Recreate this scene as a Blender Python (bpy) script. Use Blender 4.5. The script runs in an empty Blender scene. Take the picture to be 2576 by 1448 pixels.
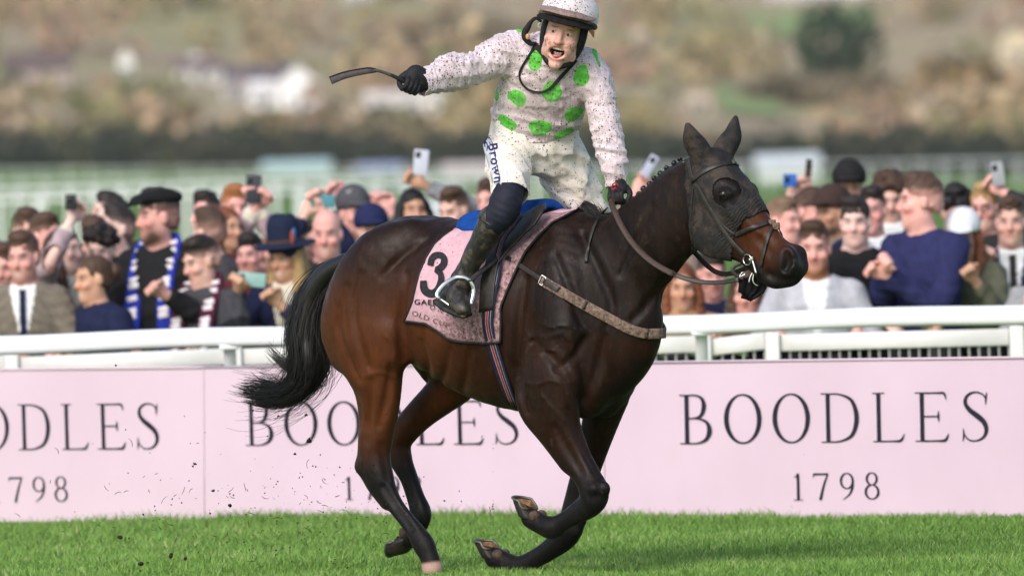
import bpy, bmesh, math, random
import numpy as np
from mathutils import Vector, Matrix, Euler

# ------------------------------------------------------------------ camera, world, sun, exposure
IMG_W, IMG_H = 2575.0, 1448.0          # working pixel frame for reading positions off the photograph
LENS, SENSOR = 400.0, 36.0
FPX = IMG_W * LENS / SENSOR
CAM_D, CAM_H = 46.9, 1.73              # horse stands around Y = 0, photographer 47 m away at eye height
HORIZON = 400.0
PITCH = math.atan((IMG_H / 2 - HORIZON) / FPX)
ROLL = math.radians(1.9)               # the photograph is tilted a little: uprights lean left

scn = bpy.context.scene
col = scn.collection
cam_d = bpy.data.cameras.new('camera'); cam = bpy.data.objects.new('camera', cam_d); col.objects.link(cam)
cam.matrix_world = Matrix.Translation((0, -CAM_D, CAM_H)) @ Matrix.Rotation(math.pi / 2 - PITCH, 4, 'X') @ Matrix.Rotation(-ROLL, 4, 'Z')
cam_d.lens = LENS; cam_d.sensor_width = SENSOR; cam_d.clip_start = 1.0; cam_d.clip_end = 20000
cam_d.dof.use_dof = True; cam_d.dof.focus_distance = CAM_D - 0.25; cam_d.dof.aperture_fstop = 4.8
cam_d.dof.aperture_blades = 0
scn.camera = cam

world = bpy.data.worlds.new('World'); scn.world = world; world.use_nodes = True
SUN_EL, SUN_AZ = 37.0, 208.0           # azimuth of the sun measured from +Y clockwise
wn = world.node_tree.nodes; wl = world.node_tree.links
sky = wn.new('ShaderNodeTexSky'); sky.sky_type = 'NISHITA'; sky.sun_disc = False
sky.sun_elevation = math.radians(SUN_EL); sky.sun_rotation = math.radians(SUN_AZ)
sky.air_density = 1.0; sky.dust_density = 1.5; sky.ozone_density = 0.6
wbg = wn['Background']; wbg.inputs['Strength'].default_value = 0.12
wl.new(sky.outputs[0], wbg.inputs['Color'])
sun_d = bpy.data.lights.new('sun', 'SUN'); sun = bpy.data.objects.new('sun', sun_d); col.objects.link(sun)
sun_d.energy = 1.5; sun_d.angle = math.radians(30); sun_d.color = (1.0, 0.945, 0.88)
_a, _e = math.radians(SUN_AZ), math.radians(SUN_EL)
_sd = Vector((math.sin(_a) * math.cos(_e), math.cos(_a) * math.cos(_e), math.sin(_e)))
sun.rotation_euler = _sd.to_track_quat('Z', 'Y').to_euler(); sun.location = _sd * 60
scn.view_settings.view_transform = 'Standard'; scn.view_settings.look = 'None'
scn.view_settings.gamma = 1.0; scn.view_settings.use_curve_mapping = False
scn.view_settings.exposure = 0.80
scn.cycles.use_denoising = True
scn.cycles.max_bounces = 6; scn.cycles.diffuse_bounces = 3; scn.cycles.glossy_bounces = 3
scn.cycles.volume_bounces = 1
# ------------------------------------------------------------------ pixel rays and implicit surfaces
CAMP = np.array([0.0, -CAM_D, CAM_H])
_cp, _sp = math.cos(PITCH), math.sin(PITCH)
_cr, _sr = math.cos(ROLL), math.sin(ROLL)
def rayd(px, py):
    a = (px - IMG_W / 2) / FPX; b = (IMG_H / 2 - py) / FPX
    x = a * _cr + b * _sr; y = -a * _sr + b * _cr
    d = np.array([x, _cp + y * _sp, -_sp + y * _cp])
    return d / np.linalg.norm(d)
def at_y(px, py, Y):                       # point on the ray at world depth Y
    d = rayd(px, py); return CAMP + d * ((Y - CAMP[1]) / d[1])
def at_z(px, py, Z=0.0):                   # point on a level plane
    d = rayd(px, py); return CAMP + d * ((Z - CAMP[2]) / d[2])
def project(P):
    P = np.asarray(P, float) - CAMP
    x = P[..., 0]; f = P[..., 1] * _cp - P[..., 2] * _sp; u = P[..., 1] * _sp + P[..., 2] * _cp
    return np.stack([IMG_W / 2 + FPX * (x * _cr - u * _sr) / f, IMG_H / 2 - FPX * (x * _sr + u * _cr) / f], -1)

def catmull(A, n):
    A = np.asarray(A, float)
    if len(A) < 3 or n < 2: return A
    P = np.vstack([2 * A[0] - A[1], A, 2 * A[-1] - A[-2]]); out = []
    for i in range(1, len(P) - 2):
        for k in range(n):
            t = k / n
            out.append(0.5 * ((2 * P[i]) + (-P[i-1] + P[i+1]) * t + (2*P[i-1] - 5*P[i] + 4*P[i+1] - P[i+2]) * t*t
                              + (-P[i-1] + 3*P[i] - 3*P[i+1] + P[i+2]) * t**3))
    out.append(A[-1]); return np.array(out)

class Field:
    """scalar distance grid; shapes are blended in with a smooth minimum"""
    def __init__(s, lo, hi, h, frame=None):
        s.R, s.O = (np.eye(3), np.zeros(3)) if frame is None else frame      # local = R (P - O)
        s.lo = np.array(lo, float); s.h = h
        s.n = np.ceil((np.array(hi) - s.lo) / h).astype(int) + 1
        s.d = np.full(s.n, 1.0, np.float32)
    def sub(s, lo, hi):
        i0 = np.clip(np.floor((np.array(lo) - s.lo) / s.h).astype(int), 0, s.n)
        i1 = np.clip(np.ceil((np.array(hi) - s.lo) / s.h).astype(int) + 1, 0, s.n)
        if (i1 <= i0).any(): return None
        ax = [(s.lo[k] + s.h * np.arange(i0[k], i1[k])).astype(np.float32) for k in range(3)]
        X, Y, Z = np.meshgrid(*ax, indexing='ij')
        return tuple(slice(i0[k], i1[k]) for k in range(3)), X, Y, Z
    def blend(s, sl, v, k, cut=False):
        a = s.d[sl]
        if cut: a = -a
        if k > 0:
            hh = np.clip(0.5 + 0.5 * (a - v) / k, 0, 1); r = a + (v - a) * hh - k * hh * (1 - hh)
        else: r = np.minimum(a, v)
        s.d[sl] = -r if cut else r
    def chain(s, pts, rad, lat=None, axis=(0, 1, 0), k=0.03, n=4, cut=False, infl=0.0):
        pts = np.asarray(pts, float); rad = np.asarray(rad, float)
        lat = rad.copy() if lat is None else np.asarray(lat, float)
        Q = catmull(np.column_stack([pts, rad, lat]), n)
        pts, rad, lat = Q[:, :3], np.maximum(Q[:, 3], 1e-3) + infl, np.maximum(Q[:, 4], 1e-3) + infl
        axis = np.asarray(axis, float); axis = axis / np.linalg.norm(axis)
        m = k + 3 * s.h + 0.01
        R = np.maximum(rad, lat)[:, None] + m
        g = s.sub((pts - R).min(0), (pts + R).max(0))
        if g is None: return
        sl, X, Y, Z = g
        best = np.full(X.shape, 1.0, np.float32)
        for i in range(len(pts) - 1):
            a, b = pts[i], pts[i+1]; mm = max(rad[i], rad[i+1], lat[i], lat[i+1]) + m
            q0 = np.minimum(a, b) - mm; q1 = np.maximum(a, b) + mm
            o = np.array([X[0, 0, 0], Y[0, 0, 0], Z[0, 0, 0]])
            j0 = np.clip(np.floor((q0 - o) / s.h).astype(int), 0, X.shape); j1 = np.clip(np.ceil((q1 - o) / s.h).astype(int) + 1, 0, X.shape)
            if (j1 <= j0).any(): continue
            ss = tuple(slice(j0[t], j1[t]) for t in range(3))
            x, y, z = X[ss] - a[0], Y[ss] - a[1], Z[ss] - a[2]; ab = b - a; L2 = max(ab @ ab, 1e-12)
            t = np.clip((x * ab[0] + y * ab[1] + z * ab[2]) / L2, 0, 1)
            x = x - t * ab[0]; y = y - t * ab[1]; z = z - t * ab[2]
            r = rad[i] + t * (rad[i+1] - rad[i]); l = lat[i] + t * (lat[i+1] - lat[i])
            dl = x * axis[0] + y * axis[1] + z * axis[2]
            dr2 = np.maximum(x*x + y*y + z*z - dl*dl, 0); dl2 = dl * dl
            q = np.sqrt(dl2 / (l*l) + dr2 / (r*r)); gg = np.sqrt(dl2 / l**4 + dr2 / r**4) + 1e-6
            v = np.where(q < 0.3, (q - 1) * np.minimum(l, r), q * (q - 1) / gg)
            best[ss] = np.minimum(best[ss], v)
        s.blend(sl, best, k, cut)
    def ell(s, c, r, rot=None, k=0.03, cut=False, infl=0.0):
        c = np.asarray(c, float); r = np.asarray(r, float) + infl; m = k + 3 * s.h + 0.01
        M = np.eye(3) if rot is None else np.array(rot)      # rows = local axes in world
        ext = np.sqrt(((M.T * r) ** 2).sum(1)) + m
        g = s.sub(c - ext, c + ext)
        if g is None: return
        sl, X, Y, Z = g; x, y, z = X - c[0], Y - c[1], Z - c[2]
        e = [(M[i][0] * x + M[i][1] * y + M[i][2] * z) for i in range(3)]
        q = np.sqrt(sum((e[i] / r[i]) ** 2 for i in range(3))); gg = np.sqrt(sum((e[i] / r[i]**2) ** 2 for i in range(3))) + 1e-6
        v = np.where(q < 0.3, (q - 1) * r.min(), q * (q - 1) / gg).astype(np.float32)
        s.blend(sl, v, k, cut)
    def sample(s, P):
        P = np.asarray(P, float); f = (P - s.lo) / s.h
        i = np.floor(f).astype(int); ok = ((i >= 0) & (i < s.n - 1)).all(-1)
        i = np.clip(i, 0, s.n - 2); t = np.clip(f - i, 0, 1)
        x, y, z = i[..., 0], i[..., 1], i[..., 2]; a, b, c = t[..., 0], t[..., 1], t[..., 2]; d = s.d
        v = ((d[x,y,z]*(1-a)+d[x+1,y,z]*a)*(1-b)+(d[x,y+1,z]*(1-a)+d[x+1,y+1,z]*a)*b)*(1-c) \
          + ((d[x,y,z+1]*(1-a)+d[x+1,y,z+1]*a)*(1-b)+(d[x,y+1,z+1]*(1-a)+d[x+1,y+1,z+1]*a)*b)*c
        return np.where(ok, v, 1.0)
    def tol(s, P): return (np.asarray(P, float) - s.O) @ s.R.T
    def tow(s, P): return np.asarray(P, float) @ s.R + s.O
    def sample_w(s, P): return s.sample(s.tol(P))
    def normal_w(s, P): return s.normal(s.tol(P)) @ s.R
    def normal(s, P):
        e = s.h; P = np.asarray(P, float)
        g = np.stack([s.sample(P + np.eye(3)[i] * e) - s.sample(P - np.eye(3)[i] * e) for i in range(3)], -1)
        return g / (np.linalg.norm(g, axis=-1, keepdims=True) + 1e-9)
    def ray_min(s, px, py, t0, t1, step=0.004):
        d = rayd(px, py); t = np.arange(t0, t1, step)
        v = s.sample_w(CAMP + d * t[:, None]); i = v.argmin(); return v[i], CAMP + d * t[i]
    def cast(s, px, py, t0=None, t1=None, step=0.004, off=0.0):
        """first hit of the pixel ray with the surface raised by off; nearest approach when it misses"""
        t0 = CAM_D - 2.5 if t0 is None else t0; t1 = CAM_D + 2.5 if t1 is None else t1
        d = rayd(px, py); t = np.arange(t0, t1, step); v = s.sample_w(CAMP + d * t[:, None]) - off
        w = np.nonzero(v < 0)[0]
        if len(w) == 0: i = v.argmin(); return CAMP + d * t[i], False
        i = max(w[0], 1); a, b = v[i-1], v[i]; tt = t[i-1] + step * a / (a - b + 1e-9)
        return CAMP + d * tt, True
    def mesh(s, iso=0.0, keep=None):
        d = s.d - iso; n = s.n; S = d < 0
        c = np.zeros(n - 1, np.uint8)
        for i in (0, 1):
            for j in (0, 1):
                for k in (0, 1): c += S[i:n[0]-1+i, j:n[1]-1+j, k:n[2]-1+k]
        act = (c > 0) & (c < 8); I = np.argwhere(act)
        if len(I) == 0: return np.zeros((0, 3)), np.zeros((0, 4), int)
        acc = np.zeros((len(I), 3)); cnt = np.zeros(len(I))
        cor = [(i, j, k) for i in (0, 1) for j in (0, 1) for k in (0, 1)]
        val = {q: d[I[:, 0]+q[0], I[:, 1]+q[1], I[:, 2]+q[2]] for q in cor}
        for q in cor:
            for ax in range(3):
                if q[ax]: continue
                p = list(q); p[ax] = 1; p = tuple(p); a, b = val[q], val[p]; m = (a < 0) != (b < 0)
                t = a[m] / (a[m] - b[m]); e = np.tile(np.array(q, float), (m.sum(), 1)); e[:, ax] = t
                acc[m] += e; cnt[m] += 1
        V = (I + acc / cnt[:, None]) * s.h + s.lo
        idx = -np.ones(n - 1, np.int64); idx[I[:, 0], I[:, 1], I[:, 2]] = np.arange(len(I))
        F = []
        for ax in range(3):
            o = [(0, 1, 2), (1, 2, 0), (2, 0, 1)][ax]
            sl0 = [slice(None)] * 3; sl1 = [slice(None)] * 3; sl0[ax] = slice(0, -1); sl1[ax] = slice(1, None)
            E = S[tuple(sl0)] != S[tuple(sl1)]
            P = np.argwhere(E); b, cc = o[1], o[2]
            P = P[(P[:, b] > 0) & (P[:, cc] > 0) & (P[:, b] < n[b]-1) & (P[:, cc] < n[cc]-1)]
            if len(P) == 0: continue
            inside = S[P[:, 0], P[:, 1], P[:, 2]]
            def cell(db, dc):
                q = P.copy(); q[:, b] += db; q[:, cc] += dc; return idx[q[:, 0], q[:, 1], q[:, 2]]
            Q = np.stack([cell(-1, -1), cell(0, -1), cell(0, 0), cell(-1, 0)], 1)
            Q[~inside] = Q[~inside][:, ::-1]; F.append(Q)
        return V, np.concatenate(F)

def prune(V, F, keepF):
    F = F[keepF]; u, inv = np.unique(F, return_inverse=True)
    return V[u], inv.reshape(F.shape), u
def smooth_mesh(V, F, it=2, lam=0.5):
    E = np.concatenate([F[:, [i, (i + 1) % F.shape[1]]] for i in range(F.shape[1])])
    for _ in range(it):
        A = np.zeros_like(V); c = np.zeros(len(V))
        np.add.at(A, E[:, 0], V[E[:, 1]]); np.add.at(A, E[:, 1], V[E[:, 0]])
        np.add.at(c, E[:, 0], 1); np.add.at(c, E[:, 1], 1)
        V = V + lam * (A / np.maximum(c, 1)[:, None] - V)
    return V
def in_poly(P, poly):
    x, y = P[:, 0], P[:, 1]; r = np.zeros(len(P), bool); q = np.asarray(poly, float); j = len(q) - 1
    for i in range(len(q)):
        c = ((q[i,1] > y) != (q[j,1] > y)) & (x < (q[j,0]-q[i,0]) * (y - q[i,1]) / (q[j,1]-q[i,1] + 1e-12) + q[i,0])
        r ^= c; j = i
    return r
def poly_dist(P, poly, closed=True):
    """signed distance in pixels: negative inside"""
    q = np.asarray(poly, float); d = np.full(len(P), 1e9); m = len(q)
    for i in range(m if closed else m - 1):
        a, b = q[i], q[(i + 1) % m]; ab = b - a
        t = np.clip(((P - a) @ ab) / max(ab @ ab, 1e-9), 0, 1); d = np.minimum(d, np.linalg.norm(P - a - t[:, None] * ab, axis=1))
    return np.where(in_poly(P, q), -d, d) if closed else d
# ------------------------------------------------------------------ object and material helpers
def mesh_obj(name, V, F, mat=None, parent=None, smooth=True, origin=None):
    me = bpy.data.meshes.new(name)
    V = np.asarray(V, float)
    o = bpy.data.objects.new(name, me)
    if parent is not None:
        V = V - np.array(parent_origin(parent)); o.parent = parent
    elif origin is not None:
        V = V - np.asarray(origin); o.location = tuple(origin)
    if isinstance(F, np.ndarray):
        me.vertices.add(len(V)); me.vertices.foreach_set('co', V.astype(np.float32).ravel())
        nf, k = F.shape
        me.loops.add(nf * k); me.loops.foreach_set('vertex_index', F.astype(np.int32).ravel())
        me.polygons.add(nf); me.polygons.foreach_set('loop_start', (np.arange(nf) * k).astype(np.int32))
        try: me.polygons.foreach_set('loop_total', np.full(nf, k, np.int32))
        except Exception: pass
        me.update(calc_edges=True)
    else:
        me.from_pydata([tuple(v) for v in V], [], [tuple(f) for f in F]); me.update()
    if smooth: me.polygons.foreach_set('use_smooth', np.ones(len(me.polygons), bool))
    if mat is not None:
        for m in (mat if isinstance(mat, (list, tuple)) else [mat]): me.materials.append(m)
    col.objects.link(o); return o
_ORI = {}
def parent_origin(p):
    q = np.zeros(3)
    while p is not None: q = q + np.array(p.location); p = p.parent
    return q
def attr(o, name, vals):
    a = o.data.attributes.new(name, 'FLOAT', 'POINT'); a.data.foreach_set('value', np.asarray(vals, np.float32)); return o
def attr_col(o, name, rgb):
    a = o.data.attributes.new(name, 'FLOAT_VECTOR', 'POINT'); a.data.foreach_set('vector', np.asarray(rgb, np.float32).ravel()); return o
def empty(name, loc):
    o = bpy.data.objects.new(name, None); o.location = tuple(loc); o.empty_display_size = 0.1; col.objects.link(o); return o
def tag(o, label=None, cat=None, group=None, kind=None):
    if label: o['label'] = label
    if cat: o['category'] = cat
    if group: o['group'] = group
    if kind: o['kind'] = kind
    return o

class NT:
    """small material writer"""
    def __init__(s, name, base=(.5, .5, .5), rough=.7, spec=.5, metal=0.0):
        s.m = bpy.data.materials.new(name); s.m.use_nodes = True; s.t = s.m.node_tree; s.N = s.t.nodes; s.L = s.t.links
        s.b = s.N['Principled BSDF']; s.set('Base Color', (*base, 1)); s.set('Roughness', rough); s.set('Metallic', metal)
        s.set('Specular IOR Level', spec)
    def set(s, k, v):
        if hasattr(v, 'is_output') or isinstance(v, bpy.types.NodeSocket): s.L.new(v, s.b.inputs[k])
        else: s.b.inputs[k].default_value = v
        return s
    def new(s, typ, **kw):
        n = s.N.new(typ)
        for k, v in kw.items():
            if k in n.inputs.keys() or isinstance(k, int): s.inp(n, k, v)
            else: setattr(n, k, v)
        return n
    def inp(s, n, k, v):
        if isinstance(v, bpy.types.NodeSocket): s.L.new(v, n.inputs[k])
        else: n.inputs[k].default_value = v
    def coord(s): return s.new('ShaderNodeTexCoord').outputs['Object']
    def geo(s): return s.new('ShaderNodeNewGeometry').outputs['Position']
    def at(s, name, out='Fac'): n = s.new('ShaderNodeAttribute'); n.attribute_name = name; return n.outputs[out]
    def noise(s, scale, detail=3, rough=.55, vec=None, dist=0.0):
        n = s.new('ShaderNodeTexNoise'); s.inp(n, 'Scale', scale); s.inp(n, 'Detail', detail); s.inp(n, 'Roughness', rough); s.inp(n, 'Distortion', dist)
        s.inp(n, 'Vector', vec if vec is not None else s.geo()); return n.outputs['Fac']
    def voro(s, scale, vec=None, feat='F1', rand=1.0):
        n = s.new('ShaderNodeTexVoronoi'); n.feature = feat; s.inp(n, 'Scale', scale); s.inp(n, 'Randomness', rand)
        s.inp(n, 'Vector', vec if vec is not None else s.geo()); return n
    def vscale(s, v, sc, rot=(0, 0, 0)):
        n = s.new('ShaderNodeMapping'); s.inp(n, 'Vector', v); n.inputs['Scale'].default_value = sc; n.inputs['Rotation'].default_value = rot; return n.outputs[0]
    def ramp(s, fac, stops, interp='LINEAR'):
        n = s.new('ShaderNodeValToRGB'); n.color_ramp.interpolation = interp; e = n.color_ramp.elements
        while len(e) < len(stops): e.new(0.5)
        for i, (p, c) in enumerate(stops):
            e[i].position = p; e[i].color = (*c, 1) if not np.isscalar(c) else (c, c, c, 1)
        s.inp(n, 'Fac', fac); return n.outputs['Color']
    def mix(s, fac, a, b, mode='MIX'):
        n = s.new('ShaderNodeMix'); n.data_type = 'RGBA'; n.blend_type = mode
        for k, v in ((0, fac), (6, a), (7, b)):
            if isinstance(v, bpy.types.NodeSocket): s.L.new(v, n.inputs[k])
            else: n.inputs[k].default_value = v if k == 0 else (*v, 1)
        return n.outputs[2]
    def math(s, op, a, b=0.0, clamp=False):
        n = s.new('ShaderNodeMath'); n.operation = op; n.use_clamp = clamp
        for k, v in ((0, a), (1, b)):
            if isinstance(v, bpy.types.NodeSocket): s.L.new(v, n.inputs[k])
            else: n.inputs[k].default_value = v
        return n.outputs[0]
    def step(s, v, edge, soft):            # 1 where v < edge
        n = s.new('ShaderNodeMapRange'); n.interpolation_type = 'SMOOTHSTEP'; s.inp(n, 'Value', v)
        n.inputs['From Min'].default_value = edge - soft; n.inputs['From Max'].default_value = edge + soft
        n.inputs['To Min'].default_value = 1.0; n.inputs['To Max'].default_value = 0.0; return n.outputs[0]
    def bump(s, hgt, strength=.3, dist=.01, prev=None):
        n = s.new('ShaderNodeBump'); n.inputs['Strength'].default_value = strength; n.inputs['Distance'].default_value = dist
        s.inp(n, 'Height', hgt)
        if prev is not None: s.L.new(prev, n.inputs['Normal'])
        s.L.new(n.outputs[0], s.b.inputs['Normal']); return n.outputs[0]

_MC = {}
def plain(name, base, rough=.7, spec=.4, metal=0.0, nz=0.0, nsc=30.0, bump=0.0):
    """simple procedural material with a little tonal variation"""
    if name in _MC: return _MC[name]
    m = NT(name, base, rough, spec, metal)
    n = m.noise(nsc, 4)
    if nz:
        a = tuple(max(0, c * (1 - nz)) for c in base); b = tuple(min(1, c * (1 + nz)) for c in base)
        m.set('Base Color', m.ramp(n, [(.3, a), (.7, b)]))
    if bump: m.bump(n, bump, .004)
    _MC[name] = m.m; return m.m

def tube(path, rad, seg=8, closed_ends=True, flat=None, up=None):
    """swept tube; rad number or list; flat=(w,t) sweeps a ribbon of that width and thickness with normals `up`"""
    P = np.asarray(path, float); n = len(P)
    T = np.gradient(P, axis=0); T /= np.linalg.norm(T, axis=1, keepdims=True) + 1e-12
    if up is None:
        u = np.array([0, 0, 1.0]) if abs(T[0][2]) < .9 else np.array([1.0, 0, 0]); U = []
        for t in T:
            u = u - t * (u @ t); u /= np.linalg.norm(u) + 1e-12; U.append(u)
        U = np.array(U)
    else:
        U = np.asarray(up, float); U = np.broadcast_to(U, P.shape).copy()
        U = U - T * (U * T).sum(1, keepdims=True); U /= np.linalg.norm(U, axis=1, keepdims=True) + 1e-12
    B = np.cross(T, U); V = []; F = []
    if flat is not None:
        w, t = flat; w = np.broadcast_to(np.asarray(w, float), (n,)); sec = [(-.5, -.5), (.5, -.5), (.5, .3), (.42, .5), (-.42, .5), (-.5, .3)]; seg = len(sec)
        for i in range(n):
            for a, b in sec: V.append(P[i] + B[i] * a * w[i] + U[i] * b * t)
    else:
        r = np.broadcast_to(np.asarray(rad, float), (n,))
        for i in range(n):
            for k in range(seg):
                a = 2 * math.pi * k / seg; V.append(P[i] + r[i] * (math.cos(a) * B[i] + math.sin(a) * U[i]))
    for i in range(n - 1):
        for k in range(seg):
            F.append((i*seg + k, i*seg + (k+1) % seg, (i+1)*seg + (k+1) % seg, (i+1)*seg + k))
    if closed_ends:
        F.append(tuple(range(seg))[::-1]); F.append(tuple((n-1)*seg + k for k in range(seg)))
    return np.array(V), F
def join(parts):
    V = []; F = []; o = 0
    for v, f in parts:
        V.append(np.asarray(v, float)); F += [tuple(i + o for i in q) for q in f]; o += len(v)
    return np.concatenate(V), F
def box(lo, hi, bev=0.0):
    lo = np.array(lo, float); hi = np.array(hi, float)
    if bev <= 0:
        V = [(x, y, z) for x in (lo[0], hi[0]) for y in (lo[1], hi[1]) for z in (lo[2], hi[2])]
        return np.array(V), [(0,1,3,2), (4,6,7,5), (0,4,5,1), (2,3,7,6), (0,2,6,4), (1,5,7,3)]
    bm = bmesh.new(); bmesh.ops.create_cube(bm, size=1.0)
    for v in bm.verts: v.co = Vector([lo[k] + (v.co[k] + .5) * (hi[k] - lo[k]) for k in range(3)])
    bmesh.ops.bevel(bm, geom=bm.edges[:], offset=bev, segments=2, profile=.6, affect='EDGES')
    bm.verts.index_update(); V = np.array([v.co[:] for v in bm.verts]); F = [tuple(v.index for v in f.verts) for f in bm.faces]; bm.free(); return V, F
def xf(VF, M):
    V, F = VF; M = np.array(M); return V @ M[:3, :3].T + M[:3, 3], F
HORSE_H = 0.0065
# ------------------------------------------------------------------ the horse's body as an implicit surface
YAW = math.radians(38)
H_O = np.array([(1240 - IMG_W / 2) / 610.0, 0.0, 0.0])
H_F = np.array([math.cos(YAW), -math.sin(YAW), 0.0])      # heading: right and towards the camera
H_L = np.array([math.sin(YAW), math.cos(YAW), 0.0])       # horse's left
H_R3 = np.array([H_F, H_L, [0, 0, 1.0]])
HFRAME = (H_R3, H_O)
def hp(px, py, v=0.0):                    # pixel -> local point on the plane v metres to the horse's right
    d = rayd(px, py); r = -H_L
    t = (v - (CAMP - H_O) @ r) / (d @ r)
    return H_R3 @ (CAMP + d * t - H_O)
def hw(P): return np.asarray(P, float) @ H_R3 + H_O       # local -> world
def H(nodes): return np.array([hp(*q[:3]) for q in nodes]), [q[3] for q in nodes], [q[4] if len(q) > 4 else q[3] for q in nodes]

def trunk_nodes(rows):                    # (x, ytop, ybot, lateral)
    return [(x, (a + b) / 2, 0.0, (b - a) / 2 / 610.0, l) for x, a, b, l in rows]

def hs(px, py, v=0.0):                    # pixel read on the middle plane, then moved v metres to the right
    q = hp(px, py, 0.0); q[1] = -v; return q

def horse_field(h):
    f = Field((-1.05, -0.62, -0.12), (1.66, 0.62, 1.98), h, HFRAME)
    A = (0, 1, 0)
    def C(nodes, k=0.04, n=4, axis=A, **kw):
        p, r, l = H(nodes); f.chain(p, r, l, axis, k, n, **kw)
    def S(nodes, k=0.04, n=4, **kw):       # both sides, nodes read on the middle plane
        for s in (1, -1):
            f.chain(np.array([hs(q[0], q[1], q[2] * s) for q in nodes]), [q[3] for q in nodes], [q[4] for q in nodes], A, k, n, **kw)
    # trunk
    C(trunk_nodes([(912, 646, 735, .09), (940, 610, 790, .15), (985, 572, 850, .22), (1045, 541, 900, .25), (1130, 549, 945, .265),
                   (1215, 562, 998, .285), (1300, 556, 1030, .275), (1385, 540, 1040, .235), (1450, 548, 1035, .19),
                   (1500, 610, 1000, .16), (1530, 700, 960, .13)]), k=.03, n=3)
    C([(1330, 578, 0, .05, .06), (1410, 565, 0, .05, .05), (1480, 580, 0, .05, .05)], k=.06)      # withers
    C([(1440, 745, 0, .25, .16), (1526, 700, 0, .212, .13), (1618, 622, 0, .196, .105), (1694, 540, 0, .166, .09), (1745, 480, 0, .125, .078), (1775, 450, 0, .10, .07)], k=.05)   # neck
    S([(1475, 790, .08, .09, .08), (1492, 870, .08, .108, .08), (1512, 940, .075, .115, .08), (1496, 1000, .06, .085, .07)], k=.04)         # breast
    S([(1440, 610, .10, .09, .05), (1460, 710, .165, .12, .055), (1480, 806, .185, .098, .07)], k=.05)     # shoulder blade
    S([(1484, 842, .185, .085, .065), (1455, 920, .19, .12, .075), (1420, 980, .18, .10, .07)], k=.04)     # upper arm
    S([(1080, 592, .13, .07, .07), (1020, 655, .17, .135, .11), (972, 742, .175, .148, .115), (930, 820, .15, .118, .10), (928, 885, .135, .088, .08)], k=.05)   # rump and buttock
    # right hind (near)
    C([(945, 735, .19, .15, .09), (926, 815, .20, .185, .10), (935, 890, .19, .155, .095), (955, 975, .175, .098, .08),
       (957, 1040, .16, .077, .066), (948, 1100, .15, .066, .056)], k=.05)
    C([(985, 840, .21, .07, .06), (985, 890, .20, .065, .06)], k=.05)                              # stifle
    C([(900, 880, .15, .10, .08), (918, 960, .15, .06, .05), (922, 1050, .15, .034, .03), (916, 1130, .15, .028, .026), (912, 1172, .15, .031, .028)], k=.04)
    C([(948, 1095, .15, .064, .055), (944, 1150, .15, .068, .052), (957, 1195, .15, .058, .048), (972, 1232, .15, .046, .040), (998, 1275, .15, .036, .032),
       (1038, 1326, .15, .037, .032), (1064, 1366, .15, .049, .040), (1078, 1396, .15, .042, .036), (1088, 1430, .15, .044, .042)], k=.025)
    C([(915, 1172, .15, .031, .027), (938, 1218, .15, .032, .026), (970, 1266, .15, .024, .02)], k=.03)
    # left hind (far)
    C([(1060, 790, -.19, .17, .09), (1120, 890, -.19, .15, .10), (1150, 950, -.18, .10, .09), (1105, 998, -.17, .080, .072), (1060, 1038, -.16, .068, .058),
       (1022, 1078, -.15, .062, .052), (1000, 1112, -.15, .062, .050), (1010, 1160, -.15, .050, .042), (1028, 1200, -.15, .040, .035), (1045, 1250, -.15, .040, .034),
       (1058, 1290, -.15, .048, .040), (1050, 1322, -.15, .042, .037), (1030, 1352, -.15, .044, .042)], k=.03)
    # right fore (near)
    C([(1400, 950, .20, .11, .075), (1398, 1010, .19, .108, .078), (1412, 1075, .18, .088, .066), (1445, 1145, .165, .070, .055), (1478, 1200, .16, .060, .050),
       (1494, 1238, .16, .066, .053), (1484, 1266, .16, .056, .046), (1450, 1290, .16, .044, .038), (1415, 1312, .16, .038, .034), (1390, 1326, .16, .048, .042), (1362, 1318, .16, .042, .037), (1335, 1302, .16, .042, .040)], k=.025)
    C([(1335, 1010, .20, .052, .04), (1345, 1045, .19, .055, .045), (1390, 1100, .17, .05, .042), (1430, 1160, .16, .035, .03)], k=.05)
    # left fore (far)
    C([(1530, 970, -.17, .11, .085), (1512, 1050, -.16, .082, .07), (1492, 1120, -.155, .070, .056), (1468, 1200, -.15, .060, .05), (1446, 1270, -.15, .052, .046),
       (1436, 1318, -.15, .058, .05), (1420, 1350, -.15, .054, .046), (1375, 1386, -.15, .043, .037), (1335, 1410, -.15, .040, .034), (1303, 1426, -.15, .048, .040), (1275, 1414, -.15, .042, .036), (1245, 1402, -.15, .046, .042)], k=.025)
    # head
    C([(1792, 430, 0, .090, .088), (1815, 478, 0, .105, .102), (1858, 530, 0, .104, .088), (1900, 584, 0, .087, .064), (1938, 630, 0, .078, .056), (1972, 660, 0, .078, .060), (1985, 678, 0, .068, .056)], k=.03)
    S([(1812, 520, .062, .095, .036), (1812, 575, .062, .104, .034), (1845, 600, .05, .080, .028)], k=.03)   # jowl
    S([(1845, 605, .045, .05, .022), (1890, 645, .035, .04, .022), (1925, 680, .03, .032, .025)], k=.03)     # lower jaw bar
    S([(1846, 462, .062, .016, .016), (1872, 476, .060, .014, .014)], k=.03)                                  # brow
    S([(1866, 520, .086, .018, .014), (1898, 558, .070, .016, .014), (1925, 588, .056, .012, .012)], k=.03)  # facial crest
    S([(1992, 645, .036, .046, .026), (1996, 666, .038, .042, .026)], k=.03)                                  # nostril wing
    for s in (1, -1): f.ell(hs(1857, 488, .092 * s), (.032, .018, .024), k=.02)                              # eye bulge
    C([(1930, 692, 0, .038, .045), (1948, 704, 0, .036, .042), (1962, 706, 0, .032, .038)], k=.02)            # lower lip
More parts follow.
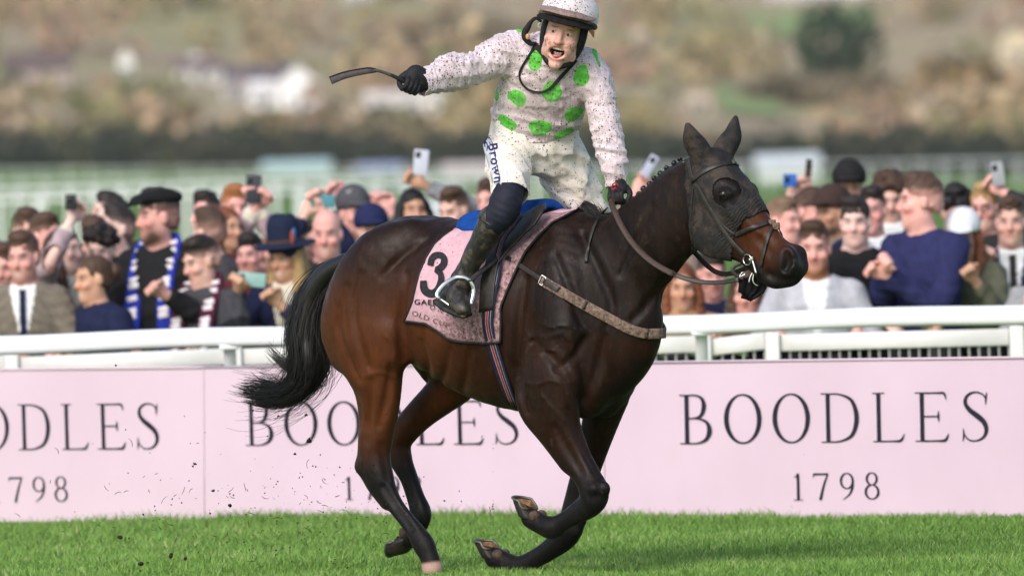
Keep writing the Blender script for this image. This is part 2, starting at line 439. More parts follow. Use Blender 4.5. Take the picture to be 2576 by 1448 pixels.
    C([(1985, 690, 0, .034, .048), (1978, 700, 0, .028, .044)], k=.025)                                       # upper lip
    # ears
    for s, tip, mid in ((1, (1729, 314), (1738, 352)), (-1, (1850, 297), (1844, 345))):
        b = hs(1790, 405, .05 * s); q = hp(mid[0] + 3 * s, mid[1], .095 * s); t = hp(tip[0], tip[1], .125 * s)
        f.chain([b, (b + q) / 2 + np.array([0, 0, .006]), q, (q + t) / 2, t], [.040, .044, .036, .022, .006], [.034, .032, .026, .016, .006], A, .02, 4)
    # knees and fetlocks: bone points
    for c_, r_ in (((1518, 1228, .17), .030), ((1500, 1258, .175), .028), ((1460, 1308, -.14), .028), ((1448, 1334, -.135), .028), ((1492, 1228, .205), .022)): f.ell(hp(*c_), (r_, r_ * .8, r_), k=.02)
    C([(1470, 1270, .16, .020, .020), (1432, 1296, .16, .017, .018), (1400, 1318, .16, .022, .022)], k=.02)
    # grooves between the muscles, pressed along lines read off the near side and mirrored
    GR = [([(1322, 700), (1306, 800), (1300, 900), (1308, 985), (1325, 1035)], .016), ([(1462, 590), (1505, 680), (1538, 770), (1520, 835)], .014), ([(1395, 640), (1432, 730), (1462, 815)], .009),
          ([(1340, 860), (1392, 905), (1438, 965), (1462, 1010)], .012), ([(1470, 850), (1440, 900), (1400, 930)], .008), ([(1520, 850), (1500, 930), (1470, 1000)], .012),
          ([(1432, 1030), (1455, 1090), (1484, 1150), (1508, 1200)], .009), ([(1395, 1075), (1430, 1135), (1462, 1190)], .008), ([(1022, 690), (1012, 770), (1010, 840), (1016, 900)], .018),
          ([(872, 720), (852, 800), (866, 880), (902, 955)], .011), ([(905, 690), (890, 770), (900, 850), (925, 920)], .008), ([(1075, 600), (1020, 640), (965, 690)], .010), ([(985, 920), (972, 1000), (952, 1070)], .009), ([(934, 960), (928, 1040), (922, 1110)], .012),
          ([(965, 1225), (998, 1278), (1034, 1330)], .006), ([(1715, 655), (1672, 705), (1625, 770), (1590, 805)], .012), ([(1640, 520), (1600, 600), (1560, 690)], .004),
          ([(1130, 880), (1120, 930), (1105, 965)], .006), ([(1180, 880), (1172, 940), (1160, 985)], .006), ([(1060, 860), (1075, 920), (1070, 955)], .010), ([(960, 1120), (968, 1160), (975, 1200)], .007),
          ([(1868, 560), (1905, 600), (1940, 640)], .007), ([(1845, 520), (1870, 545)], .006), ([(1935, 690), (1960, 704), (1992, 706)], .006)]
    for px, r_ in GR:
        q = catmull(np.array(px, float), 4); P = []
        for x, y in q:
            w_, ok = f.cast(x, y, step=.006)
            if ok: P.append(f.tol(w_))
        if len(P) < 3: continue
        P = np.array(P); tt = np.linspace(0, 1, len(P)); rr = r_ * (.35 + .65 * np.sin(np.pi * tt))
        far = P * np.array([1, -1, 1])
        f.chain(P, rr, None, A, .030, 1, cut=True)
        if px[0][1] < 1000: f.chain(far, rr, None, A, .030, 1, cut=True)
    # surface veins on shoulder and forearm
    k3 = .6217 * 2575 / 3840; v3 = lambda x, y: ((1100 * 2575 / 3840) + k3 * x, (700 * 2575 / 3840) + k3 * y)
    for ln in ([(1480, 822), (1560, 848), (1600, 838), (1665, 842)], [(1388, 935), (1450, 902), (1540, 905), (1625, 880)], [(1400, 1004), (1480, 1012), (1520, 985), (1575, 990)], [(1392, 1182), (1470, 1192), (1540, 1168), (1612, 1188)],
               [(1402, 862), (1425, 930), (1398, 1000), (1405, 1060)], [(1700, 832), (1735, 850), (1765, 905)], [(1640, 900), (1690, 940), (1680, 1000)], [(1500, 1260), (1560, 1330), (1640, 1420)], [(560, 900), (610, 980), (600, 1080)], [(420, 1150), (520, 1120), (620, 1150)]):
        P = [f.tol(f.cast(*v3(x, y), step=.006)[0]) for x, y in catmull(np.array(ln, float), 4)]
        f.chain(np.array(P), np.full(len(P), .0048), None, A, .007, 1)
    # nostrils
    S([(1998, 636, .066, .013, .022), (2003, 655, .068, .022, .030), (1996, 675, .064, .014, .022)], k=.012, cut=True)
    return f
# ------------------------------------------------------------------ pixel readings from enlarged crops of the photograph
_K = 3840.0 / 2575.0
def _cv(ox, oy, sc): return lambda x, y: ((ox + sc * x) / _K, (oy + sc * y) / _K)
c1 = _cv(1200, 0, .6214); c2 = _cv(2200, 400, .5525); c3 = _cv(1100, 700, .6217); c4 = _cv(1200, 1400, .5242)
c5 = _cv(1780, 480, .2762); c6 = _cv(1900, 0, .2762); c7 = _cv(1480, 900, .3452); c8 = _cv(2560, 800, .2486); c9 = _cv(800, 900, .4558)
def PX(c, pts): return [c(*p) for p in pts]

HF = horse_field(HORSE_H)
rng = np.random.default_rng(7)

def resample(P, n):
    P = np.asarray(P, float); s = np.r_[0, np.cumsum(np.linalg.norm(np.diff(P, axis=0), axis=1))]
    t = np.linspace(0, s[-1], n); return np.stack([np.interp(t, s, P[:, k]) for k in range(P.shape[1])], 1)
def mirror(P):                                    # world points across the horse's middle plane
    q = HF.tol(P); q[..., 1] *= -1; return HF.tow(q)
def smooth_line(P, it=3):
    P = P.copy()
    for _ in range(it): P[1:-1] = (P[:-2] + 2 * P[1:-1] + P[2:]) / 4
    return P
def strap(px, off, w, t=.004, n=24, it=2, fld=None, rad=None):
    fld = fld or HF
    q = resample(catmull(np.array(px, float), 6), n)
    P = smooth_line(np.array([fld.cast(x, y, off=off)[0] for x, y in q]), it)
    N = fld.normal_w(P)
    return tube(P, rad or .003, flat=None if rad else (w, t), up=N)
def patch(left, right, ns, nt, off, fld=None, wr=None, it=2):
    """sheet laid on the surface between two pixel edges"""
    fld = fld or HF; L = resample(left, nt); Rr = resample(right, nt); G = np.zeros((nt, ns, 3))
    for j in range(nt):
        for i in range(ns):
            a = i / (ns - 1); p = L[j] * (1 - a) + Rr[j] * a
            G[j, i] = fld.cast(p[0], p[1], off=off, step=.006)[0]
    for _ in range(it):
        Q = G.copy(); Q[1:-1, 1:-1] = (G[:-2, 1:-1] + G[2:, 1:-1] + G[1:-1, :-2] + G[1:-1, 2:] + 4 * G[1:-1, 1:-1]) / 8; G = Q
    if wr is not None:
        N = fld.normal_w(G)
        for j in range(nt):
            for i in range(ns): G[j, i] += N[j, i] * wr(i / (ns - 1), j / (nt - 1))
    return G
def sheet(G, thick, flip=False):
    nt, ns = G.shape[:2]; V = G.reshape(-1, 3)
    e = np.cross(np.gradient(G, axis=1).reshape(-1, 3), np.gradient(G, axis=0).reshape(-1, 3)); e /= np.linalg.norm(e, axis=1, keepdims=True) + 1e-12
    if (e * (CAMP - V)).sum(1).mean() < 0: e = -e
    V2 = np.concatenate([V, V - e * thick]); F = []; o = nt * ns
    for j in range(nt - 1):
        for i in range(ns - 1):
            q = (j*ns+i, (j+1)*ns+i, (j+1)*ns+i+1, j*ns+i+1); F.append(q); F.append(tuple(o + k for k in q[::-1]))
    for i in range(ns - 1):
        F.append((i, i+1, o+i+1, o+i)); k = (nt-1)*ns; F.append((k+i+1, k+i, o+k+i, o+k+i+1))
    for j in range(nt - 1):
        F.append(((j+1)*ns, j*ns, o+j*ns, o+(j+1)*ns)); F.append((j*ns+ns-1, (j+1)*ns+ns-1, o+(j+1)*ns+ns-1, o+j*ns+ns-1))
    return V2, F

# ------------------------------------------------------------------ materials
def coat_material():
    m = NT('bay_coat', (.05, .02, .01), .42, .17)
    dk = m.at('dark'); brn = m.at('bay'); sock = m.at('sock')
    co = m.geo()
    st = m.noise(55, 5, .6, m.vscale(co, (1.0, 1.0, .35), (0, .5, 0)))
    big = m.noise(5.5, 3, .5, co); streak = m.noise(24, 5, .7, m.vscale(co, (1.0, 1.0, .22), (0, .35, 0)), .6)
    bay = m.ramp(m.math('ADD', m.math('MULTIPLY', big, .55), m.math('MULTIPLY', m.math('ADD', st, streak), .225)), [(.28, (.034, .0100, .0040)), (.52, (.078, .0230, .0072)), (.75, (.150, .047, .0145))])
    dark = m.ramp(m.math('MULTIPLY', m.math('ADD', st, streak), .5), [(.34, (.0034, .0021, .0019)), (.52, (.0095, .0046, .0034)), (.68, (.023, .0105, .0068))])
    f = m.math('ADD', dk, m.math('MULTIPLY', m.math('SUBTRACT', big, .5), .55), True)
    c = m.mix(f, bay, dark)
    black = m.ramp(st, [(.3, (.0045, .0040, .0045)), (.7, (.012, .010, .010))])
    c = m.mix(m.at('black'), c, black)
    c = m.mix(sock, c, (.42, .27, .22))
    mud = m.step(m.noise(26, 6, .7, co), .36, .05)
    c = m.mix(m.math('MULTIPLY', mud, .35), c, (.070, .045, .030))
    fl = m.voro(95, co); fm = m.math('GREATER_THAN', m.math('MULTIPLY', m.math('SUBTRACT', m.new('ShaderNodeSeparateColor', Color=fl.outputs['Color']).outputs[0], .80), .9), fl.outputs['Distance'])
    c = m.mix(m.math('MULTIPLY', fm, .7), c, (.105, .075, .055))
    m.set('Base Color', c)
    m.set('Roughness', m.ramp(m.noise(14, 4, .6, co), [(.3, .34), (.7, .66)]))
    m.set('Sheen Weight', .05); m.set('Sheen Roughness', .4); m.b.inputs['Sheen Tint'].default_value = (.6, .5, .45, 1)
    b1 = m.bump(m.noise(12, 3, .5, m.vscale(co, (1, 1, .6))), .18, .02)
    vein = m.new('ShaderNodeTexWave'); vein.wave_type = 'BANDS'
    m.inp(vein, 'Vector', m.vscale(co, (1, 1, 1), (.4, .8, .2))); m.inp(vein, 'Scale', 3.2); m.inp(vein, 'Distortion', 9.0); m.inp(vein, 'Detail', 3.0); m.inp(vein, 'Detail Scale', 2.2)
    vv = m.ramp(vein.outputs['Fac'], [(.90, 0.0), (.97, 1.0)])
    b2 = m.bump(m.math('MULTIPLY', vv, m.at('veins')), .05, .0025, b1)
    m.bump(m.noise(160, 3, .6, m.vscale(co, (1, 1, .3), (0, .6, 0))), .40, .003, b2)
    return m.m
M_COAT = coat_material()
M_HAIR = plain('black_horse_hair', (.010, .008, .008), .38, .5, nz=.5, nsc=60)
M_HOOF = plain('dark_hoof_horn', (.030, .024, .020), .5, .4, nz=.5, nsc=25, bump=.3)
M_SOLE = plain('muddy_hoof_sole', (.20, .115, .055), .8, .2, nz=.6, nsc=45, bump=.5)
M_LEATHER = plain('black_muddy_leather', (.020, .0155, .013), .48, .45, nz=.6, nsc=45, bump=.3)
M_REIN = plain('brown_rubber_rein', (.045, .024, .018), .6, .35, nz=.35, nsc=80, bump=.35)
M_STEEL = plain('polished_steel', (.62, .61, .58), .22, .5, 1.0, nz=.15, nsc=40)
def hood_material():
    m = NT('black_stretch_hood', (.02, .018, .018), .75, .3)
    co = m.geo(); n = m.noise(40, 5, .65, co); mud = m.step(m.noise(9, 6, .7, co), .47, .06)
    c = m.mix(m.math('MULTIPLY', mud, .6), m.ramp(n, [(.3, (.007, .0065, .007)), (.7, (.024, .020, .018))]), (.070, .049, .038))
    m.set('Base Color', c)
    wv = m.new('ShaderNodeTexWave'); wv.wave_type = 'BANDS'; m.inp(wv, 'Vector', m.vscale(co, (1, 1, 1), (0, -.75, 0))); m.inp(wv, 'Scale', 24.0); m.inp(wv, 'Distortion', 9.0); m.inp(wv, 'Detail', 2.0)
    b = m.bump(m.math('MULTIPLY', wv.outputs['Fac'], m.at('ruck')), .7, .0055); m.bump(n, .7, .005, b); return m.m
M_HOOD = hood_material()
def mud_layer(m, c, co, amount=.5, scale=42.0, mudc=(.060, .030, .020), big=.5, seed=0.0):
    """spattered mud: irregular flecks of several sizes, with a thin dried film between them"""
    vv = m.new('ShaderNodeVectorMath'); vv.operation = 'ADD'; m.inp(vv, 0, co); vv.inputs[1].default_value = (seed, seed * .7, seed * .3)
    dn = m.new('ShaderNodeTexNoise'); m.inp(dn, 'Scale', scale * 1.6); m.inp(dn, 'Vector', vv.outputs[0])
    off = m.new('ShaderNodeVectorMath'); off.operation = 'SCALE'; m.inp(off, 0, dn.outputs['Color']); off.inputs['Scale'].default_value = .55 / scale
    w = m.new('ShaderNodeVectorMath'); w.operation = 'ADD'; m.inp(w, 0, vv.outputs[0]); m.inp(w, 1, off.outputs[0]); p = w.outputs[0]
    dens = m.noise(5.0, 3, .6, p)
    v1 = m.voro(scale, p); v2 = m.voro(scale * 2.3, p)
    th1 = m.math('MULTIPLY', m.math('SUBTRACT', m.new('ShaderNodeSeparateColor', Color=v1.outputs['Color']).outputs[0], 1.0 - amount), .75)
    f1 = m.math('GREATER_THAN', m.math('MULTIPLY', th1, m.math('ADD', dens, .25)), v1.outputs['Distance'])
    th2 = m.math('MULTIPLY', m.math('SUBTRACT', m.new('ShaderNodeSeparateColor', Color=v2.outputs['Color']).outputs[1], 1.0 - amount * .9), .85)
    f2 = m.math('GREATER_THAN', m.math('MULTIPLY', th2, m.math('ADD', dens, .2)), v2.outputs['Distance'])
    film = m.ramp(m.noise(9, 5, .65, p), [(.42, 0.0), (.75, big)])
    c = m.mix(film, c, tuple(q * .55 + .25 * b for q, b in zip((.62, .50, .45), mudc)))
    c = m.mix(m.math('MULTIPLY', m.math('MAXIMUM', f1, f2), .92), c, mudc)
    return c
def pink_cloth_material():
    m = NT('muddy_pink_number_cloth', (.62, .36, .42), .8, .2); co = m.geo()
    c = mud_layer(m, m.ramp(m.noise(60, 3), [(.3, (.56, .33, .39)), (.7, (.66, .41, .47))]), co, .38, 60, (.085, .045, .03), .35)
    c = m.mix(m.math('MULTIPLY', m.at('dirt'), m.ramp(m.noise(70, 5, .7, co), [(.38, .25), (.62, 1.0)])), c, (.11, .060, .042))
    m.set('Base Color', c); m.bump(m.noise(25, 4, .6, co), .4, .006); return m.m
M_PINKCLOTH = pink_cloth_material()
M_BLACKPRINT = plain('black_cloth_print', (.018, .017, .022), .75, .25, nz=.4, nsc=60)
def striped_web():
    m = NT('striped_girth_web', (.02, .03, .09), .75, .25)
    a = m.at('across')
    c = m.ramp(a, [(0.0, (.012, .018, .055)), (.20, (.012, .018, .055)), (.21, (.42, .38, .36)), (.25, (.012, .02, .07)), (.42, (.40, .35, .30)), (.46, (.33, .022, .018)), (.62, (.33, .022, .018)), (.63, (.40, .35, .30)), (.68, (.010, .014, .045))], 'CONSTANT')
    m.set('Base Color', m.mix(m.math('MULTIPLY', m.step(m.noise(45, 5, .7), .45, .06), .4), c, (.06, .04, .03))); m.bump(m.noise(220, 2), .3, .002); return m.m
M_WEB = striped_web()
M_BLUEPAD = plain('blue_sponge_pad', (.008, .060, .28), .9, .15, nz=.35, nsc=22, bump=.9)
def sheep():
    m = NT('muddy_breastgirth_fleece', (.30, .22, .17), .95, .1); co = m.geo()
    m.set('Base Color', m.ramp(m.noise(70, 6, .75), [(.35, (.055, .036, .026)), (.55, (.23, .16, .125)), (.75, (.38, .29, .235))])); m.bump(m.noise(140, 4, .7), .9, .006); return m.m
M_FLEECE = sheep()

# ------------------------------------------------------------------ horse object
HZ = hw(np.array([0, 0, 0.0]))
horse = empty('racehorse', HZ)
tag(horse, 'dark bay racehorse galloping to the right in a black ear hood', 'horse')
V, F = HF.mesh()
V = smooth_mesh(V, F, 3, .5)
LW = V.copy(); VW = HF.tow(V)
body = mesh_obj('body', VW, F, M_COAT, horse)
NPX = project(np.where((LW[:, 1:2] > 0), HF.tow(LW * np.array([1, -1, 1])), VW))    # pixel seen on the near side (mirrored for the far side)
PXR = project(VW)
z = LW[:, 2]; u = LW[:, 0]; w = -LW[:, 1]
def sst(x, a, b): t = np.clip((x - a) / (b - a), 0, 1); return t * t * (3 - 2 * t)
lower = 1 - sst(z, .42, .66)                                      # black points
front_leg = (u > .12)
lower = np.where(front_leg, 1 - sst(z, .34, .58), lower)
topl = sst(z, 1.02, 1.40) * .92
chestd = sst(u, -.30, .30) * .86
inner = np.where(np.abs(w) < .08, .3, 0) * (z < .9)
neckd = sst(u, .35, .6) * sst(z, .95, 1.15) * .55
head = (u > .78) & (z > 1.0)
dark = np.clip(np.maximum(topl, chestd) + inner + neckd, 0, 1)
nose = poly_dist(NPX, [(1890, 520), (1960, 540), (2000, 610), (1975, 625), (1945, 640), (1925, 690), (1880, 660), (1850, 600)])
dark = np.where(head, np.clip(.55 + nose / 60, .12, 1), dark)
eyed = np.hypot(NPX[:, 0] - 1824, NPX[:, 1] - 486); dark = np.where(head & (eyed < 50), 1.0, dark)
black = np.clip(lower, 0, 1)
muz = sst(NPX[:, 0], 1945, 1995) * sst(NPX[:, 1], 600, 650) * head
black = np.maximum(black, muz * .75); black = np.maximum(black, np.where(head & (eyed < 50), .45, 0))
dk2 = poly_dist(NPX, [(1880, 640), (1960, 700), (2020, 740), (1880, 760), (1820, 680)])
black = np.maximum(black, head * np.clip(.4 - dk2 / 25, 0, .85))
sock = np.where((PXR[:, 1] > 1400) & (PXR[:, 0] > 1050) & (PXR[:, 0] < 1130) & (w > 0), sst(PXR[:, 1] + (PXR[:, 0] - 1085) * .15, 1408, 1418), 0)
attr(body, 'dark', dark); attr(body, 'bay', 1 - dark); attr(body, 'black', black); attr(body, 'sock', sock)
attr(body, 'veins', sst(u, .0, .2) * (z < 1.25) * (z > .55) * (u < .8) + .5 * (z > .45) * (z < .8) * (u < -.3))

def hoof(name, fet, tip, up, r, mat_side=M_HOOF, size=1.0):
    """fet: pastern end, tip: toe direction target (world), up: away from the sole"""
    f_ = np.array(tip) - np.array(fet); L = np.linalg.norm(f_); f_ /= L
    up = np.array(up, float); up -= f_ * (up @ f_); up /= np.linalg.norm(up); sd = np.cross(f_, up)
    V = []; F = []; seg = 24; rings = [(0.0, .82), (.3, .90), (.7, .97), (1.0, 1.0)]
    for a, s_ in rings:                   # from coronet (0) to ground edge (1), walls sloping towards the toe
        for k in range(seg):
            t = 2 * math.pi * k / seg; cx = math.cos(t); cy = math.sin(t)
            lx = r * s_ * (cx * 1.15 if cx > 0 else cx * .80); ly = r * s_ * cy * .96
            dep = a * r * (1.15 if cx > 0 else .62 + .53 * (1 + cx) ** 2 * .6 if cx > -1 else .62)
            V.append(np.array(fet) + f_ * (lx + a * r * .62) + sd * ly - up * dep)
    for i in range(len(rings) - 1):
        for k in range(seg): F.append((i*seg+k, i*seg+(k+1) % seg, (i+1)*seg+(k+1) % seg, (i+1)*seg+k))
    F.append(tuple(range(seg))[::-1])
    o = mesh_obj(name, V, F, mat_side, horse)
    c = (len(rings) - 1) * seg; E_ = np.array(V[c:c + seg]); cen = E_.mean(0)
    SV = [cen + (p - cen) * .97 + up * .003 for p in E_] + [cen + (p - cen) * .80 + up * .009 for p in E_] + [cen + up * .010]
    SF = [(k, (k+1) % seg, seg + (k+1) % seg, seg + k) for k in range(seg)] + [(seg + k, seg + (k+1) % seg, 2 * seg) for k in range(seg)]
    so = mesh_obj('sole', SV, SF, M_SOLE, o, smooth=False)
    fr_ = [cen - f_ * r * .78 + sd * r * .36, cen - f_ * r * .78 - sd * r * .36, cen + f_ * r * .45, cen - f_ * r * .6 + sd * r * .22 - up * .012, cen - f_ * r * .6 - sd * r * .22 - up * .012, cen + f_ * r * .3 - up * .008]
    mesh_obj('frog', fr_, [(0, 1, 4, 3), (1, 2, 5, 4), (2, 0, 3, 5), (3, 4, 5), (0, 2, 1)], M_SOLE, o, smooth=False)
    shoe = tube(np.array([E_[k % seg] - up * .003 for k in range(-9, 10)]), .0055, 6); mesh_obj('shoe', *shoe, plain('worn_plate', (.16, .15, .14), .5, .5, .7), o)
    hb = Field(np.array(fet) - .09, np.array(fet) + .09, .006)
    for s_ in (1, -1): hb.ell(np.array(fet) - f_ * r * .62 + sd * r * .42 * s_ - up * r * .38, (r * .42, r * .42, r * .42), None, .012)
    hv_, hf2_ = hb.mesh(); mesh_obj('heel_bulb', hv_, hf2_, plain('muddy_heel_skin', (.085, .055, .040), .8, .2, nz=.5, nsc=50, bump=.5), o)
    return o
q = lambda px, py, v: hw(hp(px, py, v))
hoof('hoof', q(1092, 1440, .15), q(1150, 1440, .15), (0, 0, 1), .058)
hoof('hoof', q(1028, 1362, -.15), q(1004, 1432, -.15), q(1095, 1380, -.15) - q(1040, 1370, -.15), .056)
hoof('hoof', q(1334, 1303, .16), q(1270, 1282, .16), q(1310, 1340, .16) - q(1322, 1290, .16), .056)
hoof('hoof', q(1243, 1404, -.15), q(1178, 1396, -.15), q(1228, 1440, -.15) - q(1232, 1390, -.15), .056)

# eyes
for s in (1, -1):
    cpt = hs(1857 + 1, 489, .101 * s); P = hw(cpt)
    if s == 1: P = HF.cast(1816, 489)[0] - HF.normal_w(HF.cast(1816, 489)[0]) * .013
    else: P = mirror(HF.cast(1816, 489)[0] - HF.normal_w(HF.cast(1816, 489)[0]) * .013)
    bm = bmesh.new(); bmesh.ops.create_uvsphere(bm, u_segments=20, v_segments=12, radius=.0205)
    Ve = np.array([v.co[:] for v in bm.verts]) + P; bm.verts.index_update(); Fe = [tuple(v.index for v in f.verts) for f in bm.faces]; bm.free()
    eye = mesh_obj('eye', Ve, Fe, plain('dark_eye', (.008, .005, .004), .14, .45), horse)
    nrm = (P - hw(hs(1857, 489, 0))); nrm /= np.linalg.norm(nrm); ring = []
    ax = H_F * .85 + np.array([0, 0, -.53]); ax /= np.linalg.norm(ax); ay = np.cross(nrm, ax)
    for k in range(25):
        t = 2 * math.pi * k / 24; ring.append(P + nrm * .010 + ax * .023 * math.cos(t) + ay * .0125 * math.sin(t))
    tv, tf = tube(ring, .0045, 6, False); mesh_obj('eyelid', tv, tf, plain('dark_eyelid_skin', (.014, .008, .006), .7, .15), eye)

# tail: strands swept along guide curves
def strands(guides, n, r0, jit, seed, taper=.25, seg=3):
    g = np.random.default_rng(seed); V = []; F = []; o = 0
    for i in range(n):
        k = g.integers(0, len(guides)); A = np.array(guides[k], float); B = np.array(guides[(k + 1) % len(guides)] if len(guides) > 1 else guides[k], float)
        t = g.random() if len(guides) > 1 and k < len(guides) - 1 else 0.0
        P = A * (1 - t) + B * t
        Ln = g.uniform(.72, 1.0); m = len(P); ph = g.uniform(0, 6.28, 3); sp = np.linspace(0, 1, m)[:, None]
        P = P + g.normal(0, 1, 3) * jit[0] + sp * g.normal(0, 1, 3) * jit[1] + np.sin(sp * g.uniform(3, 9) + ph) * jit[2] * sp
        P = resample(P[:max(3, int(m * Ln))], max(6, int(m * .8)))
        v, f = tube(P, np.linspace(r0, r0 * taper, len(P)) * g.uniform(.7, 1.3), seg, False); V.append(v); F += [tuple(a + o for a in q_) for q_ in f]; o += len(v)
    return np.concatenate(V), F
def guide(px, vs, n=22): return resample(catmull(np.array([hw(hp(x, y, v)) for (x, y), v in zip(px, vs)]), 6), n)
tg = [guide([(872, 652), (808, 676), (752, 738), (726, 820), (732, 900), (722, 962), (655, 978), (590, 966)], [0, 0, .02, .03, .03, .03, .03, .03]),
      guide([(874, 656), (822, 690), (776, 750), (752, 830), (758, 910), (742, 975), (680, 995), (580, 978)], [0, 0, .03, .05, .05, .05, .04, .04]),
      guide([(878, 662), (838, 704), (800, 770), (785, 850), (785, 930), (752, 985), (690, 1006), (600, 988)], [0, .01, .02, .03, .03, .03, .02, .02]),
      guide([(882, 668), (850, 722), (826, 790), (815, 860), (812, 925), (770, 978), (705, 1010), (620, 1000)], [0, .0, -.02, -.03, -.03, -.02, -.0, .0])]
tv, tf = strands(tg, 1150, .0030, (.007, .017, .009), 3)
tv2, tf2 = strands(tg, 260, .0017, (.012, .060, .028), 31); tv, tf = join([(tv, tf), (tv2, tf2)])
tail = mesh_obj('tail', tv, tf, M_HAIR, horse)
w1 = [guide([(760, 800), (745, 880), (725, 915), (690, 880), (655, 850)], [.03] * 5), guide([(765, 830), (752, 910), (730, 930), (700, 905), (668, 868)], [.05] * 5)]
w2 = [guide([(760, 880), (750, 950), (725, 972), (680, 945), (632, 915)], [.03] * 5), guide([(770, 890), (758, 960), (735, 985), (685, 965), (650, 935)], [.04] * 5),
      guide([(770, 900), (750, 975), (715, 985), (665, 968), (600, 962)], [.04] * 5)]
wv, wf = strands(w1, 110, .0022, (.006, .012, .006), 5); mesh_obj('wisp', wv, wf, M_HAIR, tail)
wv, wf = strands(w2, 170, .0022, (.006, .014, .007), 6); mesh_obj('wisp', wv, wf, M_HAIR, tail)
core = Field((-1.5, -.25, .5), (-.5, .25, 1.4), .010, HFRAME)
core.chain(np.array([hp(x, y, .02) for x, y in [(872, 656), (818, 690), (778, 752), (768, 840), (776, 910), (748, 975), (700, 998)]]), [.035, .045, .05, .05, .05, .032, .02], [.03, .035, .04, .045, .045, .025, .012], (0, 1, 0), .02, 4)
cv, cf = core.mesh(); mesh_obj('dock', core.tow(cv), cf, M_HAIR, tail)

# plaited mane
plait_px = PX(c2, [(632, 355), (593, 383), (543, 417), (500, 455), (458, 487), (427, 525), (385, 555), (355, 592), (315, 628), (282, 655), (250, 672)])
for i, (x, y) in enumerate(plait_px):
    p = hw(hp(x, y, 0)); bm = bmesh.new(); bmesh.ops.create_icosphere(bm, subdivisions=2, radius=.0125)
    g = np.random.default_rng(i)
    Vp = np.array([v.co[:] for v in bm.verts]); Vp = Vp * (1 + .12 * np.sin(Vp @ g.normal(0, 1, 3) * 500)[:, None]) * np.array([1, 1.15, 1]) + p
    bm.verts.index_update(); Fp = [tuple(v.index for v in f.verts) for f in bm.faces]; bm.free()
    st = tube([p, p + np.array([.006, 0, -.016]), p + np.array([.012, 0, -.034])], [.008, .009, .012], 6)
    Vp, Fp = join([(Vp, Fp), st]); mesh_obj('mane_plait', Vp, Fp, M_HAIR, horse)
crest = guide([(1727, 402), (1675, 430), (1635, 470), (1605, 496), (1564, 526), (1520, 540), (1470, 542)], [0] * 7, 30)
tv, tf = tube(crest + np.array([0, 0, -.010]), .016, 8); mesh_obj('mane_base', tv, tf, M_HAIR, horse)
fg = [guide([(1480 + d, 545), (1472 + d, 532), (1455 + d * 1.2, 522), (1440 + d * 1.6, 520)], [0] * 4, 8) for d in (0, 18, 34)]
tv, tf = strands(fg, 110, .0018, (.008, .012, .004), 11); mesh_obj('mane_tuft', tv, tf, M_HAIR, horse)
fg = [guide([(1490 + d, 548), (1500 + d, 560), (1515 + d, 566), (1535 + d, 560)], [.02, .035, .045, .05], 8) for d in (0, 18, 40)]
tv, tf = strands(fg, 90, .0018, (.008, .012, .004), 12); mesh_obj('mane_tuft', tv, tf, M_HAIR, horse)

# ------------------------------------------------------------------ ear hood
hood_poly = PX(c2, [(668, 360), (655, 250), (640, 20), (1330, 20), (1330, 560), (1225, 690), (1150, 730), (1062, 762), (1020, 850), (1000, 880), (980, 1000), (985, 1120), (880, 1120), (700, 1060), (712, 960), (702, 850), (690, 700), (672, 540), (672, 420)])
hole_poly = PX(c2, [(850, 585), (862, 530), (892, 492), (960, 480), (1030, 510), (1052, 570), (1035, 625), (1000, 670), (940, 690), (872, 652)])
hv, hf = HF.mesh(iso=.005); hv = smooth_mesh(hv, hf, 3, .5)
cen = hv[hf].mean(1); near = HF.tow(cen * np.array([1, 1, 1])); ref = np.where(cen[:, 1:2] > 0, HF.tow(cen * np.array([1, -1, 1])), near)
pp = project(ref); sel = (cen[:, 0] > .70) & (cen[:, 2] > 1.0)
keep = np.zeros(len(cen), bool); ii = np.nonzero(sel)[0]
keep[ii] = in_poly(pp[ii], hood_poly) & ~in_poly(pp[ii], hole_poly)
hv2, hf2, _u = prune(hv, hf, keep)
hood = mesh_obj('ear_hood', HF.tow(hv2), hf2, M_HOOD, None, origin=hw(hs(1790, 420)))
tag(hood, 'black stretch ear hood over the horse head and both ears', 'ear hood')
hp2 = project(np.where(hv2[:, 1:2] > 0, HF.tow(hv2 * np.array([1, -1, 1])), HF.tow(hv2)))
front = poly_dist(hp2, PX(c2, [(1225, 690), (1150, 730), (1062, 762), (1020, 850), (1000, 880)]), False)
back = poly_dist(hp2, PX(c2, [(668, 400), (672, 540), (690, 700), (702, 850), (712, 960)]), False)
attr(hood, 'ruck', np.clip(1.25 - front / 45, .06, 1) + .5 * np.clip(1 - back / 18, 0, 1))
sm = hood.modifiers.new('thick', 'SOLIDIFY'); sm.thickness = .003; sm.offset = 0

# ------------------------------------------------------------------ bridle
bridle = empty('bridle', hw(hs(1850, 540))); tag(bridle, 'black leather race bridle with cross noseband and steel ring bit', 'bridle')
def both(name, px, off, wd, t=.004, n=24, mat=M_LEATHER, par=None, rad=None):
    v, f = strap(px, off, wd, t, n, rad=rad)
    o = mesh_obj(name, v, f, mat, par); o2 = mesh_obj(name, mirror(v), [q_[::-1] for q_ in f], mat, par); return o
both('cheekpiece', PX(c2, [(735, 515), (800, 640), (870, 760), (960, 890), (1040, 980), (1075, 1012)]), .009, .020, par=bridle)
both('headpiece', PX(c2, [(692, 368), (702, 450), (722, 512)]), .010, .022, par=bridle, n=10)
both('throatlash', PX(c2, [(722, 540), (708, 690), (700, 820), (718, 930), (735, 975)]), .008, .012, par=bridle)
both('browband', PX(c2, [(716, 500), (790, 440), (900, 392), (985, 378)]), .011, .020, par=bridle, n=18)
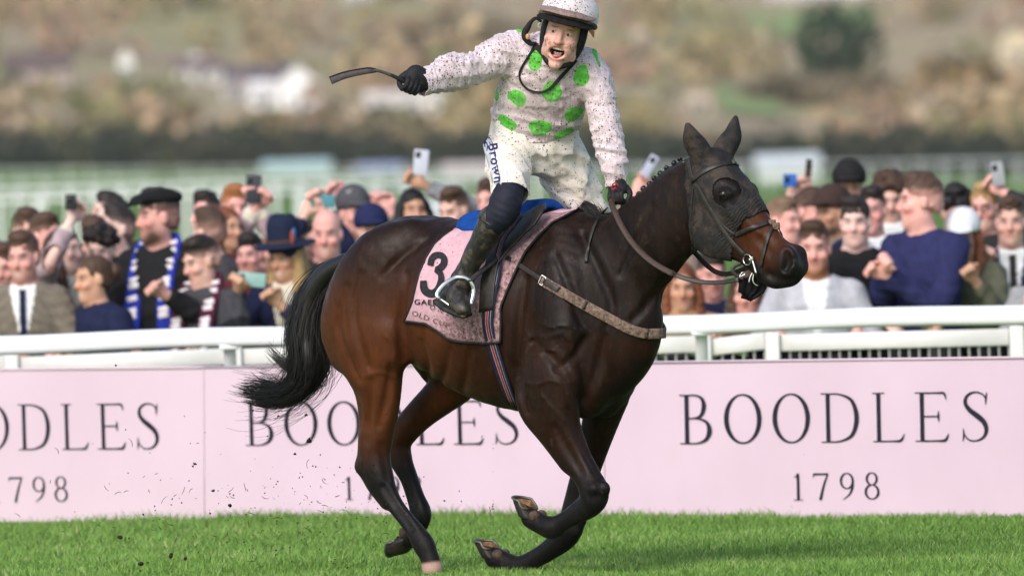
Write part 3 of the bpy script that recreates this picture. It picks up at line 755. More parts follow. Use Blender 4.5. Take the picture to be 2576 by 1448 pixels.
q0 = HF.cast(*c2(985, 378), off=.011)[0]; q1 = mirror(q0); mid = (q0 + q1) / 2 + H_F * .012 + np.array([0, 0, .004])
tv, tf = tube(catmull(np.array([q0, mid, q1]), 8), .003, flat=(.020, .004), up=(H_F + np.array([0, 0, .4]))); mesh_obj('browband', tv, tf, M_LEATHER, bridle)
both('noseband_cheek', PX(c2, [(745, 540), (830, 680), (930, 812), (1005, 872)]), .008, .012, par=bridle)
both('noseband', PX(c2, [(1005, 874), (1080, 838), (1160, 808), (1235, 785)]), .007, .017, par=bridle, n=14)
both('noseband_lower', PX(c2, [(1262, 812), (1225, 900), (1198, 1000), (1178, 1090)]), .007, .014, par=bridle, n=14)
q0 = HF.cast(*c2(1235, 785), off=.007)[0]; q1 = HF.cast(*c2(1262, 812), off=.007)[0]; top = (q0 + mirror(q0)) / 2 + H_F * .016
v1 = tube(catmull(np.array([q0, top, mirror(q0)]), 8), .003, flat=(.020, .006), up=H_F)
v2 = tube(catmull(np.array([q1, (q1 + mirror(q1)) / 2 + H_F * .018, mirror(q1)]), 8), .003, flat=(.028, .012), up=H_F)
mesh_obj('nose_pad', *join([v1, v2]), M_FLEECE, bridle)
# bit
P0 = HF.cast(*c8(975, 700), off=.012)[0]; nb = -H_L
def ring3(c, r, ax1, ax2, rad, n=32): return tube(np.array([c + r * (math.cos(2*math.pi*k/n) * ax1 + math.sin(2*math.pi*k/n) * ax2) for k in range(n + 1)]), rad, 8, False)
upv = np.array([0, 0, 1.0])
for s in (0, 1):
    c_ = P0 if s == 0 else mirror(P0)
    mesh_obj('bit_ring', *ring3(c_, .0215, H_F * .9 + np.array([-.0, -.25, 0]), upv, .0033), M_STEEL, bridle)
    A0 = c_ + H_F * .026; arm = [A0 + upv * .012, A0, A0 + H_F * .006 - upv * .020, A0 + H_F * .018 - upv * .058]
    mesh_obj('bit_cheek', *tube(catmull(np.array(arm), 5), np.r_[np.full(6, .0055), np.linspace(.004, .0062, 10)], 8), M_STEEL, bridle)
mesh_obj('mouthpiece', *tube([P0 + H_F * .01, (P0 + mirror(P0)) / 2, mirror(P0) + H_F * .01], .006, 8), M_STEEL, bridle)
pr = P0[1] + .01
def free(c, pts, Y, n=24):                         # free-hanging pieces: depth from what they hang on
    q_ = PX(c, pts); Y = np.broadcast_to(np.asarray(Y, float), (len(q_),))
    return resample(catmull(np.array([at_y(x, y, yy) for (x, y), yy in zip(q_, Y)]), 6), n)
mesh_obj('curb_hook', *tube(free(c8, [(1000, 1050), (1020, 960), (1075, 880), (1060, 1020), (1110, 1085), (1140, 1080)], P0[1] + .03), .0042, 6), M_STEEL, bridle)
ch = free(c8, [(880, 760), (800, 790), (750, 850), (790, 920), (850, 960)], P0[1] + .03)
mesh_obj('chin_strap', *tube(ch, .003, flat=(.016, .006), up=(0, -1, 0)), M_LEATHER, bridle)
mesh_obj('rein_ring', *tube(free(c8, [(850, 960), (900, 940), (945, 910), (900, 890), (850, 960)], P0[1] + .02), .0025, 6), M_STEEL, bridle)
# hanging black bib below the chin
bl = PX(c8, [(870, 1000), (840, 1090), (835, 1200), (905, 1205), (905, 1285)]); br = PX(c8, [(1150, 900), (1215, 960), (1245, 1060), (1200, 1170), (1010, 1300)])
Lb = resample(bl, 10); Rb = resample(br, 10); G = np.zeros((10, 12, 3))
for j in range(10):
    for i in range(12):
        a = i / 11; p = Lb[j] * (1 - a) + Rb[j] * a; G[j, i] = at_y(p[0], p[1], P0[1] + .05 + .012 * math.sin(i * 1.9 + j * .4))
bib = sheet(G, .012); mesh_obj('chin_bib', *bib, plain('black_bib_cloth', (.006, .006, .007), .85, .2, nz=.3), bridle)
# reins: near rein from bit to the hand, far rein mirrored on the other side
HAND = at_y(1552, 500, -.40)
def rein_path(pts, Y0, Y1):
    q_ = PX(c2, pts); Y = np.linspace(Y0, Y1, len(q_)); return resample(catmull(np.array([at_y(x, y, yy) for (x, y), yy in zip(q_, Y)]), 6), 44)
rp = rein_path([(1030, 1172), (940, 1190), (800, 1194), (620, 1150), (450, 1060), (320, 940), (235, 810), (185, 700), (160, 645), (185, 628), (240, 640)], P0[1] - .02, HAND[1] - .04)
lo = rp.copy()
for i, p in enumerate(lo):                          # keep the rein clear of the neck
    for _ in range(30):
        if HF.sample_w(lo[i][None])[0] > .012: break
        lo[i] = lo[i] + rayd(*project(lo[i])) * -.012
rp = smooth_line(lo, 4)
reins = empty('reins', HAND); tag(reins, 'brown rubber-grip reins running from the bit to the jockey hand', 'reins')
mesh_obj('rein', *tube(rp[:16], .004, flat=(.019, .005), up=(0, -1, .3)), M_LEATHER, reins)
mesh_obj('rein', *tube(rp[15:], .006, flat=(.024, .008), up=(0, -1, .3)), M_REIN, reins)
fr = mirror(P0); fp = resample(catmull(np.array([fr, mirror(rp[14]), mirror(rp[26]), mirror(rp[34]), HAND + np.array([.02, .03, -.03])]), 6), 36)
mesh_obj('rein', *tube(fp, .006, flat=(.020, .006), up=(0, -1, .3)), M_REIN, reins)
nk = strap(PX(c3, [(1890, 130), (1840, 190), (1795, 290), (1772, 400), (1764, 455)]), .006, .014, .004, 20); mesh_obj('rein_end', *nk, M_LEATHER, reins)

# ------------------------------------------------------------------ number cloth, saddle, girth
cl_left = PX(c3, [(965, 262), (905, 300), (850, 345), (800, 425), (762, 520), (742, 600), (720, 690), (664, 812)])
cl_right = PX(c3, [(1700, 142), (1560, 212), (1480, 292), (1400, 392), (1345, 500), (1290, 620), (1250, 725), (1252, 938)])
def cl_wr(a, b):
    return .004 * math.sin(a * 34 + 5 * b) * (1 - b) * .7 + .003 * math.sin(a * 17 - b * 9 + 1) + .006 * math.exp(-((b - .78) / .03) ** 2) * math.sin(a * 9)
cl_bot = PX(c3, [(664, 812), (800, 826), (930, 918), (1000, 935), (1145, 948), (1250, 938)])
NS, NTT = 56, 44
L_ = resample(cl_left, NTT); R_ = resample(cl_right, NTT); B_ = resample(cl_bot, NS)
G = np.zeros((NTT, NS, 3)); CLP = np.zeros((NTT, NS, 2))
for j in range(NTT):
    bb = j / (NTT - 1)
    for i in range(NS):
        a = i / (NS - 1); p = L_[j] * (1 - a) + R_[j] * a
        lin = L_[-1] * (1 - a) + R_[-1] * a; p = p + (B_[i] - lin) * bb ** 1.6
        CLP[j, i] = p; G[j, i] = HF.cast(p[0], p[1], off=.010, step=.005)[0]
for _ in range(3):
    Q = G.copy(); Q[1:-1, 1:-1] = (G[:-2, 1:-1] + G[2:, 1:-1] + G[1:-1, :-2] + G[1:-1, 2:] + 4 * G[1:-1, 1:-1]) / 8; G = Q
CN = HF.normal_w(G)
for j in range(NTT):
    for i in range(NS): G[j, i] += CN[j, i] * cl_wr(i / (NS - 1), j / (NTT - 1))
cloth = empty('number_cloth', hw(hs(1200, 560))); tag(cloth, 'muddy pale pink number cloth with a black 3 under the saddle', 'number cloth')
cv, cf = sheet(G, .003); co_ = mesh_obj('cloth', cv, cf, M_PINKCLOTH, cloth)
dj = (np.arange(NTT) / (NTT - 1))[:, None]; di = (np.arange(NS) / (NS - 1))[None, :]
dirt = np.clip((dj - .40) * 1.9, 0, 1) * np.clip((di - .28) * 2.4, 0, 1) + np.clip((di - .66) * 3, 0, .85) + np.clip((dj - .72) * 1.5, 0, .4)
attr(co_, 'dirt', np.r_[np.clip(dirt, 0, 1).ravel(), np.clip(dirt, 0, 1).ravel()])
mv, mf = mirror(cv), [q_[::-1] for q_ in cf]; cm_ = mesh_obj('cloth', mv, mf, M_PINKCLOTH, cloth); attr(cm_, 'dirt', np.r_[np.clip(dirt, 0, 1).ravel(), np.clip(dirt, 0, 1).ravel()])
tp = np.concatenate([G[:1], mirror(G[:1])]); tv, tf = sheet(np.concatenate([G[:1] - [0, 0, 0], (G[:1] + mirror(G[:1])) / 2 + np.array([0, 0, .012]), mirror(G[:1])]), .003)
ct = mesh_obj('cloth', tv, tf, M_PINKCLOTH, cloth); attr(ct, 'dirt', np.full(len(tv), .12))
for e in (G[-1], G[:, -1], G[::, 0]):
    tv, tf = tube(e, .005, 6); b_ = mesh_obj('binding', tv, tf, M_BLACKPRINT, cloth)
    mesh_obj('binding', mirror(tv), [q_[::-1] for q_ in tf], M_BLACKPRINT, cloth)
def on_cloth(px, py, lift=.0035):                   # point of the cloth seen at a pixel
    d = np.hypot(CLP[..., 0] - px, CLP[..., 1] - py); j, i = np.unravel_index(d.argmin(), d.shape)
    w_ = 1 / (d + .5) ** 3; w_[d > 14] = 0
    if w_.sum() == 0: w_[j, i] = 1
    Y = (G[..., 1] * w_).sum() / w_.sum(); P = at_y(px, py, Y); return P + (CAMP - P) / np.linalg.norm(CAMP - P) * (lift + .004)
def stroke_mesh(px, wpx, lift=.0035, n=30, fn=on_cloth):
    q_ = resample(catmull(np.array(px, float), 8), n); T = np.gradient(q_, axis=0); T /= np.linalg.norm(T, axis=1, keepdims=True) + 1e-9
    Nn = np.stack([-T[:, 1], T[:, 0]], 1); w_ = np.interp(np.linspace(0, 1, n), np.linspace(0, 1, len(np.atleast_1d(wpx))), np.atleast_1d(wpx))
    V = []; F = []
    for i in range(n):
        for s in (-.5, 0, .5): V.append(fn(*(q_[i] + Nn[i] * w_[i] * s), lift))
    for i in range(n - 1):
        for k in (0, 1): F.append((i*3+k, i*3+k+1, i*3+k+4, i*3+k+3))
    return np.array(V), F
three = PX(c7, [(385, 275), (400, 205), (440, 165), (500, 165), (535, 200), (530, 260), (490, 305), (455, 325), (495, 360), (505, 430), (480, 520), (430, 575), (365, 575), (320, 530), (310, 440)])
mesh_obj('number', *stroke_mesh(three, [15, 15, 16, 17, 17, 14, 17, 19, 20, 20, 16], n=48), M_BLACKPRINT, cloth)
def text_px(txt, p0, p1, hgt, bold=.012):
    """lettering set along a pixel line and laid on the cloth"""
    cu = bpy.data.curves.new('t', 'FONT'); cu.body = txt; cu.size = 1.0; cu.space_character = 1.15; cu.offset = bold; cu.resolution_u = 3
    ob = bpy.data.objects.new('t', cu); col.objects.link(ob); bpy.context.view_layer.update()
    me = ob.to_mesh(); bm = bmesh.new(); bm.from_mesh(me); bmesh.ops.triangulate(bm, faces=bm.faces[:]); bmesh.ops.subdivide_edges(bm, edges=[e for e in bm.edges if e.calc_length() > .25], cuts=2); bm.verts.index_update()
    V = np.array([v.co[:2] for v in bm.verts]); F = [tuple(v.index for v in f.verts) for f in bm.faces]; bm.free()
    bpy.data.objects.remove(ob); bpy.data.curves.remove(cu)
    V[:, 0] -= V[:, 0].min(); V[:, 0] /= V[:, 0].max(); V[:, 1] /= .7
    p0 = np.array(p0); p1 = np.array(p1); dx = p1 - p0; dn = np.array([-dx[1], dx[0]]) / np.linalg.norm(dx)
    return p0 + V[:, :1] * dx - V[:, 1:] * dn * hgt * -1 * -1, F
def cloth_text(txt, p0, p1, hgt, mat, bold=.012):
    q_, F = text_px(txt, p0, p1, hgt, bold); V = np.array([on_cloth(x, y, .004) for x, y in q_])
    return mesh_obj('lettering', V, F, mat, cloth, smooth=False)
cloth_text('GAELI', c7(212, 700), c7(480, 705), 13, M_BLACKPRINT)
cloth_text('OLD CUP', c7(180, 812), c7(580, 955), 12.5, plain('brown_cloth_print', (.17, .10, .09), .8, .2, nz=.4), 0.0)
cloth_text('O N 2 G', c7(375, 745), c7(665, 850), 12, M_BLACKPRINT, -.005)

saddle = empty('saddle', hw(hs(1265, 560))); tag(saddle, 'small black race saddle on a blue sponge pad with striped girth', 'saddle')
pad = Field((-.40, -.30, 1.0), (.48, .30, 1.75), .009, HFRAME)
g = pad.sub(pad.lo, pad.lo + pad.h * (pad.n - 1)); X, Y, Z = g[1:]
hd = HF.sample(np.stack([X, Y, Z], -1)) if False else None
pad.d[:] = HF.sample(np.stack(pad.sub(pad.lo, pad.lo + pad.h * (pad.n - 1))[1:], -1))[:pad.n[0], :pad.n[1], :pad.n[2]]
base = pad.d.copy(); U0 = hs(1192, 560)[0]; U1 = hs(1388, 530)[0]
Xg, Yg, Zg = pad.sub(pad.lo, pad.lo + pad.h * (pad.n - 1))[1:]
reg = np.maximum(np.maximum((U0 - Xg), (Xg - U1)), np.maximum(np.abs(Yg) - .13, .98 - Zg)); reg = reg.astype(np.float32)
# rounded slab over the back
a_ = base - .056; kk = .045; hh = np.clip(.5 + .5 * (a_ - reg) / kk, 0, 1); pad.d = (reg + (a_ - reg) * hh + kk * hh * (1 - hh)).astype(np.float32)
hh = np.clip(.5 + .5 * ((.006 - base) - pad.d) / .006, 0, 1); pad.d = (pad.d + ((.006 - base) - pad.d) * hh + .006 * hh * (1 - hh)).astype(np.float32)
pv, pf = pad.mesh(); pv = smooth_mesh(pv, pf, 3); mesh_obj('sponge_pad', pad.tow(pv), pf, M_BLUEPAD, saddle)
# saddle tree and flaps
flapL = PX(c3, [(1545, 165), (1430, 212), (1330, 268), (1262, 310), (1180, 430), (1140, 560), (1120, 760)]); flapR = PX(c3, [(1548, 190), (1490, 268), (1400, 338), (1300, 408), (1245, 470), (1222, 580), (1205, 740)])
def strapdist(p): return HF.sample_w(p)
Gf = patch(flapL, flapR, 12, 26, .024)
lift = np.interp(np.linspace(0, 1, 26), [0, .25, .5, 1], [.055, .045, .02, .004])
Gf = Gf + HF.normal_w(Gf) * lift[:, None, None]
fv, ff = sheet(Gf, .008); mesh_obj('flap', fv, ff, M_LEATHER, saddle); mesh_obj('flap', mirror(fv), [q_[::-1] for q_ in ff], M_LEATHER, saddle)
seat = Field((-.35, -.2, 1.35), (.45, .2, 1.75), .009, HFRAME)
seat.chain(np.array([hs(1262, 545), hs(1290, 543), hs(1325, 538), hs(1362, 524)]), [.02, .026, .03, .028], [.07, .10, .10, .06], (0, 1, 0), .02)
sv, sf = seat.mesh(); mesh_obj('seat', seat.tow(sv), sf, M_LEATHER, saddle)
def web(name, px, off, wd, par, n=26, it=3):
    q_ = resample(catmull(np.array(px, float), 6), n); off = np.interp(np.linspace(0, 1, n), np.linspace(0, 1, len(np.atleast_1d(off))), np.atleast_1d(off))
    P = smooth_line(np.array([HF.cast(x, y, off=o_)[0] for (x, y), o_ in zip(q_, off)]), it); N = HF.normal_w(P)
    T = np.gradient(P, axis=0); T /= np.linalg.norm(T, axis=1, keepdims=True); B = np.cross(T, N); B /= np.linalg.norm(B, axis=1, keepdims=True)
    ns = 9; Gq = np.zeros((n, ns, 3)); ac = np.zeros((n, ns))
    for i in range(n):
        for k in range(ns):
            a = k / (ns - 1); Gq[i, k] = P[i] + B[i] * (a - .5) * wd; ac[i, k] = a
    for i in range(n):                                # wrap onto the body
        for k in range(ns):
            dd = HF.sample_w(Gq[i, k][None])[0]; Gq[i, k] -= N[i] * (dd - off[i]) * .8
    v, f = sheet(Gq, .004); o = mesh_obj(name, v, f, M_WEB, par); attr(o, 'across', np.r_[ac.ravel(), ac.ravel()])
    o = mesh_obj(name, mirror(v), [q_[::-1] for q_ in f], M_WEB, par); attr(o, 'across', np.r_[ac.ravel(), ac.ravel()])
web('girth', PX(c3, [(1228, 430), (1208, 560), (1180, 700), (1168, 840), (1200, 960), (1240, 1090), (1285, 1220), (1325, 1320)]), [.03, .028, .026, .022, .010, .008, .008, .008], .052, saddle)
web('surcingle', PX(c3, [(1372, 168), (1335, 215), (1300, 262), (1265, 305), (1240, 380), (1222, 460)]), [.10, .095, .09, .075, .05, .035], .034, saddle, 18)

# breastgirth
bg = empty('breastgirth', hw(hs(1500, 780))); tag(bg, 'mud-caked breastgirth strap across the horse chest', 'breastgirth')
both('strap', PX(c3, [(1285, 425), (1350, 465), (1420, 510), (1495, 562)]), .008, .020, par=bg, n=16)
both('chest_band', PX(c3, [(1490, 560), (1600, 625), (1700, 682), (1800, 738), (1900, 792), (2000, 845), (2080, 878), (2140, 888)]), .010, .042, .010, 34, M_FLEECE, bg)
q0 = HF.cast(*c3(2140, 888), off=.010)[0]; q1 = mirror(q0); mm = (q0 + q1) / 2 + H_F * .02
mesh_obj('chest_band', *tube(catmull(np.array([q0, mm, q1]), 8), .004, flat=(.042, .010), up=H_F), M_FLEECE, bg)
bk = HF.cast(*c3(1500, 565), off=.018)[0]; nn = HF.normal_w(bk[None])[0]; tdir = HF.cast(*c3(1600, 625), off=.018)[0] - bk; tdir /= np.linalg.norm(tdir); sd_ = np.cross(tdir, nn)
mesh_obj('buckle', *tube(np.array([bk + tdir * a + sd_ * b for a, b in ((-.012, -.018), (.012, -.018), (.012, .018), (-.012, .018), (-.012, -.018))]), .003, 6, False), M_STEEL, bg)
both('keeper', PX(c3, [(1510, 568), (1560, 597), (1600, 622)]), .019, .024, par=bg, n=8)
both('loop', PX(c3, [(1768, 690), (1758, 712), (1748, 738)]), .018, .012, par=bg, n=6)
# ------------------------------------------------------------------ jockey
def J(nodes): return np.array([at_y(q[0], q[1], q[2]) for q in nodes]), [q[3] for q in nodes], [q[4] if len(q) > 4 else q[3] for q in nodes]
SH_AX = at_y(1500, 180, -.30) - at_y(1270, 120, -.30); SH_AX /= np.linalg.norm(SH_AX)
JLO, JHI = (-.45, -.67, 1.02), (.47, .28, 2.42)
def folds(f, seed, amp, freq, n=5, aniso=(1, 1, 1)):
    """soft cloth creases pressed into a field"""
    g = np.random.default_rng(seed); X, Y, Z = f.sub(f.lo, f.lo + f.h * (f.n - 1))[1:]
    acc = np.zeros_like(X)
    for i in range(n):
        k = g.normal(0, 1, 3) * np.array(aniso); k = k / np.linalg.norm(k) * freq * g.uniform(.6, 1.6); k2 = g.normal(0, 1, 3); k2 = k2 / np.linalg.norm(k2) * freq * .45
        ph = k[0]*X + k[1]*Y + k[2]*Z + g.uniform(0, 6) + 1.6 * np.sin(k2[0]*X + k2[1]*Y + k2[2]*Z + g.uniform(0, 6))
        acc += 1 - np.abs(np.sin(ph)) * 1.0
    f.d += (-(acc / n - .36) * amp * 2).astype(np.float32)
R_ARM = [(1300, 128, -.30, .085), (1255, 143, -.33, .084), (1205, 168, -.37, .066), (1152, 184, -.41, .066), (1102, 197, -.48, .060), (1056, 210, -.54, .050)]
L_ARM = [(1472, 175, -.30, .085), (1492, 205, -.31, .078), (1510, 255, -.34, .064), (1528, 345, -.37, .064), (1544, 412, -.39, .056), (1551, 472, -.40, .036)]
TORSO = [(1340, 372, -.13, .115, .165), (1346, 318, -.15, .125, .178), (1358, 262, -.21, .130, .185), (1372, 205, -.27, .128, .182), (1384, 158, -.31, .110, .165), (1398, 128, -.33, .08, .11)]
R_THIGH = [(1296, 372, -.15, .108), (1279, 405, -.25, .094), (1280, 450, -.36, .079), (1283, 488, -.43, .071)]
L_THIGH = [(1395, 375, -.07, .118), (1422, 428, -.05, .108), (1456, 492, -.02, .096), (1484, 545, .01, .085)]
R_SHANK = [(1283, 486, -.44, .060), (1266, 528, -.45, .064), (1243, 556, -.43, .055), (1200, 630, -.38, .047), (1170, 690, -.34, .038)]
L_SHANK = [(1484, 545, .01, .07), (1470, 600, .10, .055), (1430, 680, .20, .046), (1400, 735, .22, .038)]
# head frame
def _img(dx, dy): return np.array([dx, 0, -dy]) / 610.0
HUP = np.array([math.sin(math.radians(14.5)), -.10, math.cos(math.radians(14.5))]); HUP /= np.linalg.norm(HUP)
HFW = np.array([-.17, -1.0, -.02]); HFW -= HUP * (HFW @ HUP); HFW /= np.linalg.norm(HFW)
HLX = np.cross(HFW, HUP) * 1.0                                  # towards the image right
if HLX[0] < 0: HLX = -HLX
HC = at_y(1411, 82, -.52) - HFW * .085
HM = np.array([HLX, HFW, HUP])
def hd(x, y, z): return HC + HLX * x + HFW * y + HUP * z

def head_shape(f, infl=0.0):
    E = lambda c, r, k=.02, cut=False: f.ell(hd(*c), r, HM, k, cut, infl if not cut else 0)
    E((0, -.02, .045), (.076, .096, .085)); E((0, .018, -.035), (.066, .072, .085), .03)
    E((0, .030, -.085), (.050, .055, .046), .03); E((0, .060, -.137), (.026, .024, .020), .025)
    for s in (1, -1):
        E((.044 * s, .062, -.034), (.022, .022, .018), .02); E((.030 * s, .074, .022), (.024, .012, .009), .015)
        E((.055 * s, .01, -.085), (.018, .035, .035), .03)
        E((.032 * s, .094, -.004), (.016, .015, .009), .008, True)
        E((.034 * s, .062, -.062), (.018, .020, .026), .03)
    f.chain([hd(0, .084, .004), hd(0, .097, -.018), hd(0, .108, -.038)], [.009, .011, .0135], [.010, .011, .014], HLX, .012)
    for s in (1, -1): E((.013 * s, .094, -.040), (.009, .012, .008), .008)
    # open mouth
    E((0, .085, -.087), (.034, .045, .026), .006, True)
    lip = lambda pts, r: f.chain([hd(*p) for p in pts], [r] * len(pts), None, HUP, .006)
    lip([(-.038, .060, -.072), (-.022, .079, -.061), (0, .086, -.058), (.022, .079, -.061), (.038, .060, -.072)], .0050)
    lip([(-.038, .060, -.072), (-.027, .071, -.099), (0, .078, -.115), (.027, .071, -.099), (.038, .060, -.072)], .0060)

jf = Field(JLO, JHI, .0045)
def JC(f, nodes, k=.03, axis=SH_AX, infl=0.0, n=4): p, r, l = J(nodes); f.chain(p, r, l, axis, k, n, infl=infl)
JC(jf, TORSO, .04, infl=-.022)
for nd in (R_ARM, L_ARM): JC(jf, nd, .03, infl=-.024 if nd is R_ARM else -.020)
for nd in (R_THIGH, L_THIGH): JC(jf, nd, .04, infl=-.032)
for nd in (R_SHANK, L_SHANK): JC(jf, nd, .03, infl=-.010)
jf.chain([at_y(1064, 208, -.53), at_y(1040, 215, -.555)], [.022, .020], None, SH_AX, .01); jf.chain([at_y(1551, 458, -.40), at_y(1553, 492, -.415)], [.016, .018], None, SH_AX, .01)
jf.chain([at_y(1395, 150, -.33), HC + HUP * -.07 - HFW * .01], [.062, .058], None, SH_AX, .03)       # neck
head_shape(jf)
def skin_material():
    m = NT('muddy_skin', (.55, .32, .25), .5, .4); co = m.geo()
    c = m.ramp(m.noise(30, 4), [(.3, (.70, .385, .300)), (.7, (.78, .46, .37))])
    c = m.mix(m.at('lips'), c, (.40, .115, .105)); c = m.mix(m.at('flush'), c, (.58, .235, .185)); c = m.mix(m.at('inside'), c, (.055, .012, .012)); c = m.mix(m.at('brow'), c, (.10, .055, .035))
    c = m.mix(m.at('glove'), c, (.010, .010, .012))
    mudp = m.math('MULTIPLY', m.at('mud'), m.ramp(m.noise(62, 6, .75, co, .6), [(.50, 0.0), (.60, .9)]))
    c = m.mix(mudp, c, (.105, .055, .038)); m.set('Base Color', c); m.set('Subsurface Weight', .08); m.b.inputs['Subsurface Radius'].default_value = (.01, .004, .002)
    m.bump(m.noise(90, 4), .12, .003); return m.m
M_JSKIN = skin_material()
JROOT = at_y(1345, 365, -.13)
jockey = empty('person', JROOT); tag(jockey, 'jockey in muddy pale pink silks with green spots pointing a whip, mouth open', 'jockey')
V, F = jf.mesh(); V = smooth_mesh(V, F, 1, .4)
jb = mesh_obj('body', V, F, M_JSKIN, jockey)
L = np.stack([(V - HC) @ HLX, (V - HC) @ HFW, (V - HC) @ HUP], 1)
def gb(c, r): return np.exp(-(((L - np.array(c)) / np.array(r)) ** 2).sum(1))
mouth_in = ((np.abs(L[:, 0]) < .034) & (np.abs(L[:, 2] + .087) < .0255) & (L[:, 1] < .072) & (L[:, 1] > .02)).astype(float)
lips = np.clip(gb((0, .084, -.058), (.028, .02, .0055)) + gb((0, .076, -.115), (.026, .02, .007)) + gb((.031, .064, -.080), (.006, .02, .012)) + gb((-.031, .064, -.080), (.006, .02, .012)), 0, 1) * (1 - mouth_in)
_hd = np.minimum(np.linalg.norm(V - at_y(1040, 215, -.555), axis=1), np.linalg.norm(V - at_y(1553, 488, -.41), axis=1)); attr(jb, 'glove', (_hd < .10).astype(float))
attr(jb, 'lips', lips); attr(jb, 'inside', mouth_in)
attr(jb, 'flush', np.clip(.7 * gb((0, .10, -.035), (.016, .03, .02)) + .5 * gb((.045, .06, -.045), (.02, .04, .02)) + .5 * gb((-.045, .06, -.045), (.02, .04, .02)), 0, 1))
attr(jb, 'brow', np.clip(gb((.034, .085, .018), (.02, .03, .004)) + gb((-.034, .085, .018), (.02, .03, .004)), 0, .8))
attr(jb, 'mud', np.clip(gb((.05, .06, -.055), (.024, .06, .035)) * 1.1 + gb((-.048, .06, -.05), (.022, .06, .03)) * 1.2 + gb((0, .07, -.140), (.03, .06, .014)) * .8 + .04, 0, 1))
def ball(c, r, seg=16):
    bm = bmesh.new(); bmesh.ops.create_uvsphere(bm, u_segments=seg, v_segments=seg // 2 + 2, radius=1.0)
    V = np.array([v.co[:] for v in bm.verts]) * np.array(r) + np.array(c); bm.verts.index_update(); F = [tuple(v.index for v in f.verts) for f in bm.faces]; bm.free(); return V, F
for s in (1, -1):
    ey = mesh_obj('eye', *ball(hd(.032 * s, .0705, -.004), .0125), plain('eye_white', (.50, .45, .42), .2, .6), jockey)
    mesh_obj('iris', *ball(hd(.032 * s - .002, .0785, -.004), .0064), plain('blue_grey_iris', (.025, .03, .036), .1, .7), ey)
    lid = tube(catmull(np.array([hd((.032 + a * .0155) * s, .0815 - .006 * a * a, .0045 - .005 * a * a) for a in (-1, -.5, 0, .5, 1)]), 4), .0026, 6); mesh_obj('eyelid', *lid, M_JSKIN, ey)
teeth = join([ball(hd(x, .0775 - 40 * x * x * .32, -.0685), (.0046, .003, .0060), 8) for x in (-.018, -.0108, -.0036, .0036, .0108, .018)])
mesh_obj('teeth', *teeth, plain('teeth', (.72, .66, .56), .3, .5), jb)
mesh_obj('tongue', *ball(hd(0, .062, -.101), (.023, .022, .010)), plain('tongue', (.46, .15, .14), .35, .5), jb)

# ---- silks
SPOT = [(1300, 360, 46, 68, 8), (1576, 462, 46, 66, 8), (1400, 556, 62, 62, 0), (1190, 592, 66, 44, 35), (1530, 690, 62, 38, -20), (1127, 745, 66, 40, 38), (1326, 772, 72, 46, 4),
        (1480, 805, 62, 26, -22), (1218, 184, 32, 18, 10), (1064, 570, 12, 48, 0), (1662, 335, 14, 55, -20), (1752, 770, 0.1, 0.1, 0)]
def silk_material(name, base, spots=True):
    m = NT(name, base, .55, .35); co = m.geo()
    c = m.ramp(m.noise(18, 3), [(.3, tuple(x * .95 for x in base)), (.7, base)])
    if spots:
        g = m.ramp(m.noise(25, 4), [(.3, (.050, .46, .018)), (.7, (.090, .66, .035))]); sp_m = m.step(m.at('spot'), 0.0, 1.2); c = m.mix(sp_m, c, g)
    if spots: c = m.mix(m.math('MULTIPLY', m.math('MULTIPLY', m.at('film'), m.math('SUBTRACT', 1.0, m.math('MULTIPLY', sp_m, .75))), m.ramp(m.noise(28, 5, .65, co), [(.3, .2), (.65, .62)])), c, (.36, .275, .27))
    c = mud_layer(m, c, co, .76, 98, (.095, .040, .027), .36, 1.7)
    m.set('Base Color', c); b = m.bump(m.noise(26, 5, .65, m.vscale(co, (1, 1, .40), (0, .6, 0)), 1.6), .75, .014); m.bump(m.noise(120, 3), .15, .003, b)
    m.set('Sheen Weight', .15); return m.m
M_SILK = silk_material('muddy_pale_pink_silk', (.76, .635, .675)); M_HAT = silk_material('muddy_helmet_silk', (.80, .71, .73), False)
sf_ = Field((-.46, -.66, 1.56), (.50, .02, 2.36), .0050)
JC(sf_, TORSO, .03); JC(sf_, R_ARM, .035); JC(sf_, L_ARM, .035)
JC(sf_, [(1160, 176, -.42, .068), (1130, 176, -.45, .066)], .03); JC(sf_, [(1275, 300, -.16, .07), (1258, 330, -.16, .05)], .03)
sf_.chain([at_y(1398, 150, -.33), HC + HUP * -.095 - HFW * .012], [.085, .064], None, SH_AX, .02)
folds(sf_, 4, .0095, 42, 4); folds(sf_, 44, .0055, 95, 4)
X, Y, Z = sf_.sub(sf_.lo, sf_.lo + sf_.h * (sf_.n - 1))[1:]
# folds ringing the arms below the elbow
dA = np.sin(((X - at_y(1100, 197, -.48)[0]) * .9 + (Z - at_y(1100, 197, -.48)[2]) * .25) * 210 + 2 * np.sin(Z * 60)); wA = np.exp(-((X - at_y(1170, 180, -.4)[0]) / .07) ** 2) * (X < -.10)
dB = np.sin(Z * 190 + 40 * X); zb = at_y(1530, 370, -.37)[2]; wB = np.exp(-((Z - zb) / .10) ** 2) * (X > .30)
sf_.d += (.0022 * (dA * wA + dB * wB)).astype(np.float32)
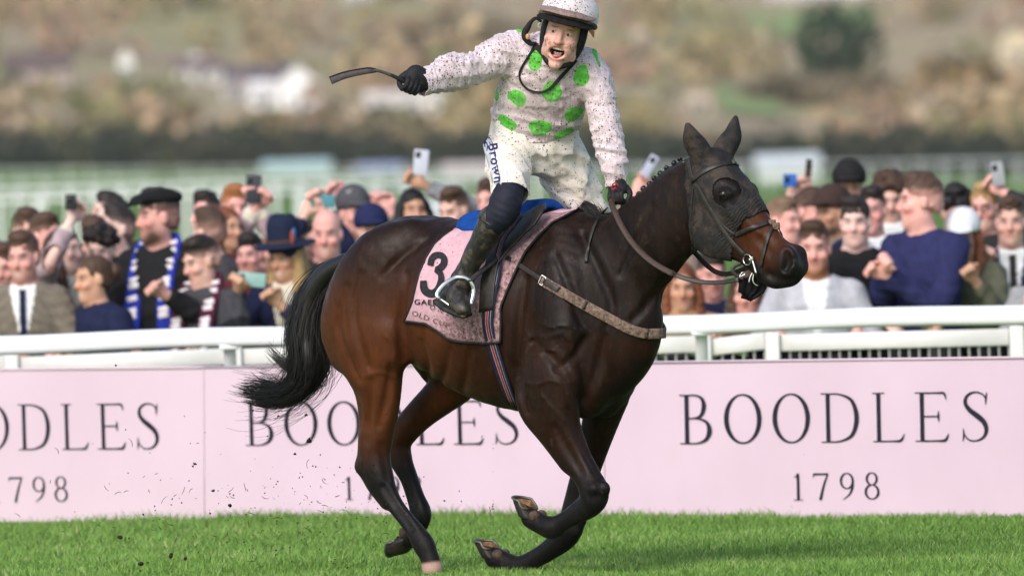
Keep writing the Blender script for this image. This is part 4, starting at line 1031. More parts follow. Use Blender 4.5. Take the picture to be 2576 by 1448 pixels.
# cut: hem, cuffs, neckline, hollow for the neck
hem_px = np.array([(1180, 290), (1236, 300), (1281, 326), (1305, 342), (1338, 360), (1379, 359), (1397, 352), (1447, 330), (1475, 318)])
V, F = sf_.mesh(); V = smooth_mesh(V, F, 1, .4)
pxv = project(V); cen = pxv[F].mean(1); cy = np.interp(cen[:, 0], hem_px[:, 0], hem_px[:, 1]); armx = cen[:, 0] > 1478
keep = (cen[:, 1] < cy) | armx
_r = V[F].mean(1) - (HC + HUP * -.085); _h = _r @ HUP; keep &= ~((_h > .0) & (np.linalg.norm(_r - _h[:, None] * HUP + HFW * .012, axis=1) < .088))
cr = at_y(1057, 210, -.535); ca = at_y(1102, 197, -.48) - cr; keep &= ((V[F].mean(1) - cr) @ ca > 0)
cl_ = at_y(1551, 469, -.40); cb = at_y(1544, 412, -.39) - cl_; keep &= ~(((V[F].mean(1) - cl_) @ cb < 0) & armx)
V, F, _ = prune(V, F, keep)
jk = mesh_obj('jacket', V, F, M_SILK, jockey)
pv_ = project(V); sp = np.full(len(V), 50.0)
for x, y, a, b, t in SPOT:
    ccx, ccy = c1(x, y); s_ = .6214 / _K; dx = (pv_[:, 0] - ccx) / s_; dy = (pv_[:, 1] - ccy) / s_; t = math.radians(t)
    e1 = dx * math.cos(t) + dy * math.sin(t); e2 = -dx * math.sin(t) + dy * math.cos(t)
    sp = np.minimum(sp, (np.sqrt((e1 / a) ** 2 + (e2 / b) ** 2) - 1) * min(a, b))
attr(jk, 'spot', sp + 3 * np.sin(V[:, 0] * 90) + 3 * np.sin(V[:, 2] * 110))
_f = np.exp(-(((pv_[:, 0] - 1390) / 95) ** 2 + ((pv_[:, 1] - 255) / 95) ** 2)); attr(jk, 'film', np.clip(_f * 1.15, 0, 1) * (np.abs(pv_[:, 0] - 1365) < 135))
jk.modifiers.new('thick', 'SOLIDIFY').thickness = .003
# ---- breeches
bf = Field((-.25, -.60, 1.30), (.46, .30, 2.0), .0055)
JC(bf, [(1338, 368, -.13, .12, .168), (1340, 335, -.14, .12, .174), (1344, 318, -.15, .115, .168)], .04); JC(bf, R_THIGH, .04); JC(bf, L_THIGH, .04)
folds(bf, 9, .015, 26, 4); folds(bf, 19, .006, 60, 4)
breech = NT('muddy_white_breeches', (.70, .66, .60), .65, .3); co = breech.geo()
c_ = mud_layer(breech, breech.ramp(breech.noise(15, 4), [(.35, (.80, .745, .70)), (.7, (.77, .68, .58))]), co, .62, 78, (.050, .028, .020), .16, 4.0)
breech.set('Base Color', c_); bb_ = breech.bump(breech.noise(16, 4, .6, breech.vscale(co, (.5, 1, 1), (0, .6, 0)), 1.0), .45, .012); breech.bump(breech.noise(130, 3), .12, .003, bb_)
V, F = bf.mesh(); V = smooth_mesh(V, F, 1, .4); cw = V[F].mean(1)
kn = at_y(1283, 492, -.435); ka = at_y(1281, 455, -.36) - kn; keep = ~(((cw - kn) @ ka < 0) & (project(cw)[:, 0] < 1345) & (cw[:, 1] < -.2))
hemc = project(cw); keep &= ~(hemc[:, 1] < np.interp(hemc[:, 0], hem_px[:, 0], hem_px[:, 1]) - 14)
V, F, _ = prune(V, F, keep); bo = mesh_obj('breeches', V, F, breech.m, jockey); bo.modifiers.new('thick', 'SOLIDIFY').thickness = .003
def on_breech(px, py, lift): P = bf.cast(px, py)[0]; return P + (CAMP - P) / np.linalg.norm(CAMP - P) * lift
PL = resample(PX(c5, [(182, 108), (140, 165), (112, 240), (150, 385), (200, 560), (248, 775)]), 16); PR = resample(PX(c5, [(186, 108), (225, 170), (256, 240), (292, 480), (350, 690), (330, 752)]), 16)
Gp = np.array([[on_breech(*(PL[j] * (1 - a) + PR[j] * a), .002) for a in np.linspace(0, 1, 6)] for j in range(16)])
pn = mesh_obj('thigh_panel', *sheet(Gp, .001), plain('pale_lilac_panel', (.60, .60, .68), .7, .3, nz=.06), bo)
mesh_obj('panel_edge', *tube(np.array([on_breech(x, y, .003) for x, y in PR]), .0015, 5), plain('navy_print', (.020, .022, .10), .7, .3), pn)
q_, Ft = text_px('Brown', c5(180, 225), c5(262, 745), 24, .02)
V_ = np.array([on_breech(x, y, .0045) for x, y in q_]); mesh_obj('lettering', V_, Ft, plain('navy_print', (.020, .022, .10), .7, .3), bo, smooth=False)
lg = [stroke_mesh(PX(c5, p), [3.2, 2.2], .0045, 12, on_breech) for p in ([(178, 118), (150, 165), (140, 215)], [(190, 130), (205, 200), (212, 250)], [(150, 190), (175, 240), (165, 300)], [(135, 170), (130, 215), (142, 262)])]
mesh_obj('emblem', *join(lg), plain('navy_print', (.020, .022, .10), .7, .3), bo)

# ---- knee layer and boots
kf = Field((-.30, -.62, 1.10), (.20, -.2, 1.75), .0055); JC(kf, [(1283, 476, -.42, .060), (1274, 505, -.45, .067), (1262, 535, -.45, .066), (1238, 562, -.43, .056)], .02); folds(kf, 12, .004, 60, 4)
V, F = kf.mesh(); mesh_obj('knee_sock', V, F, plain('navy_stretch_cloth', (.012, .013, .026), .7, .3, nz=.3, nsc=30, bump=.3), jockey)
kf = Field((0, -.3, .95), (.5, .45, 1.75), .009); JC(kf, L_SHANK, .02); V, F = kf.mesh(); mesh_obj('knee_sock', V, F, plain('navy_stretch_cloth', (.012, .013, .026)), jockey)
def boot_mat():
    m = NT('muddy_black_boot', (.02, .018, .016), .42, .5); co = m.geo()
    m.set('Base Color', m.mix(m.step(m.noise(24, 6, .7, co), .46, .05), m.ramp(m.noise(60, 3), [(.3, (.012, .011, .010)), (.7, (.026, .023, .020))]), (.065, .050, .032)))
    m.set('Roughness', m.ramp(m.noise(30, 4), [(.3, .28), (.7, .65)])); m.bump(m.noise(40, 4), .4, .004); return m.m
M_BOOT = boot_mat()
bt = Field((-.42, -.66, .85), (.12, -.15, 1.62), .0055)
JC(bt, [(1239, 552, -.43, .060), (1222, 592, -.41, .054), (1200, 630, -.38, .049), (1180, 668, -.36, .043), (1165, 702, -.34, .042)], .015)
JC(bt, [(1160, 705, -.34, .042), (1152, 735, -.37, .044), (1150, 752, -.42, .044), (1162, 772, -.47, .036), (1168, 780, -.49, .030)], .03, axis=H_L)
JC(bt, [(1128, 738, -.32, .034), (1122, 745, -.31, .030)], .03); folds(bt, 3, .0035, 50, 4)
V, F = bt.mesh(); V = smooth_mesh(V, F, 1, .4); bo2 = mesh_obj('boot', V, F, M_BOOT, jockey)
sl = free(c7, [(470, 640), (520, 690), (600, 745), (700, 790), (792, 822)], [-.33, -.36, -.41, -.46, -.50], 14)
mesh_obj('boot_sole', *tube(sl, .004, flat=(.05, .014), up=(-.35, 0, 1)), M_BOOT, bo2)
rim = []; c0 = at_y(1239, 552, -.43); ax = at_y(1222, 592, -.41) - c0; ax /= np.linalg.norm(ax); e1 = np.cross(ax, [0, 1, 0]); e1 /= np.linalg.norm(e1); e2 = np.cross(ax, e1)
for k in range(25): t = 2 * math.pi * k / 24; rim.append(c0 + ax * .006 + .061 * (e1 * math.cos(t) + e2 * math.sin(t)))
mesh_obj('boot_top', *tube(np.array(rim), .004, 6, False), M_BOOT, bo2)
bt = Field((0, -.1, .75), (.5, .45, 1.5), .009); JC(bt, L_SHANK[1:], .015, infl=.006); JC(bt, [(1400, 735, .22, .040), (1415, 765, .16, .040), (1432, 785, .10, .032)], .03); V, F = bt.mesh(); mesh_obj('boot', V, F, M_BOOT, jockey)
# stirrup iron and leather belong to the saddle
ir = free(c7, [(492, 640), (458, 600), (490, 530), (560, 462), (650, 410), (720, 402), (790, 420), (840, 480), (858, 560), (845, 640), (825, 700)], [-.43, -.43, -.42, -.41, -.40, -.40, -.40, -.40, -.40, -.41, -.42], 40)
st_ = mesh_obj('stirrup_iron', *tube(ir, .005, flat=(.016, .008), up=(0, -1, .25)), M_STEEL, saddle)
mesh_obj('stirrup_iron', mirror(tube(ir, .005, flat=(.016, .008), up=(0, -1, .25))[0]), tube(ir, .005, flat=(.016, .008), up=(0, -1, .25))[1], M_STEEL, saddle)
tr = tube(np.array([ir[0], (ir[0] + ir[-1]) / 2 + np.array([0, .01, -.035]), ir[-1]]), .006, flat=(.035, .008), up=(0, 0, 1)); mesh_obj('tread', *tr, M_STEEL, st_)
slp = free(c7, [(1150, 170), (1000, 290), (900, 370), (830, 430), (775, 420)], [-.33, -.36, -.385, -.40, -.40], 16)
mesh_obj('stirrup_leather', *tube(slp, .004, flat=(.020, .006), up=(0, -1, .2)), M_LEATHER, saddle)

# ---- gloves: palm and five fingers closed round what they hold
M_GLOVE = plain('black_riding_glove', (.010, .010, .012), .7, .35, nz=.4, nsc=70, bump=.4)
def grip_hand(name, c, axis, toarm, r_in=.014, rf=.0105, flipz=1, parent=None, size=1.0):
    """c centre of the grip, axis along the thing held (index side positive), toarm direction to the wrist"""
    axis = np.array(axis, float); axis /= np.linalg.norm(axis); ta = np.array(toarm, float); tw = ta.copy(); ta -= axis * (ta @ axis); ta /= np.linalg.norm(ta); sd = np.cross(axis, ta) * flipz
    f = Field(c - .12, c + .12, .0038)
    for i in range(4):
        o = (1.5 - i) * .0185 * size; R = (r_in + rf) * (1.0, 1.06, 1.02, .9)[i]; pts = []
        for a in np.linspace(-35, 235, 9):
            t = math.radians(a); pts.append(c + axis * o + ta * (R * math.cos(t) + (.012 if a < 20 else 0)) + sd * R * math.sin(t))
        f.chain(pts, np.array([rf * 1.1, rf * 1.12, rf, rf * 1.06, rf * .98, rf, rf * .95, rf * .9, rf * .8]) * (1, 1, .97, .86)[i], None, axis, .004, 3)
    f.ell(c + ta * .038 - sd * .002, (.040, .036, .019), np.array([axis, ta, sd]), .015)                                   # palm and back of hand
    f.chain([c + ta * .045, c + ta * .060 + tw * .02, c + tw / np.linalg.norm(tw) * .085], [.030, .033, .037], None, sd, .015)
    th = [c + axis * .034 + ta * .040 - sd * .010, c + axis * .048 + ta * .016 - sd * .016, c + axis * .044 - ta * .010 - sd * .012, c + axis * .030 - ta * .026 - sd * .004]
    f.chain(th, [.014, .0125, .0115, .0095], None, sd, .006)
    V, F = f.mesh(); V = smooth_mesh(V, F, 1, .4); return mesh_obj(name, V, F, M_GLOVE, parent)
WA = at_y(1008, 202, -.575); WB = at_y(1056, 226, -.545)
gl = grip_hand('glove', at_y(1033, 217, -.56), WA - WB, at_y(1072, 208, -.53) - at_y(1033, 217, -.56), parent=jockey, flipz=-1)
gl2 = grip_hand('glove', at_y(1553, 496, -.42), (1.0, -.5, .1), at_y(1550, 455, -.40) - at_y(1553, 496, -.42), r_in=.012, parent=jockey)
em = at_y(*c5(1905, 795), -.46); mesh_obj('glove_emblem', *tube(np.array([em + _img(*p) for p in ((-9, 4), (-5, -6), (0, -9), (6, -6), (10, 4), (5, 8), (0, 3), (-5, 8), (-9, 4))]), .0035, 6), plain('red_print', (.42, .02, .03), .6, .3), gl2)

# ---- whip, held in the right hand
wp = np.array([at_y(1062, 230, -.54), at_y(1033, 214, -.56), at_y(1008, 201, -.575), at_y(985, 190, -.58), at_y(960, 181, -.58), at_y(940, 177, -.585)])
whip = empty('riding_whip', at_y(1033, 214, -.56)); tag(whip, 'black padded riding whip held out in the jockey right hand', 'whip')
mesh_obj('handle', *tube(catmull(wp[:4], 6), np.r_[np.full(10, .0095), np.linspace(.009, .0075, 9)], 10), M_GLOVE, whip)
mesh_obj('shaft', *tube(catmull(wp[3:], 6), np.linspace(.0075, .006, 13), 10), plain('grey_braid', (.05, .048, .05), .5, .4, nz=.5, nsc=150), whip)
fl = resample(catmull(np.array([at_y(946, 178, -.58), at_y(925, 178, -.585), at_y(890, 184, -.59), at_y(862, 191, -.595), at_y(831, 203, -.60)]), 6), 20)
mesh_obj('flap', *tube(fl, .004, flat=(np.interp(np.linspace(0, 1, 20), [0, .12, .5, 1], [.012, .022, .026, .030]), .009), up=(0, -1, .15)), plain('dark_grey_leather', (.055, .045, .045), .55, .4, nz=.4, nsc=50, bump=.3), whip)
for s in (-1, 1):
    ed = fl + np.array([0, -.004, .0]) + s * np.cross(np.gradient(fl, axis=0) / np.linalg.norm(np.gradient(fl, axis=0), axis=1, keepdims=True), [0, -1, 0]) * np.interp(np.linspace(0, 1, 20), [0, .12, 1], [.006, .011, .0145])[:, None]
    mesh_obj('edge', *tube(ed, .0025, 5), M_GLOVE, whip)

# ---- helmet
hf_ = Field(HC + np.array([-.22, -.22, -.14]), HC + np.array([.24, .22, .27]), .0045)
hf_.ell(hd(.002, -.020, .070), (.119, .138, .112), HM, .0)
hf_.ell(hd(.002, -.020, .063), (.110, .128, .104), HM, .004, True)
V, F = hf_.mesh(); Lh = np.stack([(V - HC) @ HLX, (V - HC) @ HFW, (V - HC) @ HUP], 1)
rim_z = lambda y, x: .064 - .028 * sst(-y, -.05, .09) - .012 * sst(np.abs(x), .05, .12)
ce = Lh[F].mean(1); keep = ce[:, 2] > rim_z(ce[:, 1], ce[:, 0]); V, F, _ = prune(V, F, keep)
helmet = mesh_obj('helmet', V, F, M_HAT, jockey)
def rim_pt(t, out, dz=0.0):                     # t angle round the head, 0 = front
    x = math.sin(t) * (.119 + out); y = -.018 + math.cos(t) * (.138 + out); zz = float(rim_z(np.array(y), np.array(x)))
    sc = math.sqrt(max(.15, 1 - ((zz - .070) / .112) ** 2)); return hd(.002 + x * sc, -.020 + (y + .018) * sc, zz + dz)
ts = np.linspace(-math.pi, math.pi, 61)
mesh_obj('helmet_band', *tube(np.array([rim_pt(t, .004, .006) for t in ts]), .006, 8, False), plain('brown_muddy_band', (.14, .085, .070), .8, .2, nz=.5, nsc=60, bump=.5), helmet)
G = np.zeros((25, 7, 3))
for i, t in enumerate(np.linspace(-1.25, 1.25, 25)):
    ex = math.cos(t / 1.25 * math.pi / 2) ** .7
    for j, a in enumerate(np.linspace(0, 1, 7)): G[i, j] = rim_pt(t, .001 + .052 * a * ex, .004 - .020 * a * ex - .004 * a)
pk = np.concatenate([G[:, :1] + HUP * .02, G[:, :1] + HUP * .018], 1)
mesh_obj('peak', *sheet(G, .006), plain('black_muddy_peak', (.013, .012, .012), .8, .15, nz=.7, nsc=50, bump=.4), helmet)
Gc = np.zeros((25, 5, 3))
for i, t in enumerate(np.linspace(-1.3, 1.3, 25)):
    ex = math.cos(t / 1.3 * math.pi / 2) ** .7
    for j, a in enumerate(np.linspace(0, 1, 5)): Gc[i, j] = rim_pt(t, .004 + .036 * a * ex, .034 - .020 * a * ex)
M_PEAKSILK = plain('mud_stained_peak_cover', (.25, .175, .155), .8, .2, nz=.45, nsc=70, bump=.5)
mesh_obj('peak_cover', *sheet(Gc, .004), M_PEAKSILK, helmet)
# harness
M_STRAP = plain('black_padded_harness', (.010, .010, .011), .75, .3, nz=.3, nsc=60, bump=.3)
for s in (1, -1):
    pts = [hd(.082 * s, .015, .035), hd(.084 * s, .022, -.01), hd(.080 * s, .022, -.05), hd(.066 * s, .026, -.095), hd(.044 * s, .036, -.128), hd(.012 * s, .048, -.146)]
    mesh_obj('chin_harness', *tube(catmull(np.array(pts), 5), .004, flat=(np.interp(np.linspace(0, 1, 26), [0, .5, .75, 1], [.040, .034, .022, .018]), .014), up=np.array([HLX * s + HFW * .5] * 26)), M_STRAP, helmet)
ob = [hf_.cast(*c6(x, y), off=.0)[0] for x, y in ((1015, 270), (1060, 330), (1110, 385), (1150, 430), (1185, 470))]; ob = np.array(ob)
mesh_obj('orange_flash', *tube(resample(ob, 14) + (CAMP - ob[2]) / np.linalg.norm(CAMP - ob[2]) * .005, .003, flat=(np.linspace(.006, .026, 14), .004), up=(.4, -1, .2)), plain('orange_felt', (.46, .20, .06), .8, .2, nz=.2), helmet)
# goggles pushed off to the side
Yg = HC[1] + .02
gg = free(c6, [(470, 300), (400, 250), (330, 300), (285, 380), (250, 440), (250, 510), (290, 570), (340, 600), (385, 590)], Yg, 26)
gogg = mesh_obj('goggles', *tube(gg, np.interp(np.linspace(0, 1, 26), [0, .25, .5, .7, 1], [.006, .008, .014, .015, .008]), 10), M_STRAP, jockey)
mesh_obj('amber_lens', *ball(at_y(*c6(288, 500), Yg - .018), (.0095, .006, .0125)), plain('amber_plastic', (.50, .27, .10), .3, .5, nz=.1), gogg)
mesh_obj('goggle_rim', *tube(free(c6, [(470, 380), (430, 370), (440, 330), (480, 300)], Yg, 14), .004, 6), plain('grey_plastic', (.35, .37, .42), .3, .5), gogg)
def on_silk(px): return np.array([sf_.cast(x, y, off=.006)[0] for x, y in px])
sl_ = resample(catmull(np.array(PX(c6, [(400, 590), (340, 700), (240, 860), (172, 980), (178, 1090), (250, 1195), (360, 1250), (500, 1255), (610, 1190), (690, 1095), (820, 960), (950, 820)])), 5), 46)
SP = smooth_line(on_silk(sl_), 4); mesh_obj('goggle_strap', *tube(SP, .003, flat=(np.interp(np.linspace(0, 1, 46), [0, .3, .6, .8, 1], [.012, .009, .009, .016, .012]), .003), up=np.array([(0, -1, .2)] * 46)), M_STRAP, gogg)
x1 = smooth_line(on_silk(resample(PX(c6, [(370, 590), (450, 680), (520, 770), (570, 830)]), 12)), 2); mesh_obj('goggle_strap', *tube(x1, .003, flat=(.022, .004), up=(0, -1, .2)), M_STRAP, gogg)
# ------------------------------------------------------------------ turf
def turf_material():
    m = NT('mown_turf', (.09, .17, .03), .9, .15); co = m.geo()
    n1 = m.noise(.9, 5, .6, co); n2 = m.noise(30, 4, .6, co)
    c = m.ramp(m.math('ADD', m.math('MULTIPLY', n1, .65), m.math('MULTIPLY', n2, .35)), [(.3, (.065, .120, .022)), (.5, (.105, .190, .034)), (.72, (.16, .25, .055))])
    m.set('Base Color', c); m.bump(n2, .6, .03); return m.m
M_TURF = turf_material()
gx = np.r_[-4000, -1200, -400, -120, -40, -12, -6, -4, -2, 0, 2, 4, 6, 12, 40, 120, 400, 1200, 4000]; gy = np.r_[-120, -60, -20, -4, 0, 4, 8, 12, 20, 40, 80, 160, 240, 320, 480, 640, 800, 1000, 1380, 1500]
def ground_z(x, y):                      # the far course falls gently to the right
    t = np.clip((np.asarray(y, float) - 100) / 900, 0, 1); return -np.asarray(x, float) * math.tan(ROLL) * t * t * (3 - 2 * t) * 1.15
GV = [(x, y, float(ground_z(x, y))) for y in gy for x in gx]; nx = len(gx)
turf = mesh_obj('turf', GV, [(j*nx+i, j*nx+i+1, (j+1)*nx+i+1, (j+1)*nx+i) for j in range(len(gy)-1) for i in range(nx-1)], M_TURF); tag(turf, kind='structure')

BL = at_z(0, 1311); BR = at_z(2575, 1307)                       # foot of the boards
bdir = (BR - BL); BLEN = np.linalg.norm(bdir); bdir /= BLEN; bnor = np.array([bdir[1], -bdir[0], 0.0])     # towards the camera
if bnor[1] > 0: bnor = -bnor
def grass_blades(n, x0, x1, y0, y1, seed, hmin, hmax):
    g = np.random.default_rng(seed); x = g.uniform(x0, x1, n); y = g.uniform(y0, y1, n)
    keep = (np.stack([x, y, 0*x], 1) - BL) @ bnor > -.6; x = x[keep]; y = y[keep]; n = len(x)
    tuft = .65 + .5 * (np.sin(x * 7.1 + 2 * np.sin(y * 3.3)) * np.sin(y * 5.7 + 1.3 * np.sin(x * 4.1)) * .5 + .5)
    h = g.uniform(hmin, hmax, n) * tuft; a = g.uniform(0, 2 * np.pi, n); lean = g.uniform(.15, .9, n) * h; wd = g.uniform(.0016, .0034, n)
    dx, dy = np.cos(a), np.sin(a); b = g.uniform(0, 2 * np.pi, n); wx, wy = np.cos(b) * wd, np.sin(b) * wd
    V = np.zeros((n, 5, 3))
    V[:, 0] = np.stack([x - wx, y - wy, 0*x - .004], 1); V[:, 1] = np.stack([x + wx, y + wy, 0*x - .004], 1)
    mx, my = x + dx * lean * .35, y + dy * lean * .35
    V[:, 2] = np.stack([mx + wx * .8, my + wy * .8, h * .6], 1); V[:, 3] = np.stack([mx - wx * .8, my - wy * .8, h * .6], 1)
    V[:, 4] = np.stack([x + dx * lean, y + dy * lean, h], 1)
    i = np.arange(n)[:, None] * 5
    F = np.concatenate([i + np.array([[0, 1, 2]]), i + np.array([[0, 2, 3]]), i + np.array([[3, 2, 4]])])
    pat = np.sin(x * 1.7 + 1.1 * np.sin(y * 2.3)) * np.sin(y * 1.9 + 1.4 * np.sin(x * .9)) + .6 * np.sin(x * 4.3 + y * 3.1) * np.sin(y * 4.9 - x * 1.7)
    rnd = np.repeat(np.clip(g.normal(.48, .2, n) + .25 * (tuft - .9) + .13 * pat, 0, 1), 5); return V.reshape(-1, 3), F, rnd
def grass_material():
    m = NT('grass_blades', (.1, .2, .03), .55, .3); r = m.at('rnd')
    c = m.ramp(r, [(0.0, (.085, .155, .024)), (.45, (.140, .275, .044)), (.8, (.22, .37, .085)), (1.0, (.40, .42, .18))])
    m.set('Base Color', c); m.set('Transmission Weight', 0.0); m.set('Subsurface Weight', .0); return m.m
M_GRASS = grass_material()
gv1, gf1, r1 = grass_blades(200000, -3.1, 3.1, -1.6, 8.6, 1, .025, .058)
gv2, gf2, r2 = grass_blades(90000, -3.1, 3.1, -2.4, 1.0, 2, .025, .058)
gv3, gf3, r3 = grass_blades(26000, -3.6, 3.6, 6.2, 8.8, 4, .035, .085)
gv = np.concatenate([gv1, gv2, gv3]); gf = np.concatenate([gf1, gf2 + len(gv1), gf3 + len(gv1) + len(gv2)])
gr = mesh_obj('grass', gv, gf, M_GRASS); attr(gr, 'rnd', np.r_[r1, r2, r3]); tag(gr, 'short green racecourse grass in front of the pink boards', 'grass', kind='stuff')

# ------------------------------------------------------------------ lettering: high-contrast serif capitals from pen strokes
def G_stem(x, w=.085): return ([(x, 0), (x, .33), (x, .66), (x, 1)], [w, w * .96, w * .96, w])
def ser(x, y, w=.22, t=.022): return ([(x - w / 2, y), (x + w / 2, y)], [t, t])
GLYPH = {
 'B': [G_stem(.12), ser(.09, .011), ser(.09, .989), ([(.12, .985), (.30, .985), (.43, .92), (.47, .76), (.41, .58), (.28, .525), (.12, .52)], [.028, .03, .06, .085, .06, .03, .025]),
       ([(.12, .52), (.34, .515), (.52, .44), (.575, .27), (.51, .10), (.34, .018), (.12, .015)], [.025, .03, .06, .095, .065, .03, .028])],
 'O': [([(.375 + .335 * math.sin(t), .5 + .49 * math.cos(t)) for t in np.linspace(0, 2 * math.pi, 25)], [.03 + .065 * abs(math.sin(t + .12)) ** 1.5 for t in np.linspace(0, 2 * math.pi, 25)])],
 'D': [G_stem(.11), ser(.08, .011), ser(.08, .989), ([(.11, .985), (.36, .972), (.60, .84), (.69, .5), (.60, .16), (.36, .028), (.11, .015)], [.028, .035, .07, .095, .07, .035, .028])],
 'L': [G_stem(.12), ser(.12, .011, .24), ser(.12, .989, .24), ([(.12, .015), (.40, .016), (.56, .03), (.635, .16)], [.03, .03, .05, .012])],
 'E': [G_stem(.12), ser(.09, .011), ser(.09, .989), ([(.12, .985), (.42, .985), (.57, .975), (.61, .85)], [.03, .03, .045, .012]), ([(.12, .51), (.34, .51), (.44, .51)], [.026, .026, .026]), ([(.455, .62), (.45, .51), (.455, .40)], [.01, .04, .01]),
       ([(.12, .015), (.42, .016), (.58, .03), (.655, .16)], [.03, .03, .05, .012])],
 'S': [([(.49, .86), (.45, .94), (.33, .99), (.20, .975), (.10, .89), (.085, .76), (.17, .63), (.31, .52), (.45, .39), (.50, .23), (.44, .08), (.29, .008), (.14, .03), (.045, .15)], [.02, .03, .03, .04, .055, .075, .095, .11, .10, .08, .05, .03, .03, .02]), ([(.52, .99), (.50, .86), (.495, .74)], [.012, .035, .01]), ([(.03, .26), (.04, .14), (.02, .0)], [.01, .035, .012])],
 '1': [([(.17, 0), (.17, .5), (.17, 1)], [.10, .10, .10]), ser(.17, .012, .34, .026), ([(.02, .86), (.10, .90), (.17, .98)], [.02, .04, .06])],
 '7': [([(.02, .965), (.30, .965), (.57, .965)], [.075, .07, .075]), ([(.55, .96), (.40, .55), (.26, .0)], [.05, .075, .10]), ([(.02, .97), (.015, .90), (.0, .84)], [.04, .03, .01])],
 '9': [([(.29 + .22 * math.sin(t), .70 + .285 * math.cos(t)) for t in np.linspace(0, 2 * math.pi, 19)], [.035 + .05 * abs(math.sin(t)) for t in np.linspace(0, 2 * math.pi, 19)]), ([(.51, .68), (.49, .45), (.38, .2), (.14, .0)], [.085, .085, .06, .02])],
 '8': [([(.27 + .185 * math.sin(t), .765 + .225 * math.cos(t)) for t in np.linspace(0, 2 * math.pi, 19)], [.035 + .05 * abs(math.sin(t)) for t in np.linspace(0, 2 * math.pi, 19)]), ([(.27 + .235 * math.sin(t), .275 + .265 * math.cos(t)) for t in np.linspace(0, 2 * math.pi, 19)], [.035 + .055 * abs(math.sin(t)) for t in np.linspace(0, 2 * math.pi, 19)])],
}
def glyph_strokes(word, starts):
    out = []
    for ch, x0 in zip(word, starts):
        for pts, w in GLYPH[ch]: out.append((np.array([(x0 + x, y) for x, y in pts]), np.array(w)))
    return out
def stroke2d(pts, w, n):
    Q = catmull(np.column_stack([pts, w]), max(2, n // max(1, len(pts) - 1))) if len(pts) > 2 else resample(np.column_stack([pts, w]), 3)
    P = Q[:, :2]; T = np.gradient(P, axis=0); T /= np.linalg.norm(T, axis=1, keepdims=True) + 1e-9; N = np.stack([-T[:, 1], T[:, 0]], 1)
    A = P + N * Q[:, 2:3] / 2; B = P - N * Q[:, 2:3] / 2; return A, B
def board_plane_pt(px, py, off):               # pixel -> point on the board face raised by off
    d = rayd(px, py); o = BL + bnor * off; t = ((o - CAMP) @ bnor) / (d @ bnor); return CAMP + d * t
M_BOARD = NT('pale_pink_board_vinyl', (.70, .45, .52), .5, .3); co = M_BOARD.geo()
_c = M_BOARD.ramp(M_BOARD.noise(1.6, 3, .5, co), [(.3, (.645, .495, .585)), (.7, (.69, .535, .63))])
_c = M_BOARD.mix(M_BOARD.math('MULTIPLY', M_BOARD.step(M_BOARD.noise(11, 5, .7, co), .27, .03), .35), _c, (.30, .22, .22)); _c = mud_layer(M_BOARD, _c, co, .10, 26, (.20, .14, .13), .05, 9.0); M_BOARD.set('Base Color', _c); M_BOARD.bump(M_BOARD.noise(1.2, 2, .5, co), .15, .05); M_BOARD = M_BOARD.m
M_PRINT = plain('dark_navy_board_print', (.016, .014, .028), .55, .3, nz=.2, nsc=8)
WSTART = [0, .882, 1.868, 2.88, 3.90, 4.78, 5.70]; DSTART = [0, .73, 1.70, 2.65]
def board(x0, x1, ytop0, ytop1, label, words):
    """panel between two pixel columns; its foot stands in the grass"""
    o = at_z(0, 1311); a = board_plane_pt(x0, 1310, 0); b = board_plane_pt(x1, 1310, 0); a[2] = b[2] = -.05
    ta = board_plane_pt(x0, ytop0, 0); tb = board_plane_pt(x1, ytop1, 0)
    root = empty('advertising_board', ((a + b) / 2) * np.array([1, 1, 0])); tag(root, label, 'advertising board', 'pink boards along the rail')
    e = .0 * bdir; P = [a + e, b - e, tb - e, ta + e]; bk = -bnor * .03
    n = 14; G = np.array([[(P[0] * (1 - s) + P[1] * s) * (1 - t) + (P[3] * (1 - s) + P[2] * s) * t + bnor * (.0012 * math.sin(s * 9 + t * 2 + x0)) for s in np.linspace(0, 1, n)] for t in np.linspace(0, 1, 6)])
    mesh_obj('panel', *sheet(G, .03), M_BOARD, root, smooth=False)
    cap = tube(np.array([P[3] + np.array([0, 0, .004]) - bnor * .013, P[2] + np.array([0, 0, .004]) - bnor * .013]), .01, flat=(.040, .010), up=(0, 0, 1)); mesh_obj('top_trim', *cap, M_BOARD, root)
    for s in (.2, .8):
        q = P[0] * (1 - s) + P[1] * s - bnor * .07; mesh_obj('stake', *box((q[0] - .02, q[1] - .02, -.02), (q[0] + .02, q[1] + .02, .62), .004), plain('grey_stake', (.3, .3, .3), .6), root)
    for word, starts, p0, p1, capx in words:     # p0: baseline start px, p1: baseline end px, capx: cap height px
        p0 = np.array(p0, float); p1 = np.array(p1, float); dx = (p1 - p0) / ((starts[-1] + (.56 if word[0] == 'B' else .55)) * 1.0); up = np.array([dx[1], -dx[0]]); up = up / np.linalg.norm(up) * capx
        up = up + np.array([-capx * .022, 0]) if x0 < 1400 else up + np.array([-capx * .01, 0])
        for ch, st0 in zip(word, starts):
            V = []; F = []
            for si, (pts, w) in enumerate(glyph_strokes(ch, [st0])):
                A, B = stroke2d(pts, w, 40); i0 = len(V)
                for q, r in zip(A, B):
                    for k in (q, r):
                        pp = p0 + dx * k[0] + up * k[1]; V.append(board_plane_pt(pp[0], pp[1], .004 + .0004 * si))
                F += [(i0 + 2*i, i0 + 2*i + 1, i0 + 2*i + 3, i0 + 2*i + 2) for i in range(len(A) - 1)]
            mesh_obj('letter' if ch.isalpha() else 'digit', V, F, M_PRINT, root, smooth=False)
board(-640, 512, 938, 925, 'pink board with black serif lettering at the far left, behind the horse tail', [('BOODLES', WSTART, (-249, 1134), (402, 1128), 115), ('1798', DSTART, (-20, 1263), (171, 1260), 63)])
